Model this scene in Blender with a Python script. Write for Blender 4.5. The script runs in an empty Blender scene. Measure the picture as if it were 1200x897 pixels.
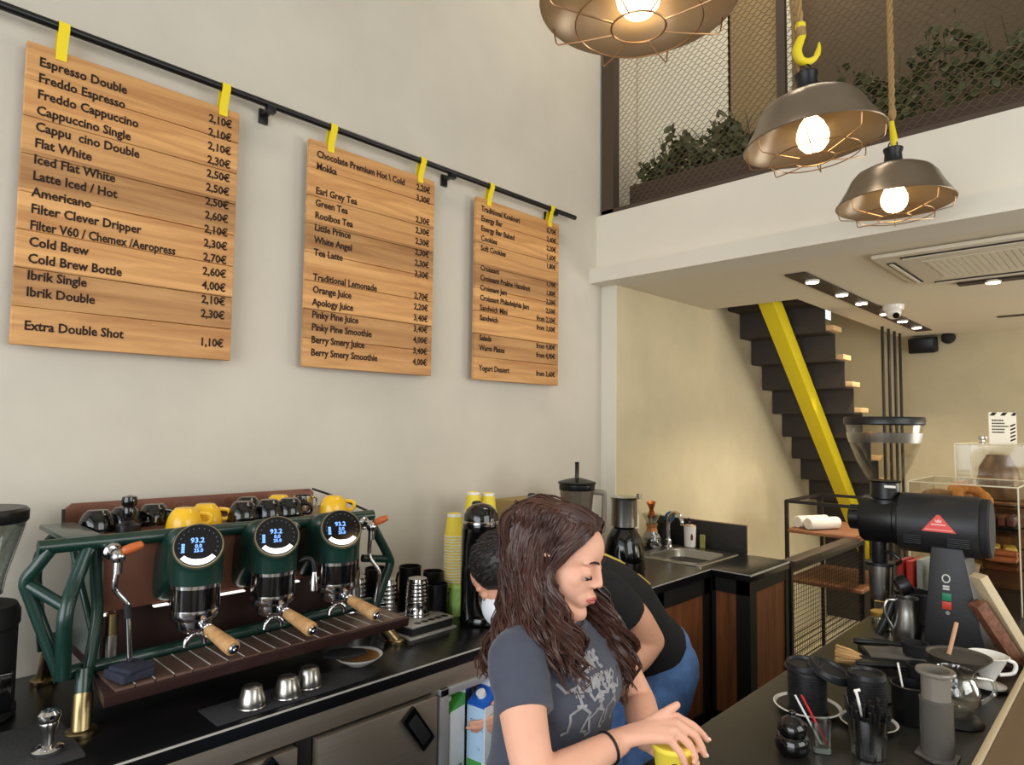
import bpy, bmesh, math, random
import numpy as np
from math import sin, cos, pi, radians, sqrt
from mathutils import Vector, Matrix, Quaternion
from mathutils.bvhtree import BVHTree

S = bpy.context.scene
COL = S.collection
rnd = random.Random(7)

# ------------------------------------------------------------------ camera
cd = bpy.data.cameras.new('camera')
cam = bpy.data.objects.new('camera', cd)
COL.objects.link(cam)
S.camera = cam
yaw, pitch, roll = 0.770040, 0.0619295, 0.0118723
fw = Vector((-sin(yaw) * cos(pitch), cos(yaw) * cos(pitch), sin(pitch)))
r0 = Vector((cos(yaw), sin(yaw), 0))
u0 = r0.cross(fw)
rr = cos(roll) * r0 + sin(roll) * u0
uu = -sin(roll) * r0 + cos(roll) * u0
cam.matrix_world = Matrix(((rr.x, uu.x, -fw.x, 2.25), (rr.y, uu.y, -fw.y, 0.0), (rr.z, uu.z, -fw.z, 1.61), (0, 0, 0, 1)))
cd.sensor_width = 36
cd.lens = 772.22 / 1200 * 36
cd.clip_start = 0.05

# ------------------------------------------------------------------ light and exposure
S.view_settings.view_transform = 'Standard'
S.view_settings.look = 'None'
S.view_settings.exposure = 0.60
S.view_settings.gamma = 1
S.view_settings.use_curve_mapping = False
w = bpy.data.worlds.new('daylight')
S.world = w
w.use_nodes = True
w.node_tree.nodes['Background'].inputs[0].default_value = (0.80, 0.90, 1.0, 1)
w.node_tree.nodes['Background'].inputs[1].default_value = 1.0


def area(name, loc, aim, sx, sy, power, color):
    l = bpy.data.lights.new(name, 'AREA')
    l.shape = 'RECTANGLE'
    l.size, l.size_y, l.energy, l.color = sx, sy, power, color
    o = bpy.data.objects.new(name, l)
    COL.objects.link(o)
    o.location = loc
    o.rotation_euler = (Vector(aim) - Vector(loc)).to_track_quat('-Z', 'Y').to_euler()
    return o


area('shop_window_daylight', (2.2, -2.48, 1.75), (1.7, 2.0, 0.9), 3.6, 2.4, 70, (0.97, 0.98, 1.0))
area('side_window_daylight', (4.5, 1.3, 2.3), (0.6, 1.5, 1.2), 2.4, 1.8, 27, (1.0, 0.95, 0.86))
area('rear_fill_light', (4.48, 4.9, 1.35), (1.2, 4.7, 1.7), 2.4, 1.4, 42, (1.0, 0.93, 0.82))  # fill light added to brighten the rear wall and low ceiling
area('mezzanine_fill_light', (1.2, 3.36, 4.62), (0.9, 3.44, 2.8), 2.4, 0.25, 20, (1.0, 0.88, 0.7))  # added fill that brightens the blinds behind the metal screen
#area('mezzanine_window_daylight', (1.0, 6.2, 3.7), (1.0, 3.0, 3.4), 2.6, 1.2, 12, (1.0, 0.97, 0.93))


# ------------------------------------------------------------------ helpers
def lin(c):
    return tuple(((v / 255) / 12.92 if v / 255 <= 0.04045 else ((v / 255 + 0.055) / 1.055) ** 2.4) for v in c)


def mat(name, rgb, rough=0.5, metal=0.0, spec=0.5, noise=0.0, nscale=8.0, bump=0.0, bscale=60.0, trans=0.0, ior=1.45,
        emit=None, estr=0.0, coat=0.0, sheen=0.0, stretch=None, sss=0.0):
    m = bpy.data.materials.new(name)
    m.use_nodes = True
    nt = m.node_tree
    b = nt.nodes['Principled BSDF']
    c = lin(rgb)
    b.inputs['Base Color'].default_value = (*c, 1)
    b.inputs['Roughness'].default_value = rough
    b.inputs['Metallic'].default_value = metal
    b.inputs['Specular IOR Level'].default_value = spec
    b.inputs['IOR'].default_value = ior
    b.inputs['Transmission Weight'].default_value = trans
    b.inputs['Coat Weight'].default_value = coat
    b.inputs['Sheen Weight'].default_value = sheen
    if sss:
        b.inputs['Subsurface Weight'].default_value = sss
        b.inputs['Subsurface Radius'].default_value = (0.012, 0.005, 0.003)
        b.inputs['Subsurface Scale'].default_value = 1.0
    if emit:
        b.inputs['Emission Color'].default_value = (*lin(emit), 1)
        b.inputs['Emission Strength'].default_value = estr
    if noise or bump:
        tc = nt.nodes.new('ShaderNodeTexCoord')
        mp = nt.nodes.new('ShaderNodeMapping')
        if stretch:
            mp.inputs['Scale'].default_value = stretch
        nt.links.new(tc.outputs['Object'], mp.inputs['Vector'])
    if noise:
        n = nt.nodes.new('ShaderNodeTexNoise')
        n.inputs['Scale'].default_value = nscale
        n.inputs['Detail'].default_value = 6
        n.inputs['Roughness'].default_value = 0.6
        nt.links.new(mp.outputs[0], n.inputs['Vector'])
        rp = nt.nodes.new('ShaderNodeValToRGB')
        rp.color_ramp.elements[0].position = 0.3
        rp.color_ramp.elements[1].position = 0.7
        rp.color_ramp.elements[0].color = (*[max(0, v * (1 - noise)) for v in c], 1)
        rp.color_ramp.elements[1].color = (*[min(1, v * (1 + noise)) for v in c], 1)
        nt.links.new(n.outputs['Fac'], rp.inputs['Fac'])
        nt.links.new(rp.outputs['Color'], b.inputs['Base Color'])
    if bump:
        n2 = nt.nodes.new('ShaderNodeTexNoise')
        n2.inputs['Scale'].default_value = bscale
        n2.inputs['Detail'].default_value = 5
        nt.links.new(mp.outputs[0], n2.inputs['Vector'])
        bp = nt.nodes.new('ShaderNodeBump')
        bp.inputs['Strength'].default_value = bump
        bp.inputs['Distance'].default_value = 0.004
        nt.links.new(n2.outputs['Fac'], bp.inputs['Height'])
        nt.links.new(bp.outputs['Normal'], b.inputs['Normal'])
    return m


def wood(name, light, dark, scale=(1, 1, 1), plank=None, plank_axis='Z', rough=0.55, knots=0.0, gain=9.0):
    """grain runs along the axis with the small scale value; plank = board width across plank_axis"""
    m = bpy.data.materials.new(name)
    m.use_nodes = True
    nt = m.node_tree
    N, L = nt.nodes, nt.links
    b = N['Principled BSDF']
    b.inputs['Roughness'].default_value = rough
    tc = N.new('ShaderNodeTexCoord')
    mp = N.new('ShaderNodeMapping')
    mp.inputs['Scale'].default_value = scale
    L.new(tc.outputs['Object'], mp.inputs['Vector'])
    vec = mp.outputs[0]
    rfac = None
    if plank:
        sp = N.new('ShaderNodeSeparateXYZ')
        L.new(tc.outputs['Object'], sp.inputs[0])
        dv = N.new('ShaderNodeMath'); dv.operation = 'DIVIDE'; dv.inputs[1].default_value = plank
        L.new(sp.outputs[plank_axis], dv.inputs[0])
        fl = N.new('ShaderNodeMath'); fl.operation = 'FLOOR'
        L.new(dv.outputs[0], fl.inputs[0])
        wn = N.new('ShaderNodeTexWhiteNoise'); wn.noise_dimensions = '1D'
        L.new(fl.outputs[0], wn.inputs['W'])
        rfac = wn.outputs['Value']
        ad = N.new('ShaderNodeVectorMath'); ad.operation = 'ADD'
        sc = N.new('ShaderNodeVectorMath'); sc.operation = 'SCALE'
        sc.inputs['Scale'].default_value = 13.0
        L.new(wn.outputs['Color'], sc.inputs[0])
        L.new(vec, ad.inputs[0]); L.new(sc.outputs[0], ad.inputs[1])
        vec = ad.outputs[0]
    n = N.new('ShaderNodeTexNoise')
    n.inputs['Scale'].default_value = gain
    n.inputs['Detail'].default_value = 8
    n.inputs['Roughness'].default_value = 0.62
    n.inputs['Distortion'].default_value = 0.6
    L.new(vec, n.inputs['Vector'])
    rp = N.new('ShaderNodeValToRGB')
    rp.color_ramp.elements[0].position = 0.34
    rp.color_ramp.elements[1].position = 0.68
    rp.color_ramp.elements[0].color = (*lin(dark), 1)
    rp.color_ramp.elements[1].color = (*lin(light), 1)
    L.new(n.outputs['Fac'], rp.inputs['Fac'])
    colr = rp.outputs['Color']
    if rfac is not None:
        hs = N.new('ShaderNodeHueSaturation')
        mr = N.new('ShaderNodeMapRange')
        mr.inputs['To Min'].default_value = 0.78; mr.inputs['To Max'].default_value = 1.18
        L.new(rfac, mr.inputs['Value']); L.new(mr.outputs[0], hs.inputs['Value'])
        L.new(colr, hs.inputs['Color'])
        colr = hs.outputs['Color']
    if knots:
        v = N.new('ShaderNodeTexVoronoi'); v.inputs['Scale'].default_value = knots
        mp2 = N.new('ShaderNodeMapping'); mp2.inputs['Scale'].default_value = (1, 0.6, 1.4)
        L.new(tc.outputs['Object'], mp2.inputs['Vector'])
        L.new(mp2.outputs[0], v.inputs['Vector'])
        kr = N.new('ShaderNodeValToRGB')
        kr.color_ramp.elements[0].position = 0.05; kr.color_ramp.elements[0].color = (*lin((74, 48, 26)), 1)
        kr.color_ramp.elements[1].position = 0.13; kr.color_ramp.elements[1].color = (1, 1, 1, 1)
        L.new(v.outputs['Distance'], kr.inputs['Fac'])
        mx = N.new('ShaderNodeMixRGB'); mx.blend_type = 'MULTIPLY'; mx.inputs['Fac'].default_value = 0.75
        L.new(colr, mx.inputs['Color1']); L.new(kr.outputs['Color'], mx.inputs['Color2'])
        colr = mx.outputs['Color']
    L.new(colr, b.inputs['Base Color'])
    bp = N.new('ShaderNodeBump'); bp.inputs['Strength'].default_value = 0.25; bp.inputs['Distance'].default_value = 0.002
    L.new(n.outputs['Fac'], bp.inputs['Height']); L.new(bp.outputs['Normal'], b.inputs['Normal'])
    return m


def glass(name, tint=(245, 245, 240), alpha=0.16, rough=0.05):
    """thin clear plastic or glass: mostly see-through with a glossy surface"""
    m = bpy.data.materials.new(name)
    m.use_nodes = True
    nt = m.node_tree
    N, L = nt.nodes, nt.links
    for n in list(N):
        N.remove(n)
    out = N.new('ShaderNodeOutputMaterial')
    tr = N.new('ShaderNodeBsdfTransparent'); tr.inputs[0].default_value = (*lin(tint), 1)
    gl = N.new('ShaderNodeBsdfGlossy'); gl.inputs['Roughness'].default_value = rough
    lw = N.new('ShaderNodeLayerWeight'); lw.inputs['Blend'].default_value = 0.35
    mr = N.new('ShaderNodeMapRange')
    mr.inputs['To Min'].default_value = alpha * 0.5; mr.inputs['To Max'].default_value = min(1, alpha * 4)
    L.new(lw.outputs['Facing'], mr.inputs['Value'])
    mx = N.new('ShaderNodeMixShader')
    L.new(mr.outputs[0], mx.inputs[0]); L.new(tr.outputs[0], mx.inputs[1]); L.new(gl.outputs[0], mx.inputs[2])
    L.new(mx.outputs[0], out.inputs[0])
    return m


V = Vector


def frame(d):
    d = V(d).normalized()
    a = V((0, 0, 1)) if abs(d.z) < 0.9 else V((1, 0, 0))
    x = a.cross(d).normalized()
    return x, d.cross(x).normalized(), d


class G:
    def __init__(self):
        self.bm = bmesh.new()

    def loft(self, rings, closed=False, caps=True):
        bm = self.bm
        R = [[bm.verts.new(p) for p in ring] for ring in rings]
        n = len(R[0])
        m = len(R)
        for i in range(m if closed else m - 1):
            A, B = R[i], R[(i + 1) % m]
            for j in range(n):
                k = (j + 1) % n
                try:
                    bm.faces.new((A[j], A[k], B[k], B[j]))
                except ValueError:
                    pass
        if caps and not closed:
            bm.faces.new(R[0][::-1]); bm.faces.new(R[-1])
        return self

    def box(self, c, s, rz=0.0, rot=None):
        M = Matrix.Translation(c) @ (rot if rot is not None else Matrix.Rotation(rz, 4, 'Z'))
        h = V(s) / 2
        P = [[M @ V((x * h.x, y * h.y, z * h.z)) for x, y in ((-1, -1), (1, -1), (1, 1), (-1, 1))] for z in (-1, 1)]
        return self.loft(P)

    def bb(self, a, b):
        a, b = V(a), V(b)
        return self.box((a + b) / 2, [abs(v) for v in (b - a)])

    def tube(self, pts, r, n=10, closed=False, caps=True, flat=None):
        pts = [V(p) for p in pts]
        m = len(pts)
        rs = r if isinstance(r, (list, tuple)) else [r] * m
        T = []
        for i in range(m):
            if closed:
                t = pts[(i + 1) % m] - pts[i - 1]
            else:
                t = pts[min(i + 1, m - 1)] - pts[max(i - 1, 0)]
            T.append(t.normalized())
        x, y, _ = frame(T[0])
        rings = []
        for i in range(m):
            x = (x - T[i] * x.dot(T[i])).normalized()
            y = T[i].cross(x)
            k = flat if flat else 1.0
            rings.append([pts[i] + rs[i] * (cos(2 * pi * j / n) * x + k * sin(2 * pi * j / n) * y) for j in range(n)])
        return self.loft(rings, closed, caps)

    def cyl(self, a, b, r, r2=None, n=20):
        return self.tube([a, b], [r, r if r2 is None else r2], n)

    def lathe(self, prof, c=(0, 0, 0), axis=(0, 0, 1), n=28, caps=True, closed=False):
        x, y, d = frame(axis) if tuple(axis) != (0, 0, 1) else (V((1, 0, 0)), V((0, 1, 0)), V((0, 0, 1)))
        c = V(c)
        rings = [[c + d * z + max(rad, 1e-5) * (cos(2 * pi * j / n) * x + sin(2 * pi * j / n) * y) for j in range(n)] for rad, z in prof]
        return self.loft(rings, closed, caps)

    def prism(self, poly, o, ex, ey, ez, depth):
        """poly in (ex, ey) from o, extruded by depth along ez"""
        o, ex, ey, ez = V(o), V(ex), V(ey), V(ez)
        a = [o + ex * p[0] + ey * p[1] for p in poly]
        return self.loft([a, [p + ez * depth for p in a]])

    def ball(self, c, r, n=16, rot=None):
        rx, ry, rz = (r, r, r) if not isinstance(r, (tuple, list)) else r
        c = V(c)
        rings = []
        for i in range(n // 2 + 1):
            t = pi * i / (n // 2)
            ring = []
            for j in range(n):
                f = 2 * pi * j / n
                p = V((rx * max(sin(t), 1e-4) * cos(f), ry * max(sin(t), 1e-4) * sin(f), -rz * cos(t)))
                if rot is not None:
                    p = rot @ p
                ring.append(c + p)
            rings.append(ring)
        return self.loft(rings)

    def quad(self, pts):
        self.bm.faces.new([self.bm.verts.new(p) for p in pts])
        return self

    def build(self, name, material, parent=None, bevel=0.0, seg=2, world=False, ang=38, smooth=True):
        bm = self.bm
        if world and parent is not None:
            bm.transform(wm(parent).inverted())
        bmesh.ops.recalc_face_normals(bm, faces=bm.faces)
        bm.edges.ensure_lookup_table()
        if bevel:
            ed = [e for e in bm.edges if len(e.link_faces) == 2 and e.calc_face_angle(0) > radians(30)]
            bmesh.ops.bevel(bm, geom=ed, offset=bevel, segments=seg, profile=0.6, affect='EDGES', clamp_overlap=True)
        if smooth:
            for f in bm.faces:
                f.smooth = True
            for e in bm.edges:
                if len(e.link_faces) == 2 and e.calc_face_angle(0) > radians(ang):
                    e.smooth = False
        me = bpy.data.meshes.new(name)
        bm.to_mesh(me)
        bm.free()
        me.materials.append(material)
        o = bpy.data.objects.new(name, me)
        COL.objects.link(o)
        if parent is not None:
            o.parent = parent
        return o


def wm(o):
    m = Matrix.LocRotScale(o.location, o.rotation_euler, o.scale)
    return wm(o.parent) @ m if o.parent else m


def tag(o, label, cat, group=None, kind=None):
    o['label'] = label
    o['category'] = cat
    if group:
        o['group'] = group
    if kind:
        o['kind'] = kind
    return o


def thing(name, label, cat, loc=(0, 0, 0), rz=0.0, group=None):
    o = bpy.data.objects.new(name, None)
    o.empty_display_size = 0.05
    COL.objects.link(o)
    o.location = loc
    o.rotation_euler = (0, 0, rz)
    return tag(o, label, cat, group)


def struct(o, label=None):
    o['kind'] = 'structure'
    if label:
        o['label'] = label
    return o


def dup(root, loc, rz=None, label=None, group=None, scale=None):
    r = root.copy()
    COL.objects.link(r)
    r.location = loc
    if rz is not None:
        r.rotation_euler = (0, 0, rz)
    if scale is not None:
        r.scale = (scale, scale, scale)
    if label:
        r['label'] = label
    if group:
        r['group'] = group
    for ch in list(root.children):
        c = ch.copy(); COL.objects.link(c); c.parent = r
        for g in list(ch.children):
            d = g.copy(); COL.objects.link(d); d.parent = c
    return r


def text_mesh(g, s, o, ex, ey, size, depth=0.0015, align='LEFT', sx=1.0, bold=0.0):
    """flat raised lettering added to G: text runs along ex, up along ey"""
    cu = bpy.data.curves.new('t', 'FONT')
    cu.body = s
    cu.size = size
    cu.align_x = align
    cu.offset = bold
    cu.extrude = depth / 2
    cu.resolution_u = 2
    ob = bpy.data.objects.new('t', cu)
    me = bpy.data.meshes.new_from_object(ob)
    ex, ey = V(ex).normalized(), V(ey).normalized()
    ez = ex.cross(ey)
    M = Matrix(((ex.x * sx, ey.x, ez.x, o[0]), (ex.y * sx, ey.y, ez.y, o[1]), (ex.z * sx, ey.z, ez.z, o[2]), (0, 0, 0, 1)))
    me.transform(M)
    g.bm.from_mesh(me)
    bpy.data.objects.remove(ob)
    bpy.data.curves.remove(cu)
    bpy.data.meshes.remove(me)


def arc(c, ex, ey, r, a0, a1, n=12):
    c, ex, ey = V(c), V(ex), V(ey)
    return [c + r * (cos(a0 + (a1 - a0) * i / n) * ex + sin(a0 + (a1 - a0) * i / n) * ey) for i in range(n + 1)]


def smooth_path(pts, k=6):
    """Catmull-Rom through points"""
    P = [V(p) for p in pts]
    P = [P[0] * 2 - P[1]] + P + [P[-1] * 2 - P[-2]]
    out = []
    for i in range(1, len(P) - 2):
        for j in range(k):
            t = j / k
            a, b, c, d = P[i - 1], P[i], P[i + 1], P[i + 2]
            out.append(0.5 * ((2 * b) + (c - a) * t + (2 * a - 5 * b + 4 * c - d) * t * t + (3 * b - a - 3 * c + d) * t ** 3))
    out.append(P[-2])
    return out


X, Y, Z = V((1, 0, 0)), V((0, 1, 0)), V((0, 0, 1))
CT = 0.90       # top of the worktops
FL = -0.08      # floor

# ------------------------------------------------------------------ materials
M_plaster = mat('plaster', (203, 196, 182), 0.85, noise=0.07, nscale=1.6, bump=0.25, bscale=14)
M_plaster_rear = mat('plaster_rear', (200, 187, 154), 0.85, noise=0.09, nscale=2.2, bump=0.2, bscale=20)
M_white = mat('white_paint', (222, 215, 200), 0.8, noise=0.02, nscale=3)
M_ceil = mat('ceiling_paint', (222, 212, 190), 0.85, noise=0.02, nscale=2)
M_brown_wall = mat('mezzanine_paint', (142, 124, 98), 0.9, noise=0.08, nscale=2)
M_floor = mat('dark_floor', (52, 49, 46), 0.6, noise=0.2, nscale=6)
M_black = mat('black_plastic', (18, 18, 19), 0.35)
M_blackgloss = mat('black_gloss', (10, 10, 11), 0.12, coat=0.5)
M_blackmatte = mat('black_matte', (26, 26, 27), 0.7)
M_counter = mat('black_counter', (17, 17, 19), 0.28, noise=0.25, nscale=220)
M_steel = mat('brushed_steel', (170, 158, 142), 0.42, 0.75, noise=0.06, nscale=30, stretch=(1, 0.05, 8))
M_chrome = mat('chrome', (205, 205, 206), 0.12, 1.0)
M_satin = mat('satin_steel', (176, 174, 168), 0.28, 1.0)
M_brass = mat('brass', (156, 138, 100), 0.32, 1.0)
M_green = mat('racing_green', (18, 50, 42), 0.32, coat=0.3)
M_copper = mat('brown_metallic', (124, 82, 66), 0.35, 0.4, bump=0.1, bscale=150)
M_darkbrown = mat('dark_brown_metal', (58, 38, 35), 0.4, 0.3)
M_yellow = mat('yellow_paint', (226, 203, 28), 0.5)
M_yellow_strap = mat('yellow_strap', (240, 214, 30), 0.6)
M_yellow_cup = mat('yellow_glaze', (240, 190, 40), 0.25, coat=0.3)
M_paper_yellow = mat('yellow_paper', (238, 214, 70), 0.6)
M_white_gloss = mat('white_ceramic', (236, 233, 226), 0.2, coat=0.3)
M_board = wood('cedar_board', (216, 164, 102), (172, 118, 66), (6, 0.55, 9), plank=0.1085, knots=3.6, gain=3.2)
M_handle = wood('pale_wood', (206, 164, 112), (168, 122, 74), (8, 2, 8), gain=5)
M_panel = wood('oiled_panel', (158, 98, 56), (112, 66, 36), (7, 7, 0.5), gain=3.5)
M_shelf = wood('shelf_wood', (150, 100, 62), (110, 70, 42), (1, 6, 6), gain=4)
M_ink = mat('burnt_lettering', (44, 28, 18), 0.9)
M_iron = mat('dark_iron', (44, 40, 37), 0.5, 0.4)
M_bronze = mat('bronze_shade', (122, 108, 90), 0.3, 0.5)
M_wire = mat('copper_wire', (176, 140, 104), 0.3, 1.0)
M_rope = mat('jute_rope', (156, 126, 80), 0.95, noise=0.25, nscale=160)
M_bulb = mat('bulb_glow', (255, 240, 210), 0.3, emit=(255, 214, 150), estr=10)
M_spot = mat('spot_glow', (255, 250, 240), 0.3, emit=(255, 244, 226), estr=16)
M_glass = glass('clear_glass', (236, 238, 234), 0.26)
M_acrylic = glass('clear_acrylic', (251, 250, 246), 0.07)
M_smoke = glass('smoked_plastic', (150, 144, 132), 0.14)
M_stair = mat('stair_steel', (60, 52, 46), 0.6, noise=0.08, nscale=4)

# ------------------------------------------------------------------ room shell
HT = 4.7
struct(G().bb((-0.1, -2.6, FL), (0, 3.06, HT)).build('wall_left', M_plaster))
struct(G().bb((-0.1, 3.06, FL), (0.1, 6.65, 2.62)).build('wall_left_rear', M_plaster_rear))
struct(G().bb((-0.1, 3.06, 2.62), (0.0, 6.65, HT)).build('wall_left_mezzanine', M_white))
struct(G().bb((0.0, 3.052, FL), (0.1, 3.06, 2.40)).build('step_face_lit', M_white))  # step face towards the window; its brighter light put into whiter paint
struct(G().bb((0.1, 6.55, FL), (4.6, 6.65, HT)).build('wall_back', M_plaster_rear))
struct(G().bb((4.5, 2.6, FL), (4.6, 3.6, HT)).bb((4.5, 6.2, FL), (4.6, 6.55, HT)).bb((4.5, 3.6, FL), (4.6, 6.2, 0.6)).bb((4.5, 3.6, 2.1), (4.6, 6.2, HT)).bb((4.5, -2.6, FL), (4.6, 0.0, HT)).bb((4.5, 0, FL), (4.6, 2.6, 1.3)).bb((4.5, 0, 3.9), (4.6, 2.6, HT)).build('wall_right', M_plaster))
struct(G().bb((0, -2.6, FL), (0.3, -2.5, HT)).bb((4.1, -2.6, FL), (4.5, -2.5, HT)).bb((0.3, -2.6, FL), (4.1, -2.5, 0.45)).bb((0.3, -2.6, 4.1), (4.1, -2.5, HT)).build('wall_front', M_plaster))
struct(G().bb((-0.1, -2.6, HT), (4.6, 6.65, HT + 0.1)).build('ceiling_upper', M_white))
fl = G().bb((-0.1, -2.6, FL - 0.1), (4.6, 6.65, FL))
struct(fl.build('floor', M_floor))
# pale ribbed boards on the floor at the rear; the light falling there is put into their paleness
m = mat('floor_boards', (196, 182, 146), 0.7)
nt = m.node_tree
tc = nt.nodes.new('ShaderNodeTexCoord'); wv = nt.nodes.new('ShaderNodeTexWave')
wv.bands_direction = 'X'; wv.inputs['Scale'].default_value = 5.2; wv.inputs['Distortion'].default_value = 0.4
rp = nt.nodes.new('ShaderNodeValToRGB')
rp.color_ramp.elements[0].position = 0.08; rp.color_ramp.elements[0].color = (*lin((70, 60, 44)), 1)
rp.color_ramp.elements[1].position = 0.2; rp.color_ramp.elements[1].color = (*lin((232, 222, 190)), 1)
nt.links.new(tc.outputs['Object'], wv.inputs['Vector']); nt.links.new(wv.outputs['Fac'], rp.inputs['Fac'])
nt.links.new(rp.outputs['Color'], nt.nodes['Principled BSDF'].inputs['Base Color'])
struct(G().bb((0.1, 4.9, FL), (1.45, 6.5, FL + 0.012)).build('floor_boards', m))

# front and side windows (behind the camera)
for k, (a, b) in enumerate((((0.3, -2.58, 0.45), (4.1, -2.52, 4.1)),)):
    fr = G()
    for xx in (0.3, 1.55, 2.8, 4.04):
        fr.bb((xx, -2.58, 0.45), (xx + 0.06, -2.52, 4.1))
    for zz in (0.45, 2.75, 4.04):
        fr.bb((0.3, -2.58, zz), (4.1, -2.52, zz + 0.06))
    struct(fr.build('window_1', M_iron))
fr = G()
for yy in (0.0, 1.27, 2.54):
    fr.bb((4.52, yy, 1.3), (4.58, yy + 0.06, 3.9))
for zz in (1.3, 3.84):
    fr.bb((4.52, 0, zz), (4.58, 2.6, zz + 0.06))
struct(fr.build('window_2', M_iron))

fr = G()
for yy in (3.6, 4.87, 6.14):
    fr.bb((4.52, yy, 0.6), (4.58, yy + 0.06, 2.1))
for zz in (0.6, 2.04):
    fr.bb((4.52, 3.6, zz), (4.58, 6.2, zz + 0.06))
struct(fr.build('added_window', M_iron))  # unseen window frame added to go with the rear fill light

# mezzanine slab with the stair opening, fascia and its lower band
struct(G().bb((0.7, 3.15, 2.40), (4.5, 6.55, 2.56)).bb((0.1, 3.15, 2.40), (0.7, 4.13, 2.56)).build('ceiling', M_ceil))
struct(G().bb((0.0, 3.0, 2.44), (4.5, 3.15, 2.80)).build('fascia', M_white))
struct(G().bb((0.0, 2.93, 2.40), (4.5, 3.15, 2.4825)).build('trim_2', M_white))

# mezzanine glazing: dark frame with expanded metal behind it
fr = G()
fr.bb((0.015, 3.03, 2.80), (0.095, 3.09, HT))
fr.bb((0.015, 3.03, 2.80), (4.5, 3.09, 2.835))
fr.bb((1.02, 3.06, 2.83), (1.06, 3.09, HT))
fr.bb((2.7, 3.03, 2.83), (2.76, 3.09, HT))
wnd = struct(fr.build('window_3', mat('window_frame', (76, 62, 50), 0.55, 0.2)))
ms = G()
px, pz = 0.040, 0.021
nx, nz = int(2.62 / px), int(1.75 / pz)
for j in range(nz):
    z0 = 2.835 + j * pz
    pts = []
    for i in range(2 * nx + 1):
        xx = 0.09 + i * px / 2
        s = 1 if (i + j) % 2 else -1
        pts.append(V((xx, 3.105 + 0.003 * s, z0 + s * pz * 0.42)))
    rings = [[p + V((0, -0.0014, 0.0013)), p + V((0, 0.0014, 0.0013)), p + V((0, 0.0014, -0.0013)), p + V((0, -0.0014, -0.0013))] for p in pts]
    ms.loft(rings, caps=True)
ms.build('expanded_metal_screen', mat('screen_metal', (100, 84, 60), 0.6, 0.1), wnd, smooth=False)

# rooms seen through the screen
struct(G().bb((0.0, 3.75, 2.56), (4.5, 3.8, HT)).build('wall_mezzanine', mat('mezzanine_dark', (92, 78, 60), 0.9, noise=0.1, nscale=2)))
M_blind = mat('blind_white', (238, 230, 208), 0.8)
for nm, lab, xa, xb in (('window_blind', 'wide white blind behind the metal screen, in the left corner of the mezzanine', 0.004, 0.60),
                        ('window_blind', 'narrow white blind strip behind the metal screen, right of the tan pillar', 0.885, 0.955)):
    b = thing(nm, lab, 'blind', ((xa + xb) / 2, 3.42, 2.62))
    g = G()
    n = 44
    for i in range(n):
        g.box(((xa + xb) / 2, 3.42, 2.64 + i * 0.046), (xb - xa, 0.012, 0.043), rot=Matrix.Rotation(radians(12), 4, 'X'))
    g.build('slat', M_blind, b, world=True)
    G().bb((xa, 3.39, 4.655), (xb, 3.45, 4.69)).build('headrail', M_blind, b, world=True)
tag(G().bb((0.605, 3.44, 2.56), (0.88, 3.74, HT)).build('pillar', mat('tan_pillar', (150, 128, 92), 0.85, noise=0.05, nscale=5), bevel=0.006), 'tan pillar standing behind the metal screen of the mezzanine', 'pillar', kind='structure')

M_leaf = mat('leaf_green', (70, 74, 40), 0.6, noise=0.3, nscale=40)
M_planter = mat('planter_brown', (70, 54, 42), 0.7)


def planter(lab, x0, x1, h, nleaf, seed):
    r = random.Random(seed)
    t = thing('planter_box', lab, 'planter', ((x0 + x1) / 2, 3.27, 2.80))
    if seed < 20:
        G().bb((x0, 3.17, 2.80), (x1, 3.37, 3.0)).build('box', M_planter, t, bevel=0.006, world=True)
    else:
        G().bb((x0, 3.17, 2.80), (x1, 3.37, 2.95)).build('box', M_planter, t, bevel=0.006, world=True)
    g = G()
    for i in range(nleaf):
        u = r.random()
        cx = x0 + 0.05 + (x1 - x0 - 0.1) * u
        env = h * (0.35 + 0.65 * sin(pi * min(1, max(0, u * 0.8 + 0.15))) * (0.6 + 0.4 * sin(u * 17 + seed)))
        p = V((cx + r.uniform(-.03, .03), 3.27 + r.uniform(-.09, .09), 2.96 + env * r.random() ** 0.7))
        q = Quaternion((r.uniform(-1, 1), r.uniform(-1, 1), r.uniform(-1, 1), r.uniform(-1, 1))).normalized()
        L = r.uniform(0.018, 0.034)
        P = [V((-L, 0, 0)), V((-L * .3, L * .55, L * .12)), V((L * .5, L * .5, 0)), V((L, 0, -L * .15)), V((L * .5, -L * .5, 0)), V((-L * .3, -L * .55, L * .12))]
        g.quad([p + q @ v for v in P])
    for i in range(14):
        cx = x0 + 0.06 + (x1 - x0 - 0.12) * (i + .5) / 14
        g.tube([(cx, 3.27, 2.93), (cx + r.uniform(-.02, .02), 3.27 + r.uniform(-.04, .04), 3.0 + h * .4), (cx + r.uniform(-.05, .05), 3.27 + r.uniform(-.07, .07), 2.98 + h * .8)], [.004, .003, .002], 5)
    g.build('foliage', M_leaf, t, world=True, smooth=False)


planter('bushy green plants in a long brown planter behind the metal screen, before the white blind', 0.11, 1.0, 0.34, 900, 3)
planter('loose green plants in a brown planter behind the metal screen, behind the pendant lamps', 1.1, 2.3, 0.42, 700, 25)

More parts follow.
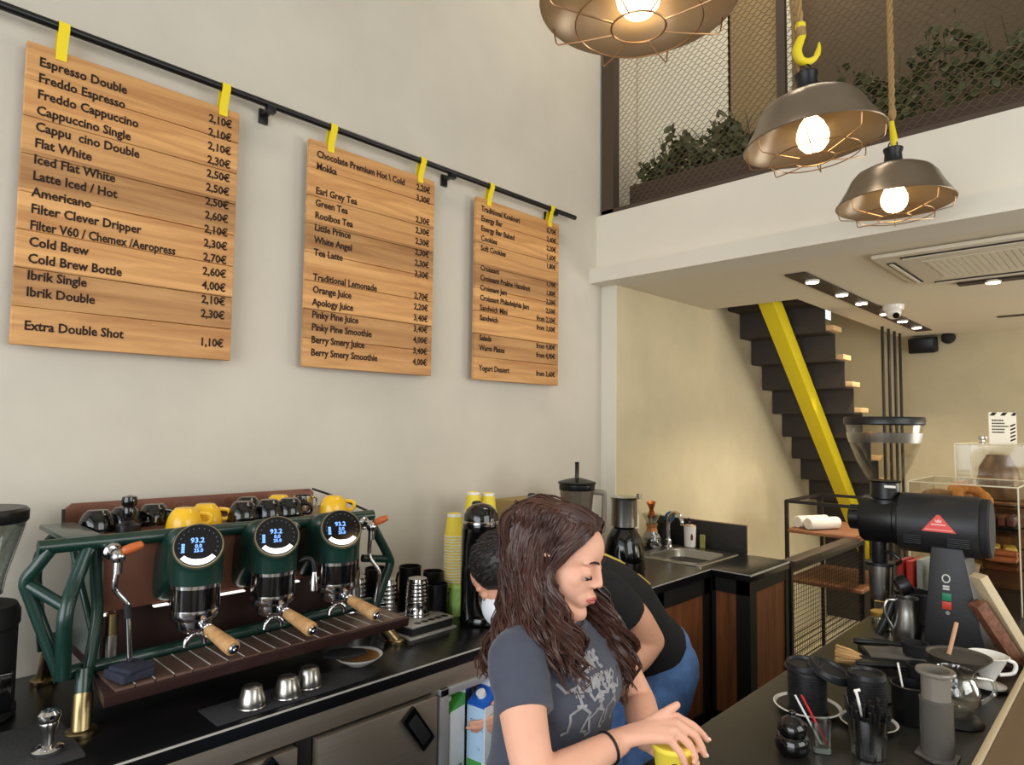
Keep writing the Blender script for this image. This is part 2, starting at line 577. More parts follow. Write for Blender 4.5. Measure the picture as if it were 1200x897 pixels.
# ------------------------------------------------------------------ staircase seen from below
st = thing('staircase', 'dark folded steel staircase seen from below with a yellow beam under it', 'staircase', (0.4, 5.4, FL))
run, rise = 0.1873, 0.18
for i in range(-2, 10):
    y0, z0 = 4.615 + run * i, 2.254 - rise * i
    g = G()
    g.bb((0.105, y0 - 0.006, z0), (0.70, y0 + 0.006, z0 + rise + 0.006))
    g.bb((0.105, y0, z0 - 0.006), (0.70, y0 + run, z0 + 0.006))
    g.build('step', M_stair, st, world=True)
    G().bb((0.115, y0 + 0.012, z0 + 0.006), (0.745, y0 + run - 0.006, z0 + 0.04)).build('tread', mat('tread_wood', (206, 170, 122), 0.5) if i == -2 else bpy.data.materials['tread_wood'], st, bevel=0.003, world=True)
d = V((0, run, -rise)).normalized()
nrm = V((0, -rise, -run)).normalized()
G().bb((0.105, 6.30, FL), (0.70, 6.545, 0.63)).build('landing', M_stair, st, world=True)
a = V((0.45, 4.615, 2.254)) + nrm * 0.075 - d * 0.46
b = V((0.45, 4.615, 2.254)) + nrm * 0.075 + d * 2.42
g = G()
g.loft([[c + V((sx * 0.05, 0, 0)) + nrm * sn * 0.06 for sx, sn in ((-1, -1), (1, -1), (1, 1), (-1, 1))] for c in (a, b)])
g.build('beam', M_yellow, st, bevel=0.004, world=True)
for k, yy in enumerate((5.68, 5.85, 6.02, 6.18)):
    t = tag(G().cyl((0.765, yy, FL), (0.765, yy, 2.40), 0.011, n=10).build('steel_rod', M_iron),
            ('first', 'second', 'third', 'fourth')[k] + ' dark vertical rod from the stairs side of the ceiling, counted from the left', 'rod', 'floor to ceiling rods beside the stairs')

# ------------------------------------------------------------------ ceiling fittings under the mezzanine
ch = thing('light_channel', 'long dark recessed channel in the low ceiling holding six spotlights', 'light track', (0.955, 4.76, 2.40))
g = G()
g.bb((0.905, 3.415, 2.392), (1.012, 6.10, 2.399))
g.build('channel', mat('channel_dark', (62, 50, 40), 0.6), ch, world=True)


def spot(lab, x, y, group, power=16):
    t = thing('spotlight', lab, 'spotlight', (x, y, 2.392), 0, group)
    G().lathe([(0.036, 0), (0.037, -0.008), (0.034, -0.012), (0.030, -0.012)], n=20).build('housing', M_white, t)
    G().lathe([(0.001, -0.014), (0.031, -0.014), (0.031, -0.010), (0.001, -0.010)], n=20).build('lens', M_spot, t)
    l = bpy.data.lights.new('spot_beam', 'SPOT')
    l.energy = power; l.color = (1, 0.86, 0.66); l.spot_size = radians(110); l.spot_blend = 0.6; l.shadow_soft_size = 0.03
    o = bpy.data.objects.new('spot_beam', l)
    COL.objects.link(o)
    o.location = (x, y, 2.34)
    return t


for k, yy in enumerate((3.61, 4.077, 4.438, 4.954, 5.386, 5.788)):
    spot(('nearest', 'second', 'third', 'fourth', 'fifth', 'farthest')[k] + ' lit spotlight in the dark ceiling channel, counted from its near end', 0.975, yy, 'spotlights in the dark channel')
g = thing('light_track', 'short dark ceiling track behind the air conditioner holding one spotlight', 'light track', (2.05, 4.23, 2.40))
G().bb((1.52, 4.20, 2.388), (2.6, 4.27, 2.399)).build('channel', bpy.data.materials['channel_dark'], g, world=True)
spot('single lit spotlight in the short ceiling track behind the air conditioner', 1.676, 4.226, 'spotlight in the short track')
tag(G().bb((1.50, 5.64, 2.392), (2.6, 5.69, 2.399)).build('ceiling_slot', bpy.data.materials['channel_dark']), 'narrow dark slot in the low ceiling near the back wall', 'ceiling slot')

ac = thing('ceiling_air_conditioner', 'square white air conditioner cassette set in the low ceiling', 'air conditioner', (1.76, 3.68, 2.40))
G().bb((1.35, 3.28, 2.378), (2.17, 4.06, 2.399)).build('panel', M_ceil, ac, bevel=0.012, world=True)
g = G()
for i in range(18):
    g.bb((1.53 + i * 0.0265, 3.46, 2.374), (1.551 + i * 0.0265, 3.88, 2.379))
g.bb((1.515, 3.45, 2.373), (2.0, 3.46, 2.379)).bb((1.515, 3.88, 2.373), (2.0, 3.89, 2.379))
g.build('grille', M_ceil, ac, world=True)
M_slot = mat('vent_shadow', (60, 52, 42), 0.8)
for a_, b_ in (((1.46, 3.32, 2.374), (2.06, 3.365, 2.38)), ((1.46, 3.98, 2.374), (2.06, 4.02, 2.38)), ((1.385, 3.4, 2.374), (1.42, 3.94, 2.38)), ((2.1, 3.4, 2.374), (2.14, 3.94, 2.38))):
    lv = G().bb(a_, b_).build('air_outlet', M_slot, ac, world=True)
    c0 = (V(a_) + V(b_)) / 2; s0 = V(b_) - V(a_)
    G().box(c0 + V((0, 0, -0.006)), (s0.x * .98, s0.y * .45, 0.004) if s0.x > s0.y else (s0.x * .45, s0.y * .98, 0.004)).build('flap', M_ceil, lv, world=True)

cm = thing('dome_camera', 'small white dome security camera under the low ceiling beside the dark channel', 'camera', (1.08, 4.73, 2.40))
G().lathe([(0.062, 0), (0.062, -0.025), (0.055, -0.035)], n=24).build('mount', M_white_gloss, cm)
G().ball((0, 0, -0.045), 0.047, 20).build('dome', M_white_gloss, cm)
G().lathe([(0.012, 0), (0.02, 0.012), (0.02, 0.02)], (0.02, -0.034, -0.066), (0.4, -0.75, -0.55), n=16).build('eye', M_blackgloss, cm)

sp = thing('loudspeaker', 'black box loudspeaker high on the rear wall under the low ceiling', 'speaker', (0.87, 6.5, 2.32))
G().box((0, -0.03, 0), (0.2, 0.13, 0.13), rot=Matrix.Rotation(radians(10), 4, 'X')).build('cabinet', M_blackmatte, sp, bevel=0.012)
G().box((0, -0.098, -0.012), (0.18, 0.012, 0.11), rot=Matrix.Rotation(radians(10), 4, 'X')).build('grille', M_black, sp, bevel=0.004)
G().bb((-0.02, 0.03, -0.02), (0.02, 0.05, 0.04)).build('bracket', M_iron, sp)
sp = thing('wall_camera', 'small black camera on the rear wall right of the loudspeaker', 'camera', (1.06, 6.5, 2.36))
G().lathe([(0.045, 0.0), (0.05, -0.02), (0.05, -0.05), (0.035, -0.09), (0.001, -0.1)], (0, 0.0, 0.02), (0.15, 1, 0.35), n=20).build('body', M_blackmatte, sp)
G().cyl((0, -0.01, 0.03), (0, 0.05, 0.03), 0.02, n=12).build('mount', M_black, sp)

# ------------------------------------------------------------------ menu rail and the three boards
rl = thing('menu_rail', 'long black pipe rail along the left wall carrying the menu boards', 'rail', (0.06, 0.6, 2.72))
G().tube([(0.06, -1.9, 2.722), (0.06, 2.73, 2.718)], 0.0125, 14).build('pipe', M_black, rl, world=True)
for yy in (-1.4, -0.2, 1.02, 1.86, 2.56):
    G().bb((0.0, yy - 0.016, 2.668), (0.012, yy + 0.016, 2.72)).bb((0.0, yy - 0.012, 2.694), (0.072, yy + 0.012, 2.706)).bb((0.048, yy - 0.016, 2.69), (0.074, yy + 0.016, 2.712)).build('bracket', M_black, rl, bevel=0.002, world=True)

B_TOP, B_BOT = 2.656, 1.807
PITCH = (B_TOP - B_BOT - 0.105) / 16


def menu_board(lab, y0, y1, rows, straps, size, margin, sx):
    t = thing('menu_board', lab, 'menu board', (0.05, (y0 + y1) / 2, B_BOT), 0, 'wooden menu boards on the rail')
    nb = 8
    hb = (B_TOP - B_BOT) / nb
    g = G()
    for k in range(nb):
        g.box((0.041, (y0 + y1) / 2, B_BOT + hb * (k + .5)), (0.018, y1 - y0, hb - 0.0016))
    g.bb((0.032, y0 + 0.01, B_BOT + 0.01), (0.036, y1 - 0.01, B_TOP - 0.01))
    g.build('planks', M_board, t, bevel=0.0014, seg=1, world=True)
    for slot, item, price in rows:
        zb = B_TOP - 0.062 - slot * PITCH
        g = G()
        text_mesh(g, item, (0.0507, y0 + margin, zb), Y, Z, size, 0.0012, 'LEFT', sx * (0.9 if len(item) > 28 else 1), 0.0009)
        g.build('lettering', M_ink, t, world=True, smooth=False)
        g = G()
        text_mesh(g, price, (0.0507, y1 - margin + 0.005, zb), Y, Z, size, 0.0012, 'RIGHT', sx, 0.0009)
        g.build('price', M_ink, t, world=True, smooth=False)
    for yy in straps:
        pts = [(0.052, yy, 2.628), (0.052, yy, 2.66), (0.0735, yy, 2.715), (0.071, yy, 2.731), (0.06, yy, 2.7365), (0.049, yy, 2.731), (0.0465, yy, 2.715), (0.031, yy, 2.66), (0.031, yy, 2.628)]
        pts = [V(p) for p in pts]
        g = G()
        ring = []
        for i, p in enumerate(pts):
            tn = (pts[min(i + 1, len(pts) - 1)] - pts[max(i - 1, 0)]).normalized()
            nn = tn.cross(Y) * 0.0011
            ring.append([p - Y * 0.0135 - nn, p + Y * 0.0135 - nn, p + Y * 0.0135 + nn, p - Y * 0.0135 + nn])
        g.loft(ring)
        g.build('strap', M_yellow_strap, t, world=True)
    return t


menu_board('largest wooden menu board, nearest the camera, headed Espresso Double', 0.3245, 0.917,
           [(0, 'Espresso Double', '2,10€'), (1, 'Freddo Espresso', '2,10€'), (2, 'Freddo Cappuccino', '2,10€'), (3, 'Cappuccino Single', '2,30€'), (4, 'Cappu  cino Double', '2,50€'),
            (5, 'Flat White', '2,50€'), (6, 'Iced Flat White', '2,50€'), (7, 'Latte Iced / Hot', '2,60€'), (8, 'Americano', '2,10€'), (9, 'Filter Clever Dripper', '2,30€'),
            (10, 'Filter V60 / Chemex /Aeropress', '2,70€'), (11, 'Cold Brew', '2,60€'), (12, 'Cold Brew Bottle', '4,00€'), (13, 'Ibrik Single', '2,10€'), (14, 'Ibrik Double', '2,30€'), (16, 'Extra Double Shot', '1,10€')],
           (0.404, 0.862), 0.0365, 0.029, 0.88)
menu_board('middle wooden menu board on the rail, headed Chocolate Premium Hot \\ Cold', 1.179, 1.773,
           [(0, 'Chocolate Premium Hot \\ Cold', '2,20€'), (1, 'Mokka', '3,30€'), (3, 'Earl Grey Tea', '2,30€'), (4, 'Green Tea', '2,30€'), (5, 'Rooibos Tea', '2,30€'), (6, 'Little Prince', '2,30€'),
            (7, 'White Angel', '2,30€'), (8, 'Tea Latte', '3,30€'), (10, 'Traditional Lemonade', '2,70€'), (11, 'Orange Juice', '2,20€'), (12, 'Apology Juice', '3,40€'), (13, 'Pinky Pine Juice', '3,40€'),
            (14, 'Pinky Pine Smoothie', '4,00€'), (15, 'Berry Smery Juice', '3,40€'), (16, 'Berry Smery Smoothie', '4,00€')],
           (1.267, 1.694), 0.0365, 0.03, 0.86)
menu_board('wooden menu board farthest along the rail, headed Traditional Koulouri', 2.02, 2.611,
           [(0, 'Traditional Koulouri', '0,70€'), (1, 'Energy Bar', '2,40€'), (2, 'Energy Bar Baked', '2,20€'), (3, 'Cookies', '1,60€'), (4, 'Soft Cookies', '1,80€'), (6, 'Croissant', '1,70€'),
            (7, 'Croissant Praline Hazelnut', '1,80€'), (8, 'Croissant Jam', '2,20€'), (9, 'Croissant Philadelphia Jam', '2,50€'), (10, 'Sandwich Mini', 'from 2,20€'), (11, 'Sandwich', 'from 3,00€'),
            (13, 'Salads', 'from 4,00€'), (14, 'Warm Plates', 'from 4,90€'), (16, 'Yogurt Dessert', 'from 3,60€')],
           (2.10, 2.535), 0.0365, 0.03, 0.86)

# ------------------------------------------------------------------ pendant lamps


def pendant(lab, c, rope_dx, hook_style, tilt=(0, 0)):
    t = thing('pendant_lamp', lab, 'pendant lamp', c, 0, 'caged pendant lamps over the bar')
    t.rotation_euler = (tilt[0], tilt[1], 0)
    prof = [(0.045, 0.150), (0.10, 0.140), (0.135, 0.122), (0.155, 0.098), (0.172, 0.062), (0.196, 0.022), (0.210, 0.0), (0.2135, -0.004), (0.2115, -0.007), (0.206, -0.002), (0.192, 0.018), (0.168, 0.058), (0.151, 0.094), (0.131, 0.117), (0.098, 0.135), (0.044, 0.145)]
    G().lathe(prof, n=56, caps=False, closed=True).build('shade', M_bronze, t, ang=60)
    G().lathe([(0.05, 0.148), (0.042, 0.158), (0.034, 0.165), (0.031, 0.20), (0.036, 0.215), (0.036, 0.222), (0.012, 0.224)], n=24).build('socket', M_black, t)
    G().lathe([(0.02, 0.148), (0.02, 0.09), (0.016, 0.08)], n=16).build('lamp_holder', M_satin, t)
    G().lathe([(0.015, 0.085), (0.02, 0.075), (0.036, 0.055), (0.047, 0.028), (0.049, 0.012), (0.044, -0.012), (0.03, -0.03), (0.012, -0.038), (0.001, -0.039)], n=24).build('bulb', M_bulb, t)
    g = G()
    for rad, zz, th in ((0.058, -0.062, 0.0022), (0.135, -0.052, 0.0018)):
        g.tube([(rad * cos(2 * pi * i / 40), rad * sin(2 * pi * i / 40), zz) for i in range(40)], th, 6, closed=True)
    for k in range(8):
        f = 2 * pi * (k + 0.3) / 8
        e = V((cos(f), sin(f), 0))
        g.tube([e * 0.058 + Z * -0.062, e * 0.135 + Z * -0.0535, e * 0.192 + Z * -0.045, e * 0.198 + Z * -0.038, e * 0.204 + Z * -0.004], 0.0018, 6)
    g.build('cage', M_wire, t)
    rg = G()
    rg.tube([(0.016 * cos(2 * pi * i / 18), 0, 0.237 + 0.016 * sin(2 * pi * i / 18)) for i in range(18)], 0.0028, 6, closed=True)
    rg.build('ring', M_iron, t)
    g = G()
    if hook_style == 'hook':
        pts = smooth_path([(0, 0, 0.36), (0.004, 0, 0.335), (-0.008, 0, 0.31), (-0.02, 0, 0.28), (-0.013, 0, 0.25), (0.01, 0, 0.24), (0.036, 0, 0.252), (0.05, 0, 0.28), (0.054, 0, 0.302)], 5)
        n = len(pts)
        rad = [0.007 + 0.008 * sin(pi * min(1, i / (n * .78))) if i < n * .78 else 0.008 * (n - i) / (n * .22) + 0.002 for i in range(n)]
        q = Quaternion((0, 0, 1), 0.75)
        g.tube([q @ p + Z * .022 for p in pts], rad, 10)
        g.lathe([(0.012, 0.012), (0.016, 0), (0.012, -0.012)], (0.0, 0, 0.385), (0.72, 0.7, 0), n=14)
    else:
        g.tube([(0, 0, 0.228), (0.004, 0, 0.26), (0, 0, 0.30), (-0.002, 0, 0.335)], [0.009, 0.014, 0.011, 0.008], 10)
    g.build('hook', M_yellow_cup if False else M_yellow, t)
    t.scale = (0.88, 0.88, 0.88)
    top = (HT - c[2]) / 0.88
    g = G()
    for k in range(3):
        pts = []
        n = int(top / 0.012)
        for i in range(0, n + 1):
            zz = 0.36 + (top - 0.36) * i / n
            f = zz * 55 + 2 * pi * k / 3
            pts.append((rope_dx * (zz - 0.36) + 0.0062 * cos(f), 0.0062 * sin(f), zz))
        g.tube(pts, 0.0066, 6)
    g.ball((0, 0, 0.365), (0.016, 0.016, 0.03), 10)
    g.build('rope', M_rope, t)
    if hook_style == 'hook':
        G().tube([(-0.02, 0.01, 0.2), (-0.028, 0.012, 0.3), (-0.026, 0.012, 0.6), (-0.024, 0.01, top)], 0.004, 8).build('cable', mat('lamp_cable', (150, 122, 78), 0.8), t)
    return t


pendant('pendant lamp nearest the camera, cut by the top edge of the picture', (1.579, 1.024, 2.415), 0.0, 'straight')
pendant('middle caged pendant lamp hanging from a big yellow open hook', (1.592, 1.888, 2.417), 0.0, 'hook', (radians(3), radians(-4)))
pendant('caged pendant lamp before the white fascia, on a straight yellow hook', (1.627, 2.565, 2.401), 0.0, 'straight')

# ------------------------------------------------------------------ service counter along the left wall
wt = thing('worktop', 'black worktop along the left wall under the espresso machine', 'worktop', (0.345, 0.9, 0.862))
G().bb((0.003, -1.2, 0.862), (0.692, 2.02, CT)).build('slab', M_counter, wt, bevel=0.003, world=True)
G().bb((0.6925, -1.2, 0.894), (0.6945, 2.02, 0.8985)).build('edge_strip', mat('edge_strip', (190, 186, 178), 0.4), wt, world=True)

fr = thing('undercounter_fridge', 'brushed steel fridge unit under the black worktop, its right compartment open', 'fridge', (0.35, 0.6, FL))
g = G()
g.bb((0.02, -1.2, FL + 0.12), (0.04, 2.0, 0.8615))
g.bb((0.02, -1.2, FL + 0.12), (0.67, 1.315, FL + 0.14)).bb((0.02, 1.315, FL + 0.12), (0.67, 2.0, FL + 0.14))
for yy in (-1.2, 1.30, 1.86, 1.98):
    g.bb((0.02, yy, FL + 0.12), (0.67, yy + 0.02, 0.8615))
g.build('cabinet_body', M_steel, fr, world=True)
G().bb((0.66, -1.2, 0.806), (0.682, 2.0, 0.8615)).build('fascia_panel', M_steel, fr, bevel=0.002, world=True)
G().bb((0.56, -1.2, FL), (0.58, 2.0, FL + 0.12)).build('plinth', M_black, fr, world=True)
M_gasket = mat('gasket', (30, 29, 28), 0.6)
G().bb((0.655, 0.862, FL + 0.14), (0.668, 0.905, 0.806)).build('divider', M_gasket, fr, world=True)


def fridge_door(y0, y1, zt=0.795):
    dr = G().bb((0.66, y0, FL + 0.15), (0.692, y1, zt)).build('door', M_steel, fr, bevel=0.004, world=True)
    return dr


d1 = fridge_door(0.25, 0.855)
d2 = fridge_door(0.912, 1.305)
fridge_door(-0.6, 0.24)


def latch(par, yc, zc):
    g = G()
    q = Matrix.Rotation(radians(36), 4, 'X')
    g.box((0.699, yc, zc), (0.016, 0.054, 0.135), rot=q)
    l_ = g.build('latch', M_blackgloss, par, bevel=0.007, world=True)
    G().box((0.708, yc, zc), (0.003, 0.034, 0.095), rot=q).build('grip', M_blackmatte, l_, bevel=0.001, world=True)


latch(d2, 1.227, 0.726)
latch(d1, 0.80, 0.735)
# open right compartment: pale lining, frame and wire shelf
M_lin = mat('fridge_lining', (196, 194, 190), 0.5)
g = G()
g.bb((0.655, 1.318, FL + 0.14), (0.69, 1.352, 0.806)).bb((0.655, 1.318, 0.782), (0.69, 1.86, 0.806)).bb((0.655, 1.826, FL + 0.14), (0.69, 1.86, 0.806))
g.build('opening_frame', mat('frame_grey', (186, 184, 184), 0.4, 0.5), fr, bevel=0.003, world=True)
G().bb((0.045, 1.325, FL + 0.145), (0.05, 1.855, 0.80)).bb((0.05, 1.322, FL + 0.145), (0.65, 1.326, 0.80)).bb((0.05, 1.852, FL + 0.145), (0.65, 1.856, 0.80)).bb((0.05, 1.322, 0.796), (0.65, 1.856, 0.80)).build('lining', M_lin, fr, world=True)
g = G()
for i in range(13):
    yy = 1.365 + i * 0.037
    g.tube([(0.1, yy, 0.516), (0.655, yy, 0.516), (0.672, yy, 0.510)], 0.003, 6)
for xx in (0.1, 0.36, 0.60, 0.668):
    g.tube([(xx, 1.33, 0.511), (xx, 1.85, 0.511)], 0.004, 6)
g.build('wire_shelf', mat('wire_white', (206, 206, 204), 0.4, 0.3), fr, world=True)


def carton(lab, c, rz, top_rgb, text, band):
    t = thing('milk_carton', lab, 'carton', c, rz, 'milk cartons in the fridge')
    w_, h = 0.037, 0.205
    body = mat('carton_white', (226, 230, 232), 0.45) if 'carton_white' not in bpy.data.materials else bpy.data.materials['carton_white']
    G().bb((-w_, -w_, 0), (w_, w_, h)).build('body', body, t, bevel=0.002)
    mt = mat('carton_top', top_rgb, 0.4)
    g = G()
    P = lambda x, y, z: V((x, y, z))
    a, b, c_, d = P(-w_, -w_, h), P(w_, -w_, h), P(w_, w_, h), P(-w_, w_, h)
    # slanted top rising to the back edge
    e, f = P(-w_, w_ * .9, h + 0.03), P(-w_, -w_ * .9, h + 0.03)
    g.loft([[P(-w_, -w_, h), P(w_, -w_, h), P(w_, w_, h), P(-w_, w_, h)], [P(-w_, -w_, h + .036), P(-w_ + .012, -w_, h + .036), P(-w_ + .012, w_, h + .036), P(-w_, w_, h + .036)]])
    tp = g.build('gable', mt, t)
    G().bb((-w_ - 0.001, -w_, h + .034), (-w_ + 0.006, w_, h + .052)).build('seal', body, t)
    nr = V((0.036, 0, 0.062)).normalized()
    G().cyl(V((0.004, -0.004, h + 0.018)), V((0.004, -0.004, h + 0.018)) + nr * 0.014, 0.0155, n=24).build('cap', M_white_gloss, t)
    g = G()
    g.bb((w_, -w_ + .002, h - 0.006), (w_ + 0.0006, w_ - .002, h))
    g.build('band', mt, t)
    G().bb((w_, -w_ + .003, 0.004), (w_ + 0.0006, w_ - .012, 0.036)).build('label_patch', mat('carton_green', (70, 160, 74), 0.5) if 'carton_green' not in bpy.data.materials else bpy.data.materials['carton_green'], t)
    if text:
        for k, ln in enumerate(text):
            g = G()
            text_mesh(g, ln, (w_ + 0.0006, -0.022, 0.148 - k * 0.017), Y, Z, 0.0165, 0.0006, 'LEFT', 0.9, 0.0003)
            g.build('lettering', mat('carton_ink', (44, 78, 130), 0.6), t, smooth=False)
        g = G()
        text_mesh(g, '1lt', (w_ + 0.0006, 0.004, 0.07), Y, Z, 0.014, 0.0006, 'LEFT', 1, 0)
        g.build('lettering', mat('carton_ink', (110, 130, 160), 0.6), t, smooth=False)
    g = G()
    for k in range(12):
        x0 = -0.024 + k * 0.004
        g.bb((x0, w_, 0.012), (x0 + (0.0024 if k % 3 else 0.0013), w_ + 0.0006, 0.034))
    g.build('bars', mat('carton_bars', (90, 92, 96), 0.6), t)
    return t


M_cart_face = mat('carton_face', (176, 208, 232), 0.45)
t = carton('white and blue milk carton with a blue top, held in the open fridge', (0.694, 1.492, 0.522), radians(-83), (28, 92, 190), ('Γάλα', 'πλήρες'), None)
G().bb((0.0372, -0.0345, 0.038), (0.0376, 0.0345, 0.198)).build('face', M_cart_face, t)
carton('white milk carton with a green top beside the fridge frame', (0.64, 1.392, 0.522), radians(-78), (74, 160, 60), None, None)
tk = thing('steel_jug', 'tall steel jug on the wire shelf behind the cartons', 'jug', (0.61, 1.475, 0.5205))
G().lathe([(0.038, 0), (0.04, 0.01), (0.04, 0.24), (0.043, 0.245), (0.038, 0.245), (0.037, 0.02), (0.001, 0.012)], n=28).build('body', M_satin, tk)
G().tube(smooth_path([(0.02, 0.034, 0.23), (0.03, 0.07, 0.21), (0.03, 0.075, 0.14), (0.02, 0.038, 0.10)], 5), 0.004, 8).build('handle', M_satin, tk)
bt = thing('white_bottle', 'white bottle with a black band lying at the back of the open fridge', 'bottle', (0.6, 1.64, 0.5205))
G().lathe([(0.034, 0), (0.036, 0.01), (0.036, 0.15), (0.016, 0.19), (0.016, 0.215)], n=24).build('body', M_white_gloss, bt)
G().lathe([(0.0365, 0.07), (0.0368, 0.071), (0.0368, 0.12), (0.0365, 0.121)], n=24).build('band', M_black, bt)
G().lathe([(0.018, 0.213), (0.018, 0.235), (0.001, 0.236)], n=20).build('cap', M_white_gloss, bt)

# ------------------------------------------------------------------ espresso machine
em = thing('espresso_machine', 'three group espresso machine with green tube frame and brown panels on the black worktop', 'espresso machine', (0.3, 0.86, CT))


def part(g, name, m, bevel=0.0, par=None, **k):
    return g.build(name, m, par or em, bevel=bevel, world=True, **k)


TR = 0.0165
part(G().tube([(0.45, 0.338, 1.319), (0.45, 1.222, 1.312)], TR, 16), 'top_rail', M_green)
part(G().tube([(0.42, 0.388, 1.018), (0.42, 1.245, 1.028)], TR, 16), 'bottom_rail', M_green)
# left side frame
part(G().tube(smooth_path([(0.455, 0.36, 1.312), (0.45, 0.338, 1.278), (0.44, 0.322, 1.246), (0.44, 0.335, 1.20), (0.45, 0.392, 1.03)], 6), 0.0145, 14), 'side_tube', M_green)
part(G().tube(smooth_path([(0.45, 0.436, 1.305), (0.47, 0.41, 1.24), (0.495, 0.39, 1.19), (0.498, 0.386, 1.14), (0.465, 0.396, 1.025)], 6), 0.016, 14), 'side_tube', M_green)
part(G().tube(smooth_path([(0.43, 0.455, 1.305), (0.425, 0.462, 1.22), (0.425, 0.468, 1.14), (0.44, 0.452, 1.025)], 6), 0.0135, 14), 'side_tube', M_green)
part(G().tube([(0.44, 0.324, 1.24), (0.495, 0.388, 1.188)], 0.013, 12), 'side_brace', M_green)
part(G().tube([(0.44, 0.345, 1.165), (0.30, 0.37, 1.20)], 0.011, 12), 'side_brace', M_green)
part(G().tube([(0.30, 0.44, 1.28), (0.43, 0.462, 1.09)], 0.008, 12), 'side_brace', M_green)
part(G().bb((0.2, 0.385, 1.325), (0.455, 0.462, 1.337)), 'side_cap', M_green, 0.004)
part(G().prism([(0.13, 1.31), (0.42, 1.31), (0.42, 1.02), (0.16, 1.02)], (0, 0.472, 0), X, Z, Y, 0.006), 'side_panel', mat('side_panel_grey', (112, 120, 114), 0.3, 0.5))
part(G().tube(smooth_path([(0.14, 0.44, 1.31), (0.12, 0.40, 1.22), (0.14, 0.42, 1.0)], 5), 0.013, 12), 'side_tube', M_green)
# right side frame
part(G().tube(smooth_path([(0.45, 1.205, 1.312), (0.45, 1.235, 1.26), (0.452, 1.285, 1.175), (0.452, 1.292, 1.145), (0.45, 1.27, 1.09), (0.45, 1.24, 1.025)], 6), 0.0145, 14), 'side_tube', M_green)
part(G().tube([(0.452, 1.285, 1.165), (0.44, 1.195, 1.178)], 0.012, 12), 'side_brace', M_green)
part(G().tube(smooth_path([(0.14, 1.21, 1.31), (0.13, 1.28, 1.17), (0.14, 1.22, 1.0)], 5), 0.013, 12), 'side_tube', M_green)
part(G().prism([(0.13, 1.31), (0.42, 1.31), (0.42, 1.02), (0.16, 1.02)], (0, 1.19, 0), X, Z, Y, 0.006), 'side_panel', M_darkbrown)
# body panels
part(G().prism([(0.385, 1.312), (0.425, 1.30), (0.402, 1.138), (0.385, 1.138)], (0, 0.468, 0), X, Z, Y, 0.735), 'front_panel', M_copper, 0.003)
part(G().bb((0.30, 0.48, 0.99), (0.318, 1.195, 1.14)), 'back_splash', M_darkbrown)
part(G().bb((0.14, 0.478, 0.985), (0.30, 1.196, 1.30)), 'boiler_housing', M_darkbrown, 0.006)
for ya, yb in ((0.47, 0.515), (0.60, 0.635), (0.715, 0.835), (0.925, 1.0)):
    part(G().bb((0.392, ya, 1.130), (0.4075, yb, 1.1335)), 'painted_reflection', mat('reflection_glow', (250, 246, 236), 0.4, emit=(250, 246, 236), estr=0.8))  # glowing strips stand in for short white reflections on the panel
# cup tray on top with its back panel
part(G().bb((0.12, 0.47, 1.30), (0.43, 1.20, 1.3125)), 'cup_tray', M_copper, 0.002)
bp = part(G().prism([(0.458, 1.30), (1.205, 1.30), (1.205, 1.358), (1.19, 1.371), (0.475, 1.375), (0.458, 1.36)], (0.10, 0, 0), Y, Z, X, 0.008), 'back_panel', M_copper)
g = G()
for k in range(9):
    yy = 0.53 + k * 0.075
    rad = 0.013 + 0.003 * (k % 3)
    g.tube([(0.1088, yy + rad * cos(2 * pi * i / 22), 1.345 + 0.006 * (k % 2) + rad * 0.75 * sin(2 * pi * i / 22)) for i in range(22)], 0.0006, 4, closed=True)
    if k % 2:
        g.tube([(0.1088, yy + 0.02 + 0.008 * cos(2 * pi * i / 18), 1.338 + 0.008 * sin(2 * pi * i / 18)) for i in range(18)], 0.0005, 4, closed=True)
part(g, 'engraving', mat('engraving', (160, 120, 84), 0.5), par=bp)
part(G().tube(smooth_path([(0.11, 1.20, 1.37), (0.25, 1.212, 1.352), (0.45, 1.222, 1.318)], 5), 0.004, 8).tube([(0.11, 0.455, 1.36), (0.13, 0.452, 1.328), (0.43, 0.452, 1.328)], 0.004, 8), 'tray_rail', M_iron)
# feet
for x_, y_, tx, ty in ((0.500, 0.428, -0.045, 0.012), (0.478, 1.300, -0.06, -0.085), (0.09, 0.436, 0.04, 0.01), (0.09, 1.29, 0.04, -0.06)):
    f = part(G().cyl((x_ + tx * .55, y_ + ty * .55, CT + 0.075), (x_ + tx, y_ + ty, CT + 0.13), 0.0175, n=20), 'foot', M_green)
    part(G().lathe([(0.031, 0), (0.032, 0.004), (0.032, 0.011), (0.029, 0.014), (0.022, 0.015)], (x_, y_, CT), n=28), 'foot_pad', M_brass, par=f)
    part(G().cyl((x_, y_, CT + 0.008), (x_ + tx * .6, y_ + ty * .6, CT + 0.082), 0.0205, n=24), 'sleeve', M_brass, par=f)
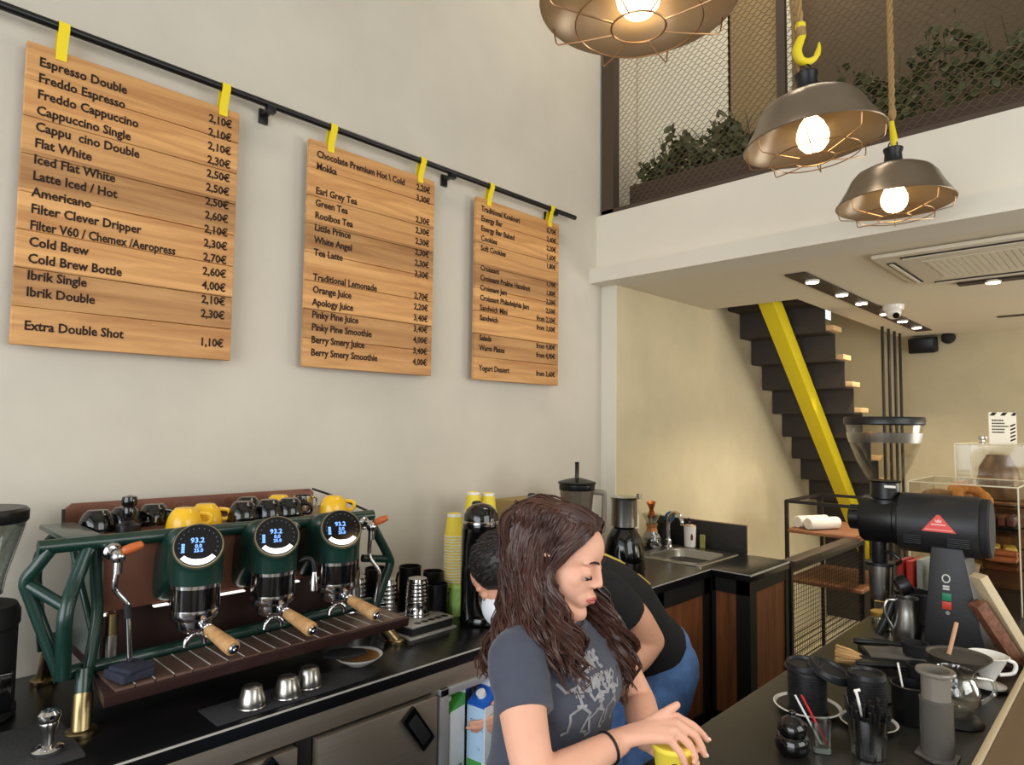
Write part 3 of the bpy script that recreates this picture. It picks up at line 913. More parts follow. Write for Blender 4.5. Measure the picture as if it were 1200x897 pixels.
# drip tray with slotted plates
part(G().loft([[V(p) for p in q] for q in (
    [(0.425, 0.466, 0.982), (0.425, 1.285, 0.984), (0.585, 1.272, 0.984), (0.592, 0.446, 0.980)],
    [(0.425, 0.466, 1.004), (0.425, 1.285, 1.007), (0.590, 1.272, 1.010), (0.598, 0.444, 1.006)])]), 'drip_tray', M_darkbrown, 0.003)
M_slat = mat('tray_plate', (122, 96, 84), 0.3, 0.5, noise=0.2, nscale=40)
n = 19
for i in range(n):
    ya, yb = 0.47 + 0.795 * i / n, 0.47 + 0.795 * (i + 1) / n - 0.003
    part(G().bb((0.438, ya, 1.004), (0.582 - 0.006 * i / n, yb, 1.0125)), 'tray_plate', M_slat)
    if i:
        part(G().tube([(0.438, ya - 0.0015, 1.0125), (0.58 - 0.006 * i / n, ya - 0.0015, 1.0125)], 0.0015, 5), 'tray_slot', bpy.data.materials['edge_strip'])
# group heads
M_disp = mat('display_glass', (8, 10, 16), 0.1)
M_digit = mat('display_digits', (120, 170, 255), 0.4, emit=(110, 160, 255), estr=0.8)
for k, yy in enumerate((0.656, 0.858, 1.052)):
    # green body: swept neck and round front
    dn = V((0.80, -0.30, 0.52)).normalized()
    dc = V((0.562, yy - 0.012, 1.300))
    g = G()
    sec = []
    for (x_, z0, z1, hw) in ((0.395, 1.138, 1.288, 0.064), (0.43, 1.150, 1.312, 0.066), (0.475, 1.185, 1.338, 0.066), (0.500, 1.198, 1.342, 0.060), (0.520, 1.21, 1.332, 0.046)):
        zc, hh = (z0 + z1) / 2, (z1 - z0) / 2
        ring = []
        for j in range(28):
            a_ = 2 * pi * j / 28
            cx_, sx_ = cos(a_), sin(a_)
            ring.append(V((x_, yy + hw * math.copysign(abs(cx_) ** 0.5, cx_), zc + hh * math.copysign(abs(sx_) ** 0.5, sx_))))
        sec.append(ring)
    g.loft(sec)
    # round front: from the vertical barrel top to the tilted display
    q0, q1 = V((0.525, yy, 1.207)), dc
    rings = []
    for i in range(9):
        t_ = i / 8
        n_ = (Z * (1 - t_) + dn * t_).normalized()
        c_ = q0 * (1 - t_) ** 2 + V((0.525, yy - 0.004, 1.275)) * 2 * t_ * (1 - t_) + q1 * t_ * t_
        e1 = (Y - n_ * Y.dot(n_)).normalized()
        e2 = n_.cross(e1)
        rad = 0.0605 + 0.0015 * sin(pi * t_) - 0.001 * t_
        rings.append([c_ + (e1 * cos(2 * pi * j / 32) + e2 * sin(2 * pi * j / 32)) * rad for j in range(32)])
    g.loft(rings)
    gh = part(g, 'group_head', M_green, ang=55)
    cz = V((0.525, yy, 0))
    part(G().lathe([(0.05, 1.196), (0.0575, 1.198), (0.0575, 1.211), (0.05, 1.213)], cz, n=36), 'collar', M_chrome, par=gh)
    part(G().lathe([(0.053, 1.145), (0.056, 1.146), (0.056, 1.197), (0.05, 1.199)], cz, n=36), 'barrel', M_blackgloss, par=gh)
    g = G()
    for s in (-1, 1):
        a0 = s * 1.25
        g.loft([[cz + V((0.0565 * cos(a0 + q), 0.0565 * sin(a0 + q), z_)) for q in (-0.16, -0.08, 0, 0.08, 0.16)] + [cz + V((0.0535 * cos(a0 + q), 0.0535 * sin(a0 + q), z_)) for q in (0.16, 0, -0.16)] for z_ in (1.148, 1.196)])
    part(g, 'barrel_trim', M_chrome, par=gh)
    part(G().lathe([(0.045, 1.118), (0.052, 1.120), (0.0565, 1.126), (0.058, 1.136), (0.0575, 1.146), (0.05, 1.147)], cz, n=36), 'lower_ring', M_chrome, par=gh)
    # display, tilted to the barista
    ex = V((0.3, 0.8, 0)).normalized()
    ey = dn.cross(ex).normalized()
    if ey.z < 0:
        ey = -ey
    part(G().lathe([(0.056, -0.02), (0.0575, 0.003), (0.0565, 0.0065), (0.0525, 0.0075)], dc, dn, n=40), 'bezel', mat('bezel_champagne', (150, 138, 112), 0.35, 0.7) if k == 0 else bpy.data.materials['bezel_champagne'], par=gh)
    part(G().lathe([(0.001, 0.0085), (0.0535, 0.0085), (0.0535, 0.006)], dc, dn, n=40), 'display', M_disp, par=gh)
    rr_ = lambda r_, a_: dc + dn * 0.0093 + (ex * cos(a_) + ey * sin(a_)) * r_
    g = G()
    A = [radians(-140 + 100 * i / 16) for i in range(17)]
    g.loft([[rr_(0.051, a_), rr_(0.036 + 0.004 * abs(a_ + pi / 2), a_), rr_(0.036 + 0.004 * abs(a_ + pi / 2), a_) + dn * 0.001, rr_(0.051, a_) + dn * 0.001] for a_ in A])
    part(g, 'display_arc', mat('display_white', (250, 250, 250), 0.4, emit=(250, 250, 250), estr=0.7) if k == 0 else bpy.data.materials['display_white'], par=gh)
    g = G()
    text_mesh(g, '93.2', dc + dn * 0.0093 - ex * 0.018 + ey * 0.006, ex, ey, 0.018, 0.0008, bold=0.0003)
    part(g, 'digits', M_digit, par=gh, smooth=False)
    g = G()
    text_mesh(g, '0.0', dc + dn * 0.0093 - ex * 0.008 - ey * 0.007, ex, ey, 0.013, 0.0008, bold=0.0003)
    part(g, 'digits', M_digit, par=gh, smooth=False)
    g = G()
    text_mesh(g, '25.0', dc + dn * 0.0093 - ex * 0.010 - ey * 0.018, ex, ey, 0.012, 0.0008, bold=0.0003)
    part(g, 'digits', M_digit, par=gh, smooth=False)
    g = G()
    for q in range(4):
        g.box(dc + dn * 0.0095 - ex * 0.034 - ey * (0.016 - q * 0.006), (0.006, 0.006, 0.004))
    part(g, 'gauge', M_digit, par=gh)
    g = G()
    for q in range(15):
        a_ = radians(-25 + 230 * q / 14)
        g.ball(rr_(0.043, a_), 0.0011, 6)
    part(g, 'dial_dots', mat('dial_dots', (150, 160, 190), 0.4) if k == 0 else bpy.data.materials['dial_dots'], par=gh)
    # portafilter
    pf = part(G().lathe([(0.02, 1.086), (0.034, 1.090), (0.042, 1.10), (0.043, 1.119), (0.03, 1.12)], cz, n=28), 'portafilter', M_chrome, par=None)
    hd = V((0.93, 0.16, -0.22)).normalized()
    h0 = cz + V((0.04, 0.006, 1.106))
    part(G().tube([h0 - hd * 0.005, h0 + hd * 0.022], [0.010, 0.010], 16).lathe([(0.011, 0), (0.0145, 0.004), (0.0145, 0.012), (0.011, 0.014)], h0 + hd * 0.012, hd, n=20), 'neck', M_chrome, par=pf)
    part(G().lathe([(0.011, 0.02), (0.014, 0.026), (0.0155, 0.06), (0.018, 0.11), (0.0185, 0.127), (0.016, 0.131), (0.001, 0.1315)], h0, hd, n=24), 'handle', M_handle, par=pf)
    part(G().lathe([(0.012, 0.130), (0.013, 0.133), (0.011, 0.136), (0.005, 0.137), (0.004, 0.140), (0.001, 0.1405)], h0, hd, n=20), 'end_cap', M_chrome, par=pf)
    g = G()
    for s in (-1, 1):
        g.tube(smooth_path([cz + V((0.0, 0, 1.088)), cz + V((0.008, s * 0.010, 1.079)), cz + V((0.010, s * 0.021, 1.070)), cz + V((0.010, s * 0.024, 1.055))], 5), [0.009] * 6 + [0.0075] * 10, 10)
    part(g, 'spout', M_chrome, par=pf)
# steam and water taps, pipes
def tap(y0, zz, sgn, pipe):
    part(G().lathe([(0.014, 0), (0.020, 0.006), (0.020, 0.02), (0.015, 0.026)], (0.455, y0, zz), X, n=20).cyl((0.475, y0, zz), (0.52, y0 + 0.004 * sgn, zz + 0.002), 0.011).ball((0.515, y0, zz - 0.006), 0.0165, 14).cyl((0.515, y0, zz - 0.01), (0.515, y0, zz - 0.045), 0.010), 'valve', M_chrome)
    hd = V((0.18, 0.93, 0.30)).normalized()
    part(G().lathe([(0.007, 0), (0.010, 0.004), (0.0115, 0.02), (0.009, 0.042), (0.001, 0.046)], V((0.522, y0 + 0.006, zz + 0.006)), hd, n=18), 'tap_knob', mat('tap_wood', (186, 96, 44), 0.4) if 'tap_wood' not in bpy.data.materials else bpy.data.materials['tap_wood'])
    part(G().tube(smooth_path(pipe, 6), 0.0062, 12), 'steam_pipe', M_chrome)


tap(0.482, 1.296, 1, [(0.515, 0.482, 1.27), (0.512, 0.478, 1.225), (0.51, 0.483, 1.21), (0.515, 0.503, 1.182), (0.515, 0.508, 1.16), (0.517, 0.516, 1.045)])
part(G().cyl((0.515, 0.5055, 1.175), (0.5155, 0.509, 1.145), 0.0085), 'pipe_grip', M_blackmatte)
tap(1.176, 1.293, 1, [(0.515, 1.172, 1.26), (0.512, 1.172, 1.215), (0.515, 1.176, 1.19), (0.53, 1.195, 1.155), (0.53, 1.197, 1.12), (0.525, 1.19, 1.06)])
for cy_ in (0.504, 1.192):
    cl_ = part(G().cyl((0.41, cy_, 1.084), (0.41, cy_, 1.01), 0.016), 'column', M_satin)
    part(G().cyl((0.41, cy_, 1.135), (0.41, cy_, 1.082), 0.0135), 'column_top', M_brass, par=cl_)
part(G().lathe([(0.001, -0.02), (0.017, -0.018), (0.02, 0), (0.02, 0.012), (0.017, 0.018), (0.001, 0.019)], (0.455, 0.945, 1.30), X, n=20), 'dial_knob', M_chrome)
wp = part(G().tube(smooth_path([(0.555, 0.918, 1.225), (0.565, 0.93, 1.232), (0.575, 0.945, 1.225), (0.578, 0.95, 1.19)], 5), 0.0065, 10), 'water_pipe', M_black)
part(G().lathe([(0.007, 0), (0.010, 0.02), (0.011, 0.05), (0.001, 0.052)], (0.578, 0.95, 1.195), (0.0, 0, -1), n=16), 'nozzle', M_chrome, par=wp)

# ------------------------------------------------------------------ cups on the machine


def handle_pts(r, zc, h, out):
    return smooth_path([(r * 0.93, 0, zc + h), (r + out * .7, 0, zc + h * 1.0), (r + out, 0, zc + h * .2), (r + out * .75, 0, zc - h * .7), (r * 0.84, 0, zc - h)], 5)


def cup(name, lab, loc, rz, m, r=0.045, h=0.056, group=None, upside=False):
    t = thing(name, lab, 'cup', loc, rz, group)
    out_ = [(r * (.58 + .44 * sin(pi / 2 * k / 10) ** .85), 0.004 + (h - 0.004) * (k / 10) ** 1.25) for k in range(11)]
    prof = [(r * .50, 0), (r * .56, 0.0015)] + out_ + [(a_ - .0028, b_ + (.003 if b_ < h * .9 else 0)) for a_, b_ in out_[::-1]] + [(0.001, 0.007)]
    if upside:
        prof = [(a_, h - b_) for a_, b_ in prof]
    G().lathe(prof, n=32).build('bowl', m, t, ang=60)
    hp = handle_pts(r * .95, h * .56, h * .26, 0.024)
    if upside:
        hp = [V((p.x, p.y, h - p.z)) for p in hp]
    G().tube(hp, 0.0045, 8, flat=1.3).build('handle', m, t)
    return t


TT = 1.3125
yc1 = cup('coffee_cup', 'yellow cup at the left end of the yellow pair on the machine', (0.335, 0.690, TT), radians(72), M_yellow_cup, group='yellow cups on the machine', upside=True)
lbl = (('yellow cup second from left on the machine, right beside another yellow cup', (0.285, 0.765, TT), 80),
       ('yellow cup behind the black cups at the right of the machine top', (0.20, 1.03, TT), 60),
       ('yellow cup alone at the right front end of the machine top', (0.33, 1.152, TT), 62))
for l_, p_, a_ in lbl:
    dup(yc1, p_, radians(a_), l_)
bc = cup('coffee_cup', 'black cup at the left end of the machine top behind the green cap', (0.24, 0.505, TT), radians(120), M_blackgloss, group='black cups on the machine', upside=True)
for l_, p_, a_ in (('black cup on the machine just left of the upright tamper', (0.22, 0.575, TT), 60),
                   ('black cup half hidden behind the first yellow cup on the machine', (0.20, 0.655, TT), 40),
                   ('black cup leftmost of the row between the yellow cups', (0.30, 0.868, TT), 70),
                   ('black cup second from left of the row between the yellow cups', (0.30, 0.948, TT), 60),
                   ('black cup third from left of the row between the yellow cups, handle to the right', (0.305, 1.012, TT), 55),
                   ('black cup behind the row of black cups at the middle of the machine top', (0.19, 0.93, TT), 70)):
    dup(bc, p_, radians(a_), l_)
sc_ = thing('steel_cup', 'small shiny steel cup with handle beside the right yellow cup', 'cup', (0.255, 1.085, TT))
G().lathe([(0.030, 0), (0.032, 0.003), (0.030, 0.055), (0.028, 0.055), (0.03, 0.006), (0.001, 0.005)], n=28).build('bowl', M_chrome, sc_)
G().tube([V((p.y, p.x, p.z)) for p in handle_pts(0.03, 0.03, 0.016, 0.02)], 0.0035, 8).build('handle', M_chrome, sc_)

tm = thing('tamper', 'black tamper standing upright among the cups on the machine', 'tamper', (0.30, 0.562, TT))
G().lathe([(0.029, 0), (0.029, 0.018), (0.016, 0.024), (0.012, 0.03)], n=28).build('base', M_black, tm)
G().lathe([(0.011, 0.026), (0.014, 0.04), (0.017, 0.06), (0.014, 0.066), (0.018, 0.072), (0.020, 0.082), (0.017, 0.092), (0.001, 0.096)], n=24).build('handle', M_blackgloss, tm)

# ------------------------------------------------------------------ things on the left worktop
tl = tag(G().box((0, 0, 0.011), (0.085, 0.075, 0.020), 0.2).box((0.004, 0.004, 0.024), (0.075, 0.066, 0.012), 0.35).build('folded_cloth', mat('cloth_navy', (40, 44, 58), 0.95, noise=0.2, nscale=60, bump=0.5, bscale=120), bevel=0.006, seg=3),
         'small dark navy cloth folded on the drip tray under the steam pipe', 'cloth')
tl.location = (0.53, 0.512, 1.0128)

g = G()
g.box((0.615, 0.86, CT + 0.002), (0.115, 0.40, 0.0036))
tag(g.build('bar_mat', mat('mat_grey', (44, 44, 48), 0.9, bump=0.3, bscale=200), bevel=0.0015), 'long dark rubber mat under the three upturned steel cups', 'mat')
for k, (x_, y_) in enumerate(((0.628, 0.762), (0.632, 0.853), (0.612, 0.925))):
    t = thing('steel_beaker', ('leftmost', 'middle', 'rightmost')[k] + ' of three small upturned steel cups on the dark mat', 'cup', (x_, y_, CT + 0.0042), 0, 'upturned steel cups on the mat')
    G().lathe([(0.0325, 0), (0.0335, 0.003), (0.031, 0.02), (0.0235, 0.047), (0.0205, 0.05), (0.001, 0.0505), (0.001, 0.048), (0.019, 0.046), (0.03, 0.004)], n=32).build('bowl', M_satin, t, ang=50)
    G().lathe([(0.0332, 0.0005), (0.0345, 0.002), (0.0335, 0.0045)], n=32, caps=False).build('rim', M_satin, t)

sa = thing('saucer', 'round white rimmed saucer with a dark centre on the black worktop', 'saucer', (0.555, 1.115, CT))
G().lathe([(0.03, 0), (0.034, 0.003), (0.056, 0.016), (0.068, 0.025), (0.0695, 0.028), (0.066, 0.0275), (0.054, 0.0185), (0.034, 0.008), (0.001, 0.007)], n=40).build('plate', M_white_gloss, sa)
G().lathe([(0.001, 0.0075), (0.034, 0.0088), (0.053, 0.0192), (0.060, 0.0238), (0.0605, 0.0232), (0.034, 0.0075)], n=40).build('centre', mat('saucer_tan', (150, 108, 62), 0.4), sa)
sp_ = tag(G().prism([(-.075, -.02), (-.03, -.044), (.025, -.036), (.05, -.014), (.038, .012), (.0, .03), (-.06, .026)], (0.535, 1.098, CT + 0.0285), V((.55, .83, .03)).normalized(), V((-.83, .55, .0)).normalized(), Z, 0.009).build('folded_filter_cloth', mat('dark_cloth', (36, 34, 36), 0.9), bevel=0.003),
          'dark crumpled cloth lying across the saucer', 'cloth')

# knock box: grey tray with black top plates and a stack of steel beakers on it
kb = thing('rinser_tray', 'low grey rinser tray with round holes beside the tall black mixer', 'tray', (0.43, 1.435, CT + 0.0004), radians(2))
G().bb((-0.10, -0.095, 0.0), (0.07, 0.11, 0.008)).build('base', mat('tray_silver', (186, 182, 174), 0.35, 0.35), kb, bevel=0.002)
G().bb((-0.095, -0.08, 0.008), (0.06, 0.10, 0.034)).build('body', M_blackmatte, kb, bevel=0.003)
G().bb((-0.098, -0.083, 0.034), (0.063, 0.103, 0.041)).build('cover', bpy.data.materials['tray_silver'], kb, bevel=0.0015)
for k in range(5):
    G().lathe([(0.001, 0.0412), (0.013, 0.0412), (0.013, 0.040)], (0.04, -0.04 + k * 0.03, 0), n=18).build('hole', M_black, kb)


def tumbler_stack(where, loc, r, n_, h, step):
    """upturned tumblers nested one over another, each an object of its own"""
    rib_ = []
    for k in range(5):
        z_, q_ = h * (.42 + .105 * k), r * (.95 - .028 * k)
        rib_ += [(q_, z_), (q_ * 1.035, z_ + 0.002), (q_ * 1.035, z_ + 0.006), (q_ * .985, z_ + 0.008)]
    prof = [(r, 0), (r * 1.04, 0.002), (r * 1.04, 0.006), (r * 0.99, 0.009)] + rib_ + [(r * 0.80, h - 0.006), (r * 0.76, h), (0.001, h), (0.001, h - 0.002), (r * 0.78, h - 0.003), (r * 0.95, 0.006)]
    for i in range(n_):
        nm = 'topmost' if i == n_ - 1 else ('lowest' if i == 0 else ('second', 'third', 'fourth')[i - 1])
        if i == 0:
            first = G().lathe(prof, n=32).build('steel_tumbler', M_chrome, ang=45)
            o = first
        else:
            o = first.copy()
            COL.objects.link(o)
        o.location = (loc[0], loc[1], loc[2] + step * i)
        tag(o, nm + ' upturned steel tumbler of the nested stack ' + where, 'tumbler', 'nested steel tumblers')


tumbler_stack('standing on the grey rinser tray', (0.40, 1.448, CT + 0.0415), 0.042, 2, 0.118, 0.010)
tumbler_stack('on the worktop just behind the rinser tray', (0.30, 1.39, CT + 0.0004), 0.042, 3, 0.135, 0.012)
tumbler_stack('behind the right green tube of the machine', (0.21, 1.325, CT + 0.0004), 0.042, 3, 0.138, 0.012)
jr = thing('steel_jar', 'wide steel jar with a lid against the wall behind the tumblers', 'jar', (0.08, 1.36, CT))
G().lathe([(0.05, 0), (0.052, 0.004), (0.052, 0.15), (0.049, 0.154)], n=32).build('body', M_satin, jr)
G().lathe([(0.054, 0.152), (0.055, 0.156), (0.055, 0.172), (0.05, 0.178), (0.02, 0.18), (0.014, 0.188), (0.001, 0.19)], n=32).build('lid', M_chrome, jr)


def mug(lab, loc, rz, r=0.038, h=0.09):
    t = thing('black_mug', lab, 'mug', loc, rz, 'black mugs and jugs before the mixer')
    G().lathe([(r * .93, 0), (r, 0.004), (r, h), (r * .93, h), (r * .92, 0.008), (0.001, 0.007)], n=28).build('body', M_black, t)
    G().tube(handle_pts(r, h * .52, h * .27, 0.026), 0.0045, 8).build('handle', M_black, t)
    return t


mug('tall black jug at the front of the black mugs, beside the mixer base', (0.375, 1.555, CT), radians(200), 0.041, 0.13)
mug('black mug behind the front black jug, next to the yellow cup tower', (0.30, 1.60, CT), radians(60), 0.038, 0.155)
mug('black mug leftmost of the black mugs, before the wall', (0.21, 1.56, CT), radians(190), 0.042, 0.165)
mug('dark mug right behind the steel tumblers on the worktop', (0.15, 1.45, CT), radians(190), 0.042, 0.165)
tag(G().bb((0.20, 1.63, CT), (0.235, 1.66, CT + 0.14)).build('red_packet', mat('red_packet', (196, 40, 30), 0.5), bevel=0.004), 'small red packet standing between the black mugs and the cups', 'packet')
gp = thing('green_packet', 'crumpled lime green packet at the foot of the yellow cup tower', 'packet', (0.37, 1.645, CT))
g = G()
r_ = random.Random(5)
g.loft([[V((0.030 * cos(a_) * k_ + r_.uniform(-.004, .004), 0.020 * sin(a_) * k_ + r_.uniform(-.004, .004), z_)) for a_ in [2 * pi * j / 12 for j in range(12)]] for z_, k_ in ((0, 1), (.04, 1.05), (.06, 1.1), (.085, .9), (.10, 1.0), (.11, .5))])
g.build('bag', mat('lime', (166, 204, 104), 0.5), gp, smooth=False)


HC = 0.085
mid_cup = G().lathe([(0.0375, 0), (0.0395, 0.001), (0.0395, 0.004), (0.0375, 0.005), (0.0275, HC - 0.006), (0.0272, HC), (0.0255, HC), (0.025, HC - 0.004), (0.001, HC - 0.004), (0.001, HC - 0.006), (0.0252, HC - 0.007), (0.0355, 0.004)], n=26).build('paper_cup', M_paper_yellow, ang=50)
G().lathe([(0.0385, 0.0), (0.0405, 0.001), (0.0405, 0.0042), (0.0385, 0.005)], n=26, caps=False).build('rim', M_white_gloss, mid_cup)
G().lathe([(0.0284, HC - 0.010), (0.0278, HC + 0.0005), (0.0262, HC + 0.0005)], n=26, caps=False).build('base_band', M_white_gloss, mid_cup)
made_ = []


def cup_tower(where, loc, n_):
    """upturned paper cups nested into a tower, each an object of its own"""
    for i in range(n_):
        p_ = (loc[0], loc[1], loc[2] + i * 0.0105)
        lab = ('topmost yellow paper cup of the tower ' if i == n_ - 1 else 'yellow paper cup nested inside the tower ') + where
        if not made_:
            mid_cup.location = p_
            tag(mid_cup, lab, 'paper cup', 'yellow paper cups in the tower ' + where)
            made_.append(1)
        else:
            dup(mid_cup, p_, 0, lab, 'yellow paper cups in the tower ' + where)


cup_tower('standing before the black mixer', (0.335, 1.67, CT + 0.0805), 20)
cup_tower('farther from the corner behind the mixer', (0.2, 1.89, CT + 0.0005), 33)
cup_tower('nearer the corner behind the mixer', (0.2, 1.975, CT + 0.0005), 32)
tag(G().lathe([(0.042, 0), (0.043, 0.003), (0.043, 0.076), (0.04, 0.08), (0.001, 0.08)], (0.335, 1.67, CT), n=28).build('cup_stand', M_black), 'black round stand under the tall tower of yellow paper cups', 'stand')


def mixer(lab, loc, rz, s=1.0):
    t = thing('drink_mixer', lab, 'mixer', loc, rz, 'tall black drink mixers')
    G().lathe([(0.07, 0), (0.085, 0.004), (0.088, 0.016), (0.083, 0.03), (0.05, 0.04)], n=36).build('base', M_blackgloss, t)
    g = G()
    sec = []
    for z_, hw, hd_, yo in ((0.02, .060, .050, -.035), (0.08, .052, .036, -.048), (0.2, .050, .030, -.054), (0.31, .052, .034, -.050), (0.37, .056, .055, -.028)):
        sec.append([V((hw * math.copysign(abs(cos(a_)) ** .6, cos(a_)), yo + hd_ * math.copysign(abs(sin(a_)) ** .6, sin(a_)), z_)) for a_ in [2 * pi * j / 28 for j in range(28)]])
    g.loft(sec)
    g.build('column', M_blackgloss, t, ang=60)
    G().lathe([(0.066, 0.36), (0.069, 0.375), (0.0685, 0.388), (0.064, 0.40)], (0, -0.01, 0), n=36).build('head', M_blackgloss, t)
    G().lathe([(0.0685, 0.386), (0.071, 0.388), (0.071, 0.397), (0.0685, 0.399)], (0, -0.01, 0), n=36).build('trim_ring', M_chrome, t)
    G().lathe([(0.067, 0.398), (0.065, 0.42), (0.055, 0.443), (0.035, 0.46), (0.015, 0.466), (0.001, 0.467)], (0, -0.01, 0), n=36).build('cap', M_blackgloss, t, ang=60)
    G().lathe([(0.02, 0), (0.02, 0.012), (0.015, 0.018), (0.001, 0.019)], (-0.045, -0.02, 0.45), (-0.3, 0, 1), n=16).build('knob', M_black, t)
    G().cyl((0, 0.012, 0.36), (0, 0.012, 0.10), 0.005, n=10).lathe([(0.001, 0.1), (0.018, 0.1), (0.018, 0.094), (0.001, 0.092)], (0, 0.012, 0), n=16).build('spindle', M_chrome, t)
    G().tube(smooth_path([(-.035, -.012, .30), (-.036, -.004, .2), (-.034, .004, .1), (-.01, .03, .045)], 5), 0.006, 8).build('cup_rail', M_chrome, t)
    return t


mixer('tall glossy black drink mixer standing beside the yellow paper cups', (0.50, 1.665, CT), radians(-35)).scale = (0.95, 0.95, 0.9)
mixer('second glossy black drink mixer, behind the bent over man', (0.33, 2.15, 0.92), radians(-35)).scale = (0.9, 0.9, 0.82)

# blender, boiler pot and friends
bl = thing('blender', 'tall blender jug with black lid and long tamper stick before the wall corner', 'blender', (0.33, 2.42, 0.92))
bl.scale = (0.95, 0.95, 1.05)
G().loft([[V((hw * math.copysign(abs(cos(a_)) ** .6, cos(a_)), hw * math.copysign(abs(sin(a_)) ** .6, sin(a_)), z_)) for a_ in [2 * pi * j / 28 for j in range(28)]] for z_, hw in ((0, .095), (.01, .1), (.15, .085), (.17, .06))]).build('motor_base', M_black, bl, ang=50)
G().lathe([(0.055, 0.17), (0.062, 0.18), (0.078, 0.33), (0.084, 0.37), (0.08, 0.37), (0.058, 0.19), (0.001, 0.185)], n=10).build('jug', mat('jug_grey', (120, 110, 96), 0.25, 0.5), bl, ang=20)
G().lathe([(0.084, 0.368), (0.087, 0.372), (0.087, 0.392), (0.094, 0.398), (0.09, 0.404), (0.05, 0.414), (0.022, 0.42)], n=32).build('lid', M_black, bl)
G().lathe([(0.012, 0.41), (0.010, 0.42), (0.010, 0.485), (0.012, 0.49), (0.001, 0.491)], n=16).build('stick', M_black, bl)
G().tube([V((p.x, p.y, p.z)) for p in smooth_path([(0.055, .055, .36), (.09, .09, .355), (.095, .095, .33), (.09, .09, .2), (.075, .075, .19)], 4)], 0.012, 8).build('handle', mat('jug_handle', (128, 118, 104), 0.4), bl)
bx = tag(G().bb((0.02, 2.20, 0.9205), (0.2, 2.42, 1.255)).build('cardboard_box', mat('cardboard', (170, 144, 92), 0.9), bevel=0.003), 'plain tan box against the wall behind the blender', 'box')

pot = thing('coffee_boiler', 'steel pot on a glossy black round machine right of the blender', 'machine', (0.43, 2.655, 0.92))
pot.scale = (0.95, 0.95, 1.2)
G().lathe([(0.10, 0), (0.105, 0.01), (0.10, 0.08), (0.085, 0.13), (0.06, 0.165), (0.045, 0.175)], n=36).build('body', M_blackgloss, pot, ang=60)
G().lathe([(0.05, 0.17), (0.064, 0.175), (0.064, 0.275), (0.068, 0.285), (0.062, 0.285), (0.06, 0.19), (0.001, 0.18)], n=36).build('bowl', M_satin, pot)
G().lathe([(0.07, 0.284), (0.071, 0.288), (0.06, 0.292), (0.02, 0.294)], n=36, caps=True).build('lid', M_chrome, pot)
G().bb((0.04, 0.05, 0.28), (0.055, 0.08, 0.30)).build('lever', M_chrome, pot)
wb = thing('white_panel_box', 'slim white upright box right of the steel pot', 'box', (0.33, 2.86, 0.92))
G().bb((-0.03, -0.035, 0), (0.03, 0.035, 0.235)).build('box', mat('offwhite', (222, 212, 186), 0.6), wb, bevel=0.006)
G().lathe([(0.008, 0), (0.008, 0.006), (0.001, 0.007)], (0.03, 0.01, 0.16), X, n=14).build('button', M_satin, wb)

# ------------------------------------------------------------------ left edge: grinder, tamper
gr = thing('coffee_grinder', 'black coffee grinder with clear hopper at the left edge of the picture', 'grinder', (0.235, 0.257, CT))
G().lathe([(0.088, 0), (0.094, 0.004), (0.094, 0.02), (0.09, 0.022), (0.09, 0.21), (0.094, 0.215), (0.094, 0.245), (0.086, 0.262), (0.06, 0.27), (0.045, 0.272)], n=40).build('body', M_blackmatte, gr, ang=35)
G().lathe([(0.05, 0.27), (0.05, 0.285), (0.056, 0.29)], n=32).build('collar', M_black, gr)
G().lathe([(0.056, 0.288), (0.062, 0.33), (0.078, 0.39), (0.092, 0.44), (0.097, 0.462), (0.094, 0.462), (0.088, 0.438), (0.074, 0.39), (0.058, 0.33), (0.052, 0.29)], n=40, caps=False, closed=True).build('hopper', M_glass, gr, ang=60)
G().lathe([(0.097, 0.458), (0.1, 0.462), (0.1, 0.486), (0.094, 0.492), (0.001, 0.494), (0.001, 0.486), (0.09, 0.484), (0.095, 0.478)], n=40).build('lid', M_black, gr)
G().bb((0.085, 0.02, 0.03), (0.10, 0.07, 0.12)).build('control_panel', M_blackgloss, gr, bevel=0.004)
G().tube([(0.0, -0.09, 0.05), (0.05, -0.12, 0.05), (0.09, -0.1, 0.05)], 0.006, 8).build('fork', M_satin, gr)

pm = tag(G().box((0.50, 0.27, CT + 0.004), (0.24, 0.28, 0.008)).build('tamping_mat', mat('mat_dark', (50, 50, 52), 0.85, bump=0.3, bscale=120), bevel=0.003), 'dark rubber tamping mat at the lower left corner of the worktop', 'mat')
tp = thing('hand_tamper', 'chrome tamper standing on the dark rubber mat at lower left', 'tamper', (0.563, 0.353, CT + 0.0085))
G().lathe([(0.029, 0), (0.0295, 0.002), (0.0295, 0.010), (0.024, 0.014), (0.012, 0.019)], n=32).build('base', M_chrome, tp)
G().lathe([(0.012, 0.017), (0.0115, 0.03), (0.014, 0.048), (0.018, 0.058), (0.018, 0.062), (0.0165, 0.063), (0.019, 0.066), (0.0215, 0.074), (0.021, 0.081), (0.015, 0.087), (0.001, 0.089)], n=28).build('handle', M_chrome, tp, ang=30)

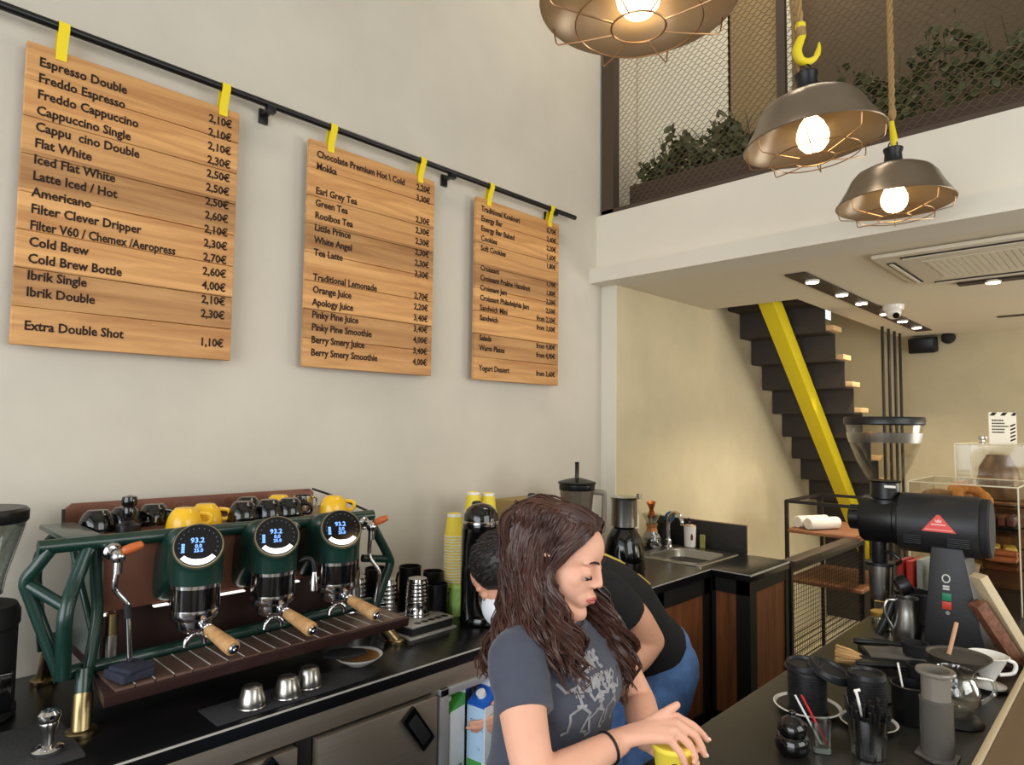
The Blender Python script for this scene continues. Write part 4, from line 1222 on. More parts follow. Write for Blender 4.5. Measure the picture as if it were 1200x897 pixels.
# ------------------------------------------------------------------ sink counter
SZ = 0.92
sk = thing('sink_counter', 'black topped counter with oiled wood panels and a sink, at the wall end', 'counter', (0.35, 2.75, FL))
WX = (0.25, 0.645, 2.985, 3.425)    # outer rim of the sink
g = G()
g.bb((0.003, 2.024, SZ - 0.04), (0.695, WX[2] + .02, SZ))
g.bb((0.104, WX[2] + .02, SZ - 0.04), (WX[0] + .02, WX[3] - .02, SZ)).bb((WX[1] - .02, WX[2] + .02, SZ - 0.04), (0.695, WX[3] - .02, SZ)).bb((0.104, WX[3] - .02, SZ - 0.04), (0.695, 3.46, SZ))
g.build('worktop', M_counter, sk, world=True)
G().bb((0.6955, 2.024, SZ - 0.006), (0.697, 3.0, SZ - 0.001)).build('edge_strip', bpy.data.materials['edge_strip'], sk, world=True)
M_post = mat('black_frame', (24, 23, 22), 0.55)
G().bb((0.003, 2.024, FL + 0.26), (0.655, 3.05, SZ - 0.04)).bb((0.104, 3.05, FL + 0.26), (0.655, 3.45, SZ - 0.04)).build('carcass', M_post, sk, world=True)
G().bb((0.02, 2.03, FL), (0.60, 3.04, FL + 0.26)).build('plinth', M_post, sk, world=True)
g = G()
for ya, yb in ((2.03, 2.075), (2.53, 2.58), (2.945, 2.995)):
    g.bb((0.655, ya, FL + 0.10), (0.690, yb, SZ - 0.041))
g.bb((0.655, 2.03, SZ - 0.115), (0.690, 2.995, SZ - 0.041)).bb((0.655, 2.03, FL + 0.10), (0.690, 2.995, FL + 0.34))
g.build('frame', M_post, sk, world=True)
for ya, yb in ((2.075, 2.53), (2.58, 2.945)):
    G().bb((0.655, ya, FL + 0.34), (0.68, yb, SZ - 0.115)).build('panel', M_panel, sk, world=True)
# splash board
G().bb((0.104, 3.462, SZ - 0.04), (0.66, 3.482, SZ + 0.15)).build('splash_board', wood('black_stained', (40, 34, 30), (22, 19, 17), (2, 8, 8), gain=6), sk, bevel=0.001, world=True)
G().bb((0.104, 3.461, SZ + 0.1505), (0.66, 3.483, SZ + 0.154)).build('edge_trim', mat('raw_edge', (110, 92, 66), 0.6), sk, world=True)

sn = thing('kitchen_sink', 'stainless steel sink set in the black counter before the splash board', 'sink', (0.45, 3.2, SZ))
g = G()


def rrect(x0, x1, y0, y1, r, z, n=6):
    P = []
    for cx_, cy_, a0 in ((x1 - r, y1 - r, 0), (x0 + r, y1 - r, pi / 2), (x0 + r, y0 + r, pi), (x1 - r, y0 + r, 3 * pi / 2)):
        P += [V((cx_ + r * cos(a0 + pi / 2 * i / n), cy_ + r * sin(a0 + pi / 2 * i / n), z)) for i in range(n + 1)]
    return P


x0, x1, y0, y1 = WX
g.loft([rrect(x0, x1, y0, y1, 0.02, SZ + 0.001), rrect(x0 + .003, x1 - .003, y0 + .003, y1 - .003, 0.02, SZ + 0.007), rrect(x0 + .012, x1 - .012, y0 + .012, y1 - .012, .02, SZ + 0.006),
        rrect(x0 + .055, x1 - .035, y0 + .045, y1 - .06, .06, SZ + 0.005), rrect(x0 + .062, x1 - .042, y0 + .052, y1 - .067, .06, SZ - 0.006), rrect(x0 + .072, x1 - .052, y0 + .062, y1 - .077, .06, SZ - 0.13), rrect(x0 + .10, x1 - .08, y0 + .09, y1 - .1, .05, SZ - 0.15)], caps=False)
g.bm.faces.new([g.bm.verts.new(p) for p in rrect(x0 + .10, x1 - .08, y0 + .09, y1 - .1, .05, SZ - 0.15)])
g.build('basin', M_satin, sn, world=True, ang=50)
G().lathe([(0.001, 0.002), (0.012, 0.002), (0.014, 0.0)], (x1 - 0.054, 3.19, SZ - 0.05), (-1, 0, 0.05), n=16).build('overflow', M_iron, sn, world=True)
fc = thing('faucet', 'chrome gooseneck faucet at the back of the sink', 'faucet', (0.285, 3.30, SZ + 0.006))
G().lathe([(0.026, 0), (0.026, 0.006), (0.018, 0.014), (0.017, 0.045), (0.012, 0.05)], n=24).build('base', M_chrome, fc)
G().tube(smooth_path([(0, 0, 0.045), (0, 0, 0.12), (0.01, -0.005, 0.165), (0.045, -0.02, 0.2), (0.085, -0.037, 0.195), (0.11, -0.047, 0.165), (0.113, -0.048, 0.14)], 6), 0.0105, 14).build('spout', M_chrome, fc)
G().tube([(0, -0.01, 0.035), (0.03, -0.045, 0.045)], [0.007, 0.005], 10).build('lever', M_chrome, fc)
so = thing('soap_dispenser', 'white soap dispenser with a small dark red emblem beside the faucet', 'dispenser', (0.36, 3.405, SZ + 0.0075))
G().lathe([(0.027, 0), (0.031, 0.004), (0.034, 0.10), (0.034, 0.115), (0.026, 0.121), (0.012, 0.124)], n=28).build('body', M_white_gloss, so)
G().lathe([(0.030, 0.1165), (0.0345, 0.118), (0.03, 0.1225)], n=28, caps=False).build('rim', mat('rim_orange', (196, 140, 86), 0.4), so)
G().cyl((0, 0, 0.12), (0, 0, 0.15), 0.008, n=14).box((0.012, -0.012, 0.155), (0.05, 0.018, 0.014), -0.75).build('pump', M_chrome, so)
em_ = G()
e0 = V((0.72, -0.69, 0)); e1 = V((0.69, 0.72, 0))
em_.prism([(-.006, -.018), (.0, -.022), (.006, -.018), (.007, 0), (.004, .012), (0, .016), (-.004, .012), (-.007, 0)], V((0, 0, 0.062)) + e0 * 0.031, e1, Z, e0, 0.0025)
em_.build('emblem', mat('emblem_red', (96, 30, 26), 0.6), so)
tag(G().bb((0.415, 3.412, SZ + .0075), (0.437, 3.424, SZ + 0.082)).bb((0.437, 3.412, SZ + .0075), (0.444, 3.424, SZ + 0.082)).build('sponge', mat('sponge', (150, 150, 84), 0.95, bump=0.6, bscale=200), bevel=0.003), 'upright green and yellow sponge right of the soap dispenser', 'sponge')
cx = thing('pour_over_brewer', 'glass pour over brewer with a wooden collar left of the faucet', 'coffee maker', (0.215, 3.24, SZ))
G().lathe([(0.05, 0.002), (0.058, 0.02), (0.05, 0.07), (0.022, 0.115), (0.03, 0.14), (0.055, 0.19), (0.053, 0.19), (0.027, 0.141), (0.019, 0.115), (0.047, 0.07), (0.055, 0.02), (0.047, 0.005)], n=32, caps=False, closed=True).build('glass', M_glass, cx, ang=60)
G().lathe([(0.046, 0.005), (0.054, 0.02), (0.049, 0.062), (0.001, 0.064)], n=32).build('coffee', mat('coffee_dark', (26, 18, 14), 0.3), cx)
G().lathe([(0.034, 0.095), (0.026, 0.115), (0.034, 0.137), (0.030, 0.137), (0.022, 0.115), (0.03, 0.095)], n=24, caps=False, closed=True).build('collar', mat('copper_collar', (176, 116, 66), 0.4), cx)
sh = thing('copper_scoop', 'copper hourglass measuring cup standing in the pour over brewer', 'measure', (0.215, 3.24, SZ + 0.175))
G().lathe([(0.024, 0), (0.022, 0.01), (0.012, 0.04), (0.012, 0.045), (0.026, 0.085), (0.024, 0.085), (0.010, 0.046), (0.001, 0.045)], (0, 0, 0.0), (0.1, -0.25, 1), n=24).build('cup', mat('copper_bright', (196, 122, 70), 0.25, 0.9), sh)
bj = thing('blue_handled_jug', 'dark jug with a blue handle behind the pour over brewer', 'jug', (0.20, 3.385, SZ))
G().lathe([(0.038, 0), (0.042, 0.004), (0.040, 0.12), (0.044, 0.135), (0.04, 0.135), (0.036, 0.02), (0.001, 0.01)], n=28).build('body', M_black, bj)
G().tube(smooth_path([(0.03, 0.03, 0.13), (0.045, 0.045, 0.165), (0.03, 0.035, 0.185), (0.01, 0.02, 0.17), (0.0, 0.03, 0.14)], 5), 0.008, 10).build('handle', mat('blue_handle', (40, 84, 128), 0.5), bj)
tag(G().lathe([(0.04, 0), (0.04, 0.012), (0.001, 0.012)], (0.14, 3.15, SZ), n=24).build('cork_coaster', mat('cork', (176, 142, 98), 0.9)), 'round cork coaster left of the pour over brewer', 'coaster')

# counter end unit projecting from the sink counter
eu = thing('end_cabinet', 'small black framed cabinet with wood panels projecting at the end of the sink counter', 'cabinet', (0.79, 3.23, FL))
G().bb((0.698, 3.0, SZ - 0.035), (0.892, 3.46, SZ + 0.003)).build('top', M_counter, eu, bevel=0.002, world=True)
G().bb((0.8925, 3.0, SZ - 0.008), (0.894, 3.46, SZ + 0.001)).bb((0.698, 2.9985, SZ - 0.004), (0.892, 2.9997, SZ + 0.001)).build('edge_strip', bpy.data.materials['edge_strip'], eu, world=True)
G().bb((0.70, 3.03, FL + 0.04), (0.86, 3.44, SZ - 0.036)).build('carcass', M_post, eu, world=True)
g = G()
g.bb((0.82, 3.005, FL), (0.888, 3.075, SZ - 0.036)).bb((0.698, 3.005, FL), (0.715, 3.03, SZ - 0.036)).bb((0.86, 3.42, FL), (0.888, 3.455, SZ - 0.036))
g.bb((0.70, 3.005, SZ - 0.10), (0.885, 3.03, SZ - 0.036)).bb((0.86, 3.02, SZ - 0.09), (0.886, 3.45, SZ - 0.036)).bb((0.70, 3.005, FL), (0.85, 3.03, FL + 0.34)).bb((0.86, 3.02, FL), (0.886, 3.45, FL + 0.14))
g.build('frame', M_post, eu, world=True)
G().bb((0.715, 3.012, FL + 0.34), (0.82, 3.029, SZ - 0.10)).build('panel', M_panel, eu, world=True)
G().bb((0.861, 3.075, FL + 0.14), (0.88, 3.42, SZ - 0.09)).build('panel', M_panel, eu, world=True)

# ------------------------------------------------------------------ low rack and gate under the stairs
gt = thing('metal_gate', 'low dark gate of fine wire mesh between the end cabinet and the rack', 'gate', (0.87, 4.12, FL))
g = G()
g.bb((0.855, 3.50, 0.855), (0.885, 4.72, 0.885)).bb((0.855, 4.685, FL), (0.885, 4.72, 0.855)).bb((0.855, 3.50, FL), (0.885, 3.53, 0.855)).bb((0.855, 3.53, 0.02), (0.885, 4.69, 0.04))
g.build('frame', M_iron, gt, world=True)
G().bb((0.835, 3.50, 0.885), (0.905, 4.73, 0.915)).build('top_rail', wood('rail_wood', (84, 66, 48), (52, 40, 30), (8, 1, 8), gain=4), gt, bevel=0.002, world=True)
g = G()
for i in range(48):
    yy = 3.535 + i * 0.0241
    g.bb((0.868, yy, 0.04), (0.8705, yy + 0.0014, 0.855))
for i in range(34):
    zz = 0.05 + i * 0.0241
    g.bb((0.8705, 3.53, zz), (0.873, 4.685, zz + 0.0014))
g.build('mesh', mat('mesh_black', (30, 27, 24), 0.7), gt, world=True, smooth=False)

rk = thing('wall_rack', 'dark iron rack with wooden shelves under the stairs behind the mesh gate', 'rack', (0.70, 4.85, FL))
g = G()
for xx, yy in ((0.47, 4.5), (0.47, 5.15), (1.02, 4.9), (0.93, 5.15)):
    if xx == 1.02:
        continue
    g.bb((xx - .011, yy - .011, FL), (xx + .011, yy + .011, 1.115))
g.bb((0.90, 4.76, FL), (0.922, 4.782, 1.10))
g.bb((0.47, 4.49, 1.10), (0.92, 4.51, 1.12)).bb((0.46, 4.5, 1.10), (0.48, 5.16, 1.12)).bb((0.47, 5.14, 1.10), (0.95, 5.16, 1.12)).bb((0.90, 4.5, 1.10), (0.92, 5.16, 1.12))
g.build('frame', M_iron, rk, world=True)
G().bb((0.462, 4.49, 0.905), (0.93, 5.16, 0.925)).build('shelf', M_shelf, rk, bevel=0.001, world=True)
G().bb((0.462, 4.49, 0.58), (0.93, 5.16, 0.60)).build('shelf', M_shelf, rk, bevel=0.001, world=True)
M_roll = mat('paper_roll', (226, 222, 212), 0.8, bump=0.4, bscale=60)
for k, (px_, py_, ang_) in enumerate(((0.50, 4.60, 0.5), (0.585, 4.56, 0.6))):
    e = V((cos(radians(62)), sin(radians(62)), 0))
    c0 = V((px_, py_, 0.925 + 0.041))
    tag(G().lathe([(0.012, 0), (0.036, 0.0), (0.040, 0.006), (0.040, 0.24), (0.036, 0.246), (0.001, 0.246), (0.001, 0.02), (0.012, 0.02)], c0, e, n=28).build('paper_roll', M_roll),
        ('left, rear', 'right, front')[k] + ' one of two white paper rolls lying on the rack shelf under the stairs', 'paper roll', 'paper rolls on the rack')

# ------------------------------------------------------------------ bar counter on the right
ba = thing('bar_counter', 'long dark bar counter at the right, crowded with brewing gear', 'counter', (1.72, 2.3, FL))
G().bb((1.46, 0.3, 0.86), (1.98, 4.3, CT)).build('top', mat('bar_black', (40, 38, 34), 0.32, noise=0.15, nscale=160), ba, bevel=0.003, world=True)
G().bb((1.50, 0.32, FL), (1.96, 4.28, 0.86)).build('body', M_post, ba, world=True)
G().bb((1.458, 0.3, 0.893), (1.4598, 4.3, 0.898)).build('edge_strip', mat('bar_edge', (96, 90, 78), 0.5), ba, world=True)
lg = thing('bar_ledge', 'raised brown ledge with a pale edge along the customer side of the bar', 'ledge', (2.09, 1.9, CT))
G().bb((1.985, 1.05, CT - 0.35), (2.2, 3.1, 0.944)).build('board', mat('ledge_brown', (112, 92, 66), 0.55), lg, bevel=0.002, world=True)
G().bb((1.972, 1.05, CT + 0.002), (1.984, 3.1, 0.952)).build('pale_edge', mat('ledge_edge', (190, 172, 138), 0.6), lg, bevel=0.003, world=True)


def at_bar(x, y):
    return (x, y, CT + 0.0005)


# big shop grinder
ek = thing('shop_grinder', 'large black shop grinder with a tall clear hopper standing on the bar', 'grinder', (1.775, 2.58, CT + 0.0005), 0.05)
M_ek = mat('grinder_black', (34, 34, 36), 0.45, bump=0.15, bscale=240)
g = G()
g.loft([[V((x_, y_, z_)) for x_, y_ in ((-hw + dx, -d0), (hw + dx, -d0), (hw + dx, d1), (-hw + dx, d1))] for z_, hw, d0, d1, dx in ((0, .086, .10, .13, .004), (0.30, .047, .075, .10, -.012), (0.345, .042, .07, .09, -.014))])
g.build('column', M_ek, ek, bevel=0.006)
G().bb((-0.105, -0.12, 0), (0.105, 0.15, 0.014)).build('foot', M_black, ek, bevel=0.004)
hz = 0.392
G().lathe([(0.04, 0), (0.095, 0.003), (0.098, 0.007), (0.098, 0.065), (0.098, 0.222), (0.095, 0.229), (0.088, 0.232)], (-0.155, 0, hz), X, n=48).build('motor', M_ek, ek, ang=30)
G().lathe([(0.090, 0.0), (0.093, 0.004), (0.093, 0.022), (0.087, 0.028), (0.03, 0.030)], (0.073, 0, hz), X, n=48).build('end_cover', M_blackmatte, ek, ang=30)
G().lathe([(0.05, 0), (0.076, 0.006), (0.081, 0.016), (0.081, 0.110), (0.086, 0.114), (0.086, 0.126)], (-0.278, 0, hz), X, n=44).build('grinding_head', M_black, ek, ang=30)
g = G()
g.lathe([(0.036, 0), (0.040, 0.004), (0.040, 0.034), (0.036, 0.038)], (-0.314, 0, hz), X, n=36)
for i in range(18):
    a_ = 2 * pi * i / 18
    g.box((-0.296, 0.040 * cos(a_), hz + 0.040 * sin(a_)), (0.030, 0.006, 0.006), rot=Matrix.Rotation(a_, 4, 'X'))
g.build('dial', M_black, ek)
HX = -0.200
G().lathe([(0.058, 0.445), (0.058, 0.462), (0.046, 0.467), (0.046, 0.52), (0.052, 0.526)], (HX, 0, 0), n=32).build('throat', M_black, ek, ang=30)
G().lathe([(0.046, 0.522), (0.058, 0.538), (0.086, 0.590), (0.107, 0.648), (0.119, 0.704), (0.122, 0.726), (0.118, 0.726), (0.115, 0.704), (0.103, 0.648), (0.082, 0.591), (0.054, 0.541), (0.042, 0.527)], (HX, 0, 0), n=48, caps=False, closed=True).build('hopper', M_acrylic, ek, ang=60)
G().lathe([(0.121, 0.719), (0.127, 0.723), (0.127, 0.741), (0.123, 0.747), (0.001, 0.748), (0.001, 0.741), (0.120, 0.737)], (HX, 0, 0), n=48).build('lid', M_black, ek)
G().lathe([(0.1105, 0.658), (0.1145, 0.674), (0.1175, 0.692), (0.1165, 0.692), (0.1135, 0.674), (0.1095, 0.658)], (HX, 0, 0), n=48, caps=False, closed=True).build('hopper_band', glass('band_frost', (216, 206, 172), 0.25, 0.4), ek)
G().bb((HX + 0.008, -0.050, 0.505), (HX + 0.042, -0.046, 0.513)).build('slide_plate', M_white_gloss, ek)
SX = -0.222
G().lathe([(0.024, 0.245), (0.026, 0.252), (0.026, 0.325), (0.02, 0.33)], (SX, 0, 0), n=24).build('spout', M_black, ek)
G().lathe([(0.034, 0.232), (0.048, 0.234), (0.048, 0.244), (0.03, 0.248)], (SX, 0, 0), n=28).tube(smooth_path([(SX + .02, -0.02, 0.285), (SX + .05, -0.03, 0.28), (SX + .07, -0.03, 0.26), (SX + .055, -0.02, 0.245)], 4), 0.006, 8).build('bag_holder', M_black, ek)
G().lathe([(0.02, 0.11), (0.028, 0.115), (0.033, 0.14), (0.037, 0.232), (0.03, 0.232)], (SX, 0, 0), n=28).build('dosing_cup', M_satin, ek)
tri = G()
BX = -0.03
tri.prism([(-0.047, -0.027), (0.047, -0.027), (0.004, 0.027), (-0.004, 0.027)], (BX, -0.0975, hz + 0.014), X, Z, (0, -1, 0), 0.0018)
tg = tri.build('badge', mat('badge_red', (224, 82, 76), 0.5), ek)
g = G()
g.prism([(-0.038, -0.0215), (0.038, -0.0215), (0.038, -0.0195), (-0.038, -0.0195)], (BX, -0.0992, hz + 0.014), X, Z, (0, -1, 0), 0.0008)
g.prism([(-0.02, -0.006), (0.02, -0.006), (0.02, -0.002), (-0.02, -0.002)], (BX, -0.0992, hz + 0.014), X, Z, (0, -1, 0), 0.0008)
g.prism([(-0.008, 0.003), (0.008, 0.003), (0.009, 0.013), (0.004, 0.008), (0, 0.015), (-0.004, 0.008), (-0.009, 0.013)], (BX, -0.0992, hz + 0.014), X, Z, (0, -1, 0), 0.0008)
g.build('emblem', mat('badge_pale', (246, 190, 184), 0.5), tg)
g = G()
for i in range(5):
    g.box((0.022, -0.0925, hz - 0.032 - i * 0.006), (0.06, 0.006, 0.002))
    g.box((-0.105, -0.0925, hz - 0.032 - i * 0.006), (0.05, 0.006, 0.002))
g.build('vent_slots', M_black, ek)


def cf(zz):
    return -0.10 + 0.0833 * zz - 0.0012


M_sw = mat('switch_white', (214, 214, 210), 0.5)
OX = -0.016
g = G()
g.tube([(OX + 0.010 * cos(2 * pi * i / 20), cf(0.232 + .014 * sin(2 * pi * i / 20)), 0.232 + 0.012 * sin(2 * pi * i / 20)) for i in range(20)], 0.0022, 6, closed=True)
g.build('ring_mark', M_sw, ek)
g = G()
for dz in (0.0, 0.008):
    g.box((OX, cf(0.20 + dz), 0.200 + dz), (0.018, 0.002, 0.0055))
g.build('plate_mark', M_sw, ek)
for zz, c_, nm in ((0.176, (36, 130, 92), 'green_button'), (0.150, (206, 66, 48), 'red_button')):
    G().box((OX + .002, cf(zz), zz), (0.026, 0.008, 0.024)).build(nm, mat(nm, c_, 0.4), ek, bevel=0.002)
G().lathe([(0.006, 0), (0.006, 0.003), (0.001, 0.003)], (OX + .004, cf(0.128), 0.128), (0, -1, 0), n=14).build('lamp_mark', mat('mark_grey', (150, 150, 148), 0.5), ek)

# lids on a plate
pl = thing('serving_plate', 'white rimmed dark plate under the left stack of black lids', 'plate', at_bar(1.607, 1.738))
PR = [(0.04, 0), (0.045, 0.003), (0.068, 0.009), (0.078, 0.014), (0.0795, 0.0165), (0.076, 0.0165), (0.066, 0.012), (0.045, 0.007), (0.001, 0.006)]
G().lathe([(0.04, 0), (0.045, 0.003), (0.07, 0.010), (0.073, 0.0125), (0.066, 0.012), (0.045, 0.007), (0.001, 0.006)], n=44).build('plate', M_black, pl)
G().lathe([(0.0695, 0.0098), (0.078, 0.014), (0.0795, 0.0165), (0.076, 0.0175), (0.0725, 0.0145)], n=44, caps=False, closed=True).build('rim', M_white_gloss, pl)
M_lid = mat('lid_black', (30, 30, 33), 0.4)


def lid_stack(where, loc, n_, r=0.045):
    """nested black lids, each an object of its own"""
    for i in range(n_):
        if i == 0:
            first = G().lathe([(r, 0), (r * 1.02, 0.001), (r * 1.02, 0.0035), (r * .975, 0.0045), (r * .97, 0.006), (0.001, 0.006)], n=32).build('cup_cover', M_lid)
            o = first
        else:
            o = first.copy()
            COL.objects.link(o)
        o.location = (loc[0], loc[1], loc[2] + i * 0.0062)
        tag(o, 'black cup lid nested in the stack ' + where, 'lid', 'black cup lids in the stack ' + where)
    return n_ * 0.0062


def lid_single(name, lab, loc, tilt, r=0.046):
    t = thing(name, lab, 'lid', loc, 0, 'loose black cup lids')
    t.rotation_euler = tilt
    G().lathe([(r, 0), (r * 1.03, 0.001), (r * 1.03, 0.005), (r * .95, 0.006), (r * .92, 0.016), (r * .88, 0.018), (r * .78, 0.017), (r * .74, 0.011), (0.001, 0.011)], n=36).build('lid', M_lid, t, ang=30)
    return t


h = lid_stack('beside the round black jar', (1.607, 1.738, CT + 0.0075), 15)
lid_single('cup_cover', 'black lid lying flat on top of the lid stack beside the round jar', (1.600, 1.742, CT + 0.0085 + h), (0.05, 0.02, 0))
lid_single('cup_cover', 'black lid tilted off the top of the lid stack beside the round jar', (1.652, 1.757, CT + 0.006 + h), (0.06, 0.36, 0.3), 0.05)
# black jar
jr = thing('black_jar', 'small round glossy black jar with a knob at the front of the bar', 'jar', at_bar(1.666, 1.492))
G().lathe([(0.022, 0), (0.032, 0.006), (0.0375, 0.02), (0.034, 0.036), (0.027, 0.044)], n=36).build('body', M_blackgloss, jr, ang=60)
G().lathe([(0.027, 0.044), (0.0315, 0.050), (0.030, 0.064), (0.018, 0.076), (0.007, 0.080), (0.006, 0.084), (0.008, 0.088), (0.006, 0.092), (0.001, 0.093)], n=36).build('lid', M_blackgloss, jr, ang=60)
# shot glass and its stirrers
sg = thing('shot_glass', 'small square shot glass beside the round black jar', 'glass', at_bar(1.704, 1.552))
g = G()
sq = lambda s, z: [V((s * math.copysign(abs(cos(a_)) ** .35, cos(a_)), s * math.copysign(abs(sin(a_)) ** .35, sin(a_)), z)) for a_ in [2 * pi * j / 32 for j in range(32)]]
g.loft([sq(.018, 0), sq(.0195, .003), sq(.021, .066), sq(.0195, .066), sq(.0178, .014), sq(.01, .012)])
g.build('glass', M_glass, sg, ang=60)
G().loft([sq(.0185, .001), sq(.0185, .011)]).build('glass_base', mat('glass_base', (196, 204, 200), 0.1, trans=0.5), sg)
sg.rotation_euler = (0, 0, 0.5)
for nm, lab, c_, dx in (('red_stirrer', 'red stirrer leaning in the shot glass', (206, 36, 44), 0.0), ('white_stirrer', 'white stirrer leaning in the shot glass, left of the red one', (226, 226, 222), -0.010)):
    tag(G().tube([(1.716 + dx, 1.556 + dx * .8, CT + 0.016), (1.674 + dx, 1.524 + dx, CT + 0.118)], 0.0022, 8).build(nm, mat(nm, c_, 0.4)), lab, 'stirrer')
# straw glass
sgl = thing('straw_glass', 'ribbed glass tumbler full of black straws at the front of the bar', 'glass', at_bar(1.784, 1.602))
nr = 40
rib = lambda r, z, k=0.0: [V((r * (1 + k * (j % 2)) * cos(2 * pi * j / nr), r * (1 + k * (j % 2)) * sin(2 * pi * j / nr), z)) for j in range(nr)]
g = G()
g.loft([rib(.030, 0), rib(.032, .003, .03), rib(.036, .04, .03), rib(.0375, .045), rib(.040, .083), rib(.038, .083), rib(.0352, .045), rib(.0335, .04), rib(.029, .008), rib(.01, .007)])
g.build('glass', M_glass, sgl, ang=25)
M_straw = mat('straw_black', (20, 19, 19), 0.4)
r_ = random.Random(11)
for i in range(70):
    rad, a_ = 0.029 * sqrt(r_.random()), r_.uniform(0, 2 * pi)
    b_ = V((1.784 + rad * .72 * cos(a_), 1.602 + rad * .72 * sin(a_), CT + 0.010))
    e_ = V((1.784 + rad * 1.5 * cos(a_) + r_.uniform(-.006, .006), 1.602 + rad * 1.5 * sin(a_) + r_.uniform(-.006, .006), CT + r_.uniform(0.085, 0.118)))
    tag(G().tube([b_, e_], 0.0031, 7).build('black_straw', M_straw), 'thin black straw standing in the ribbed glass tumbler on the bar', 'straw', 'black straws in the ribbed glass')
ws = tag(G().tube(smooth_path([(1.776, 1.596, CT + .08), (1.768, 1.588, CT + .13), (1.764, 1.586, CT + .135), (1.774, 1.592, CT + .139)], 4), 0.0032, 8).build('white_straw', M_white_gloss), 'single white bent straw among the black straws', 'straw')
# second stack: plate, cups, lid
pl2 = thing('serving_plate', 'white rimmed dark plate behind the straw glass under the second lid stack', 'plate', at_bar(1.742, 1.756))
G().lathe([(0.035, 0), (0.04, 0.003), (0.056, 0.008), (0.058, 0.010), (0.052, 0.010), (0.038, 0.007), (0.001, 0.006)], n=44).build('plate', M_black, pl2)
G().lathe([(0.0555, 0.008), (0.062, 0.011), (0.0635, 0.0135), (0.0605, 0.014), (0.0575, 0.0115)], n=44, caps=False, closed=True).build('rim', M_white_gloss, pl2)
h = lid_stack('behind the straw glass', (1.738, 1.762, CT + 0.0075), 16, 0.043)
lid_single('cup_cover', 'black lid lying on top of the lid stack behind the straws', (1.738, 1.762, CT + 0.0085 + h), (0.0, 0.0, 0), 0.044)
# scale plate (grey box) and black holders
scl = thing('brewing_scale', 'flat dark grey scale behind the lid stacks', 'scale', at_bar(1.655, 2.30), radians(30))
G().bb((-0.08, -0.07, 0), (0.08, 0.07, 0.022)).build('body', M_blackmatte, scl, bevel=0.004)
G().bb((-0.074, -0.064, 0.022), (0.074, 0.064, 0.026)).build('plate', mat('scale_grey', (110, 106, 100), 0.4), scl, bevel=0.001)
for k, (p_, a_) in enumerate((((1.70, 2.17, CT + 0.0005), 25), ((1.66, 2.285, CT + 0.0275), 20))):
    t = thing('portafilter', ('black handled portafilter lying in front of the flat scale', 'black handled portafilter lying on the flat grey scale')[k], 'portafilter', p_, radians(a_), 'portafilters lying on the bar')
    G().lathe([(0.022, 0), (0.033, 0.004), (0.035, 0.03), (0.037, 0.032), (0.037, 0.038), (0.032, 0.038), (0.03, 0.01), (0.001, 0.008)], (0.06, 0, 0), n=28).build('basket', M_blackmatte, t)
    G().tube([(0.028, 0, 0.026), (0.0, 0, 0.027), (-0.03, 0, 0.026), (-0.09, 0, 0.022), (-0.105, 0, 0.021)], [0.008, 0.009, 0.014, 0.0155, 0.010], 14, flat=0.8).build('handle', M_black, t)
# hand brush
hb = thing('hand_brush', 'small brush with pale bristles and a thin black handle lying on the bar', 'brush', (1.585, 2.17, CT + 0.0005))
b0, b1 = V((-0.045, -0.02, 0.028)), V((0.028, 0.0, 0.024))
g = G()
r_ = random.Random(4)
ax = (b0 - b1).normalized(); e1, e2, _ = frame(ax)
for i in range(170):
    a_, q_ = r_.uniform(0, 2 * pi), sqrt(r_.random())
    s_ = b1 + (e1 * cos(a_) + e2 * sin(a_)) * 0.009 * q_
    e_ = b1 + ax * r_.uniform(.062, .078) + (e1 * cos(a_) + e2 * sin(a_)) * 0.026 * q_
    g.tube([s_, (s_ + e_) / 2 + (e1 * cos(a_) + e2 * sin(a_)) * 0.003, e_], [0.0013, 0.0014, 0.0007], 4, caps=False)
g.build('bristles', mat('bristle', (206, 166, 112), 0.9), hb)['kind'] = 'stuff'
G().tube([b1 + ax * 0.012, b1 - ax * 0.012], [0.0125, 0.009], 14).build('ferrule', M_black, hb)
G().tube([b1 - ax * 0.01, b1 - ax * 0.05 + Z * -.004, b1 - ax * 0.15 + Z * -.012], [0.0065, 0.006, 0.005], 10).build('handle', M_black, hb)
# small jars with gold lids
for k, (x_, y_) in enumerate(((1.54, 2.62), (1.575, 2.70))):
    t = thing('gold_lid_jar', ('front', 'rear')[k] + ' small glass jar with a gold lid beside the steel pitcher', 'jar', at_bar(x_, y_), 0, 'small jars with gold lids')
    G().lathe([(0.028, 0), (0.031, 0.003), (0.031, 0.044), (0.027, 0.05), (0.024, 0.05), (0.028, 0.043), (0.028, 0.006), (0.001, 0.005)], n=28).build('glass', M_glass, t)
    G().lathe([(0.0265, 0.005), (0.0265, 0.03), (0.001, 0.03)], n=24).build('content', mat('jar_content', (180, 170, 130), 0.7), t)
    G().lathe([(0.0325, 0.046), (0.033, 0.048), (0.033, 0.060), (0.031, 0.062), (0.001, 0.062)], n=30).build('lid', mat('gold_lid', (214, 178, 84), 0.3, 0.8), t)
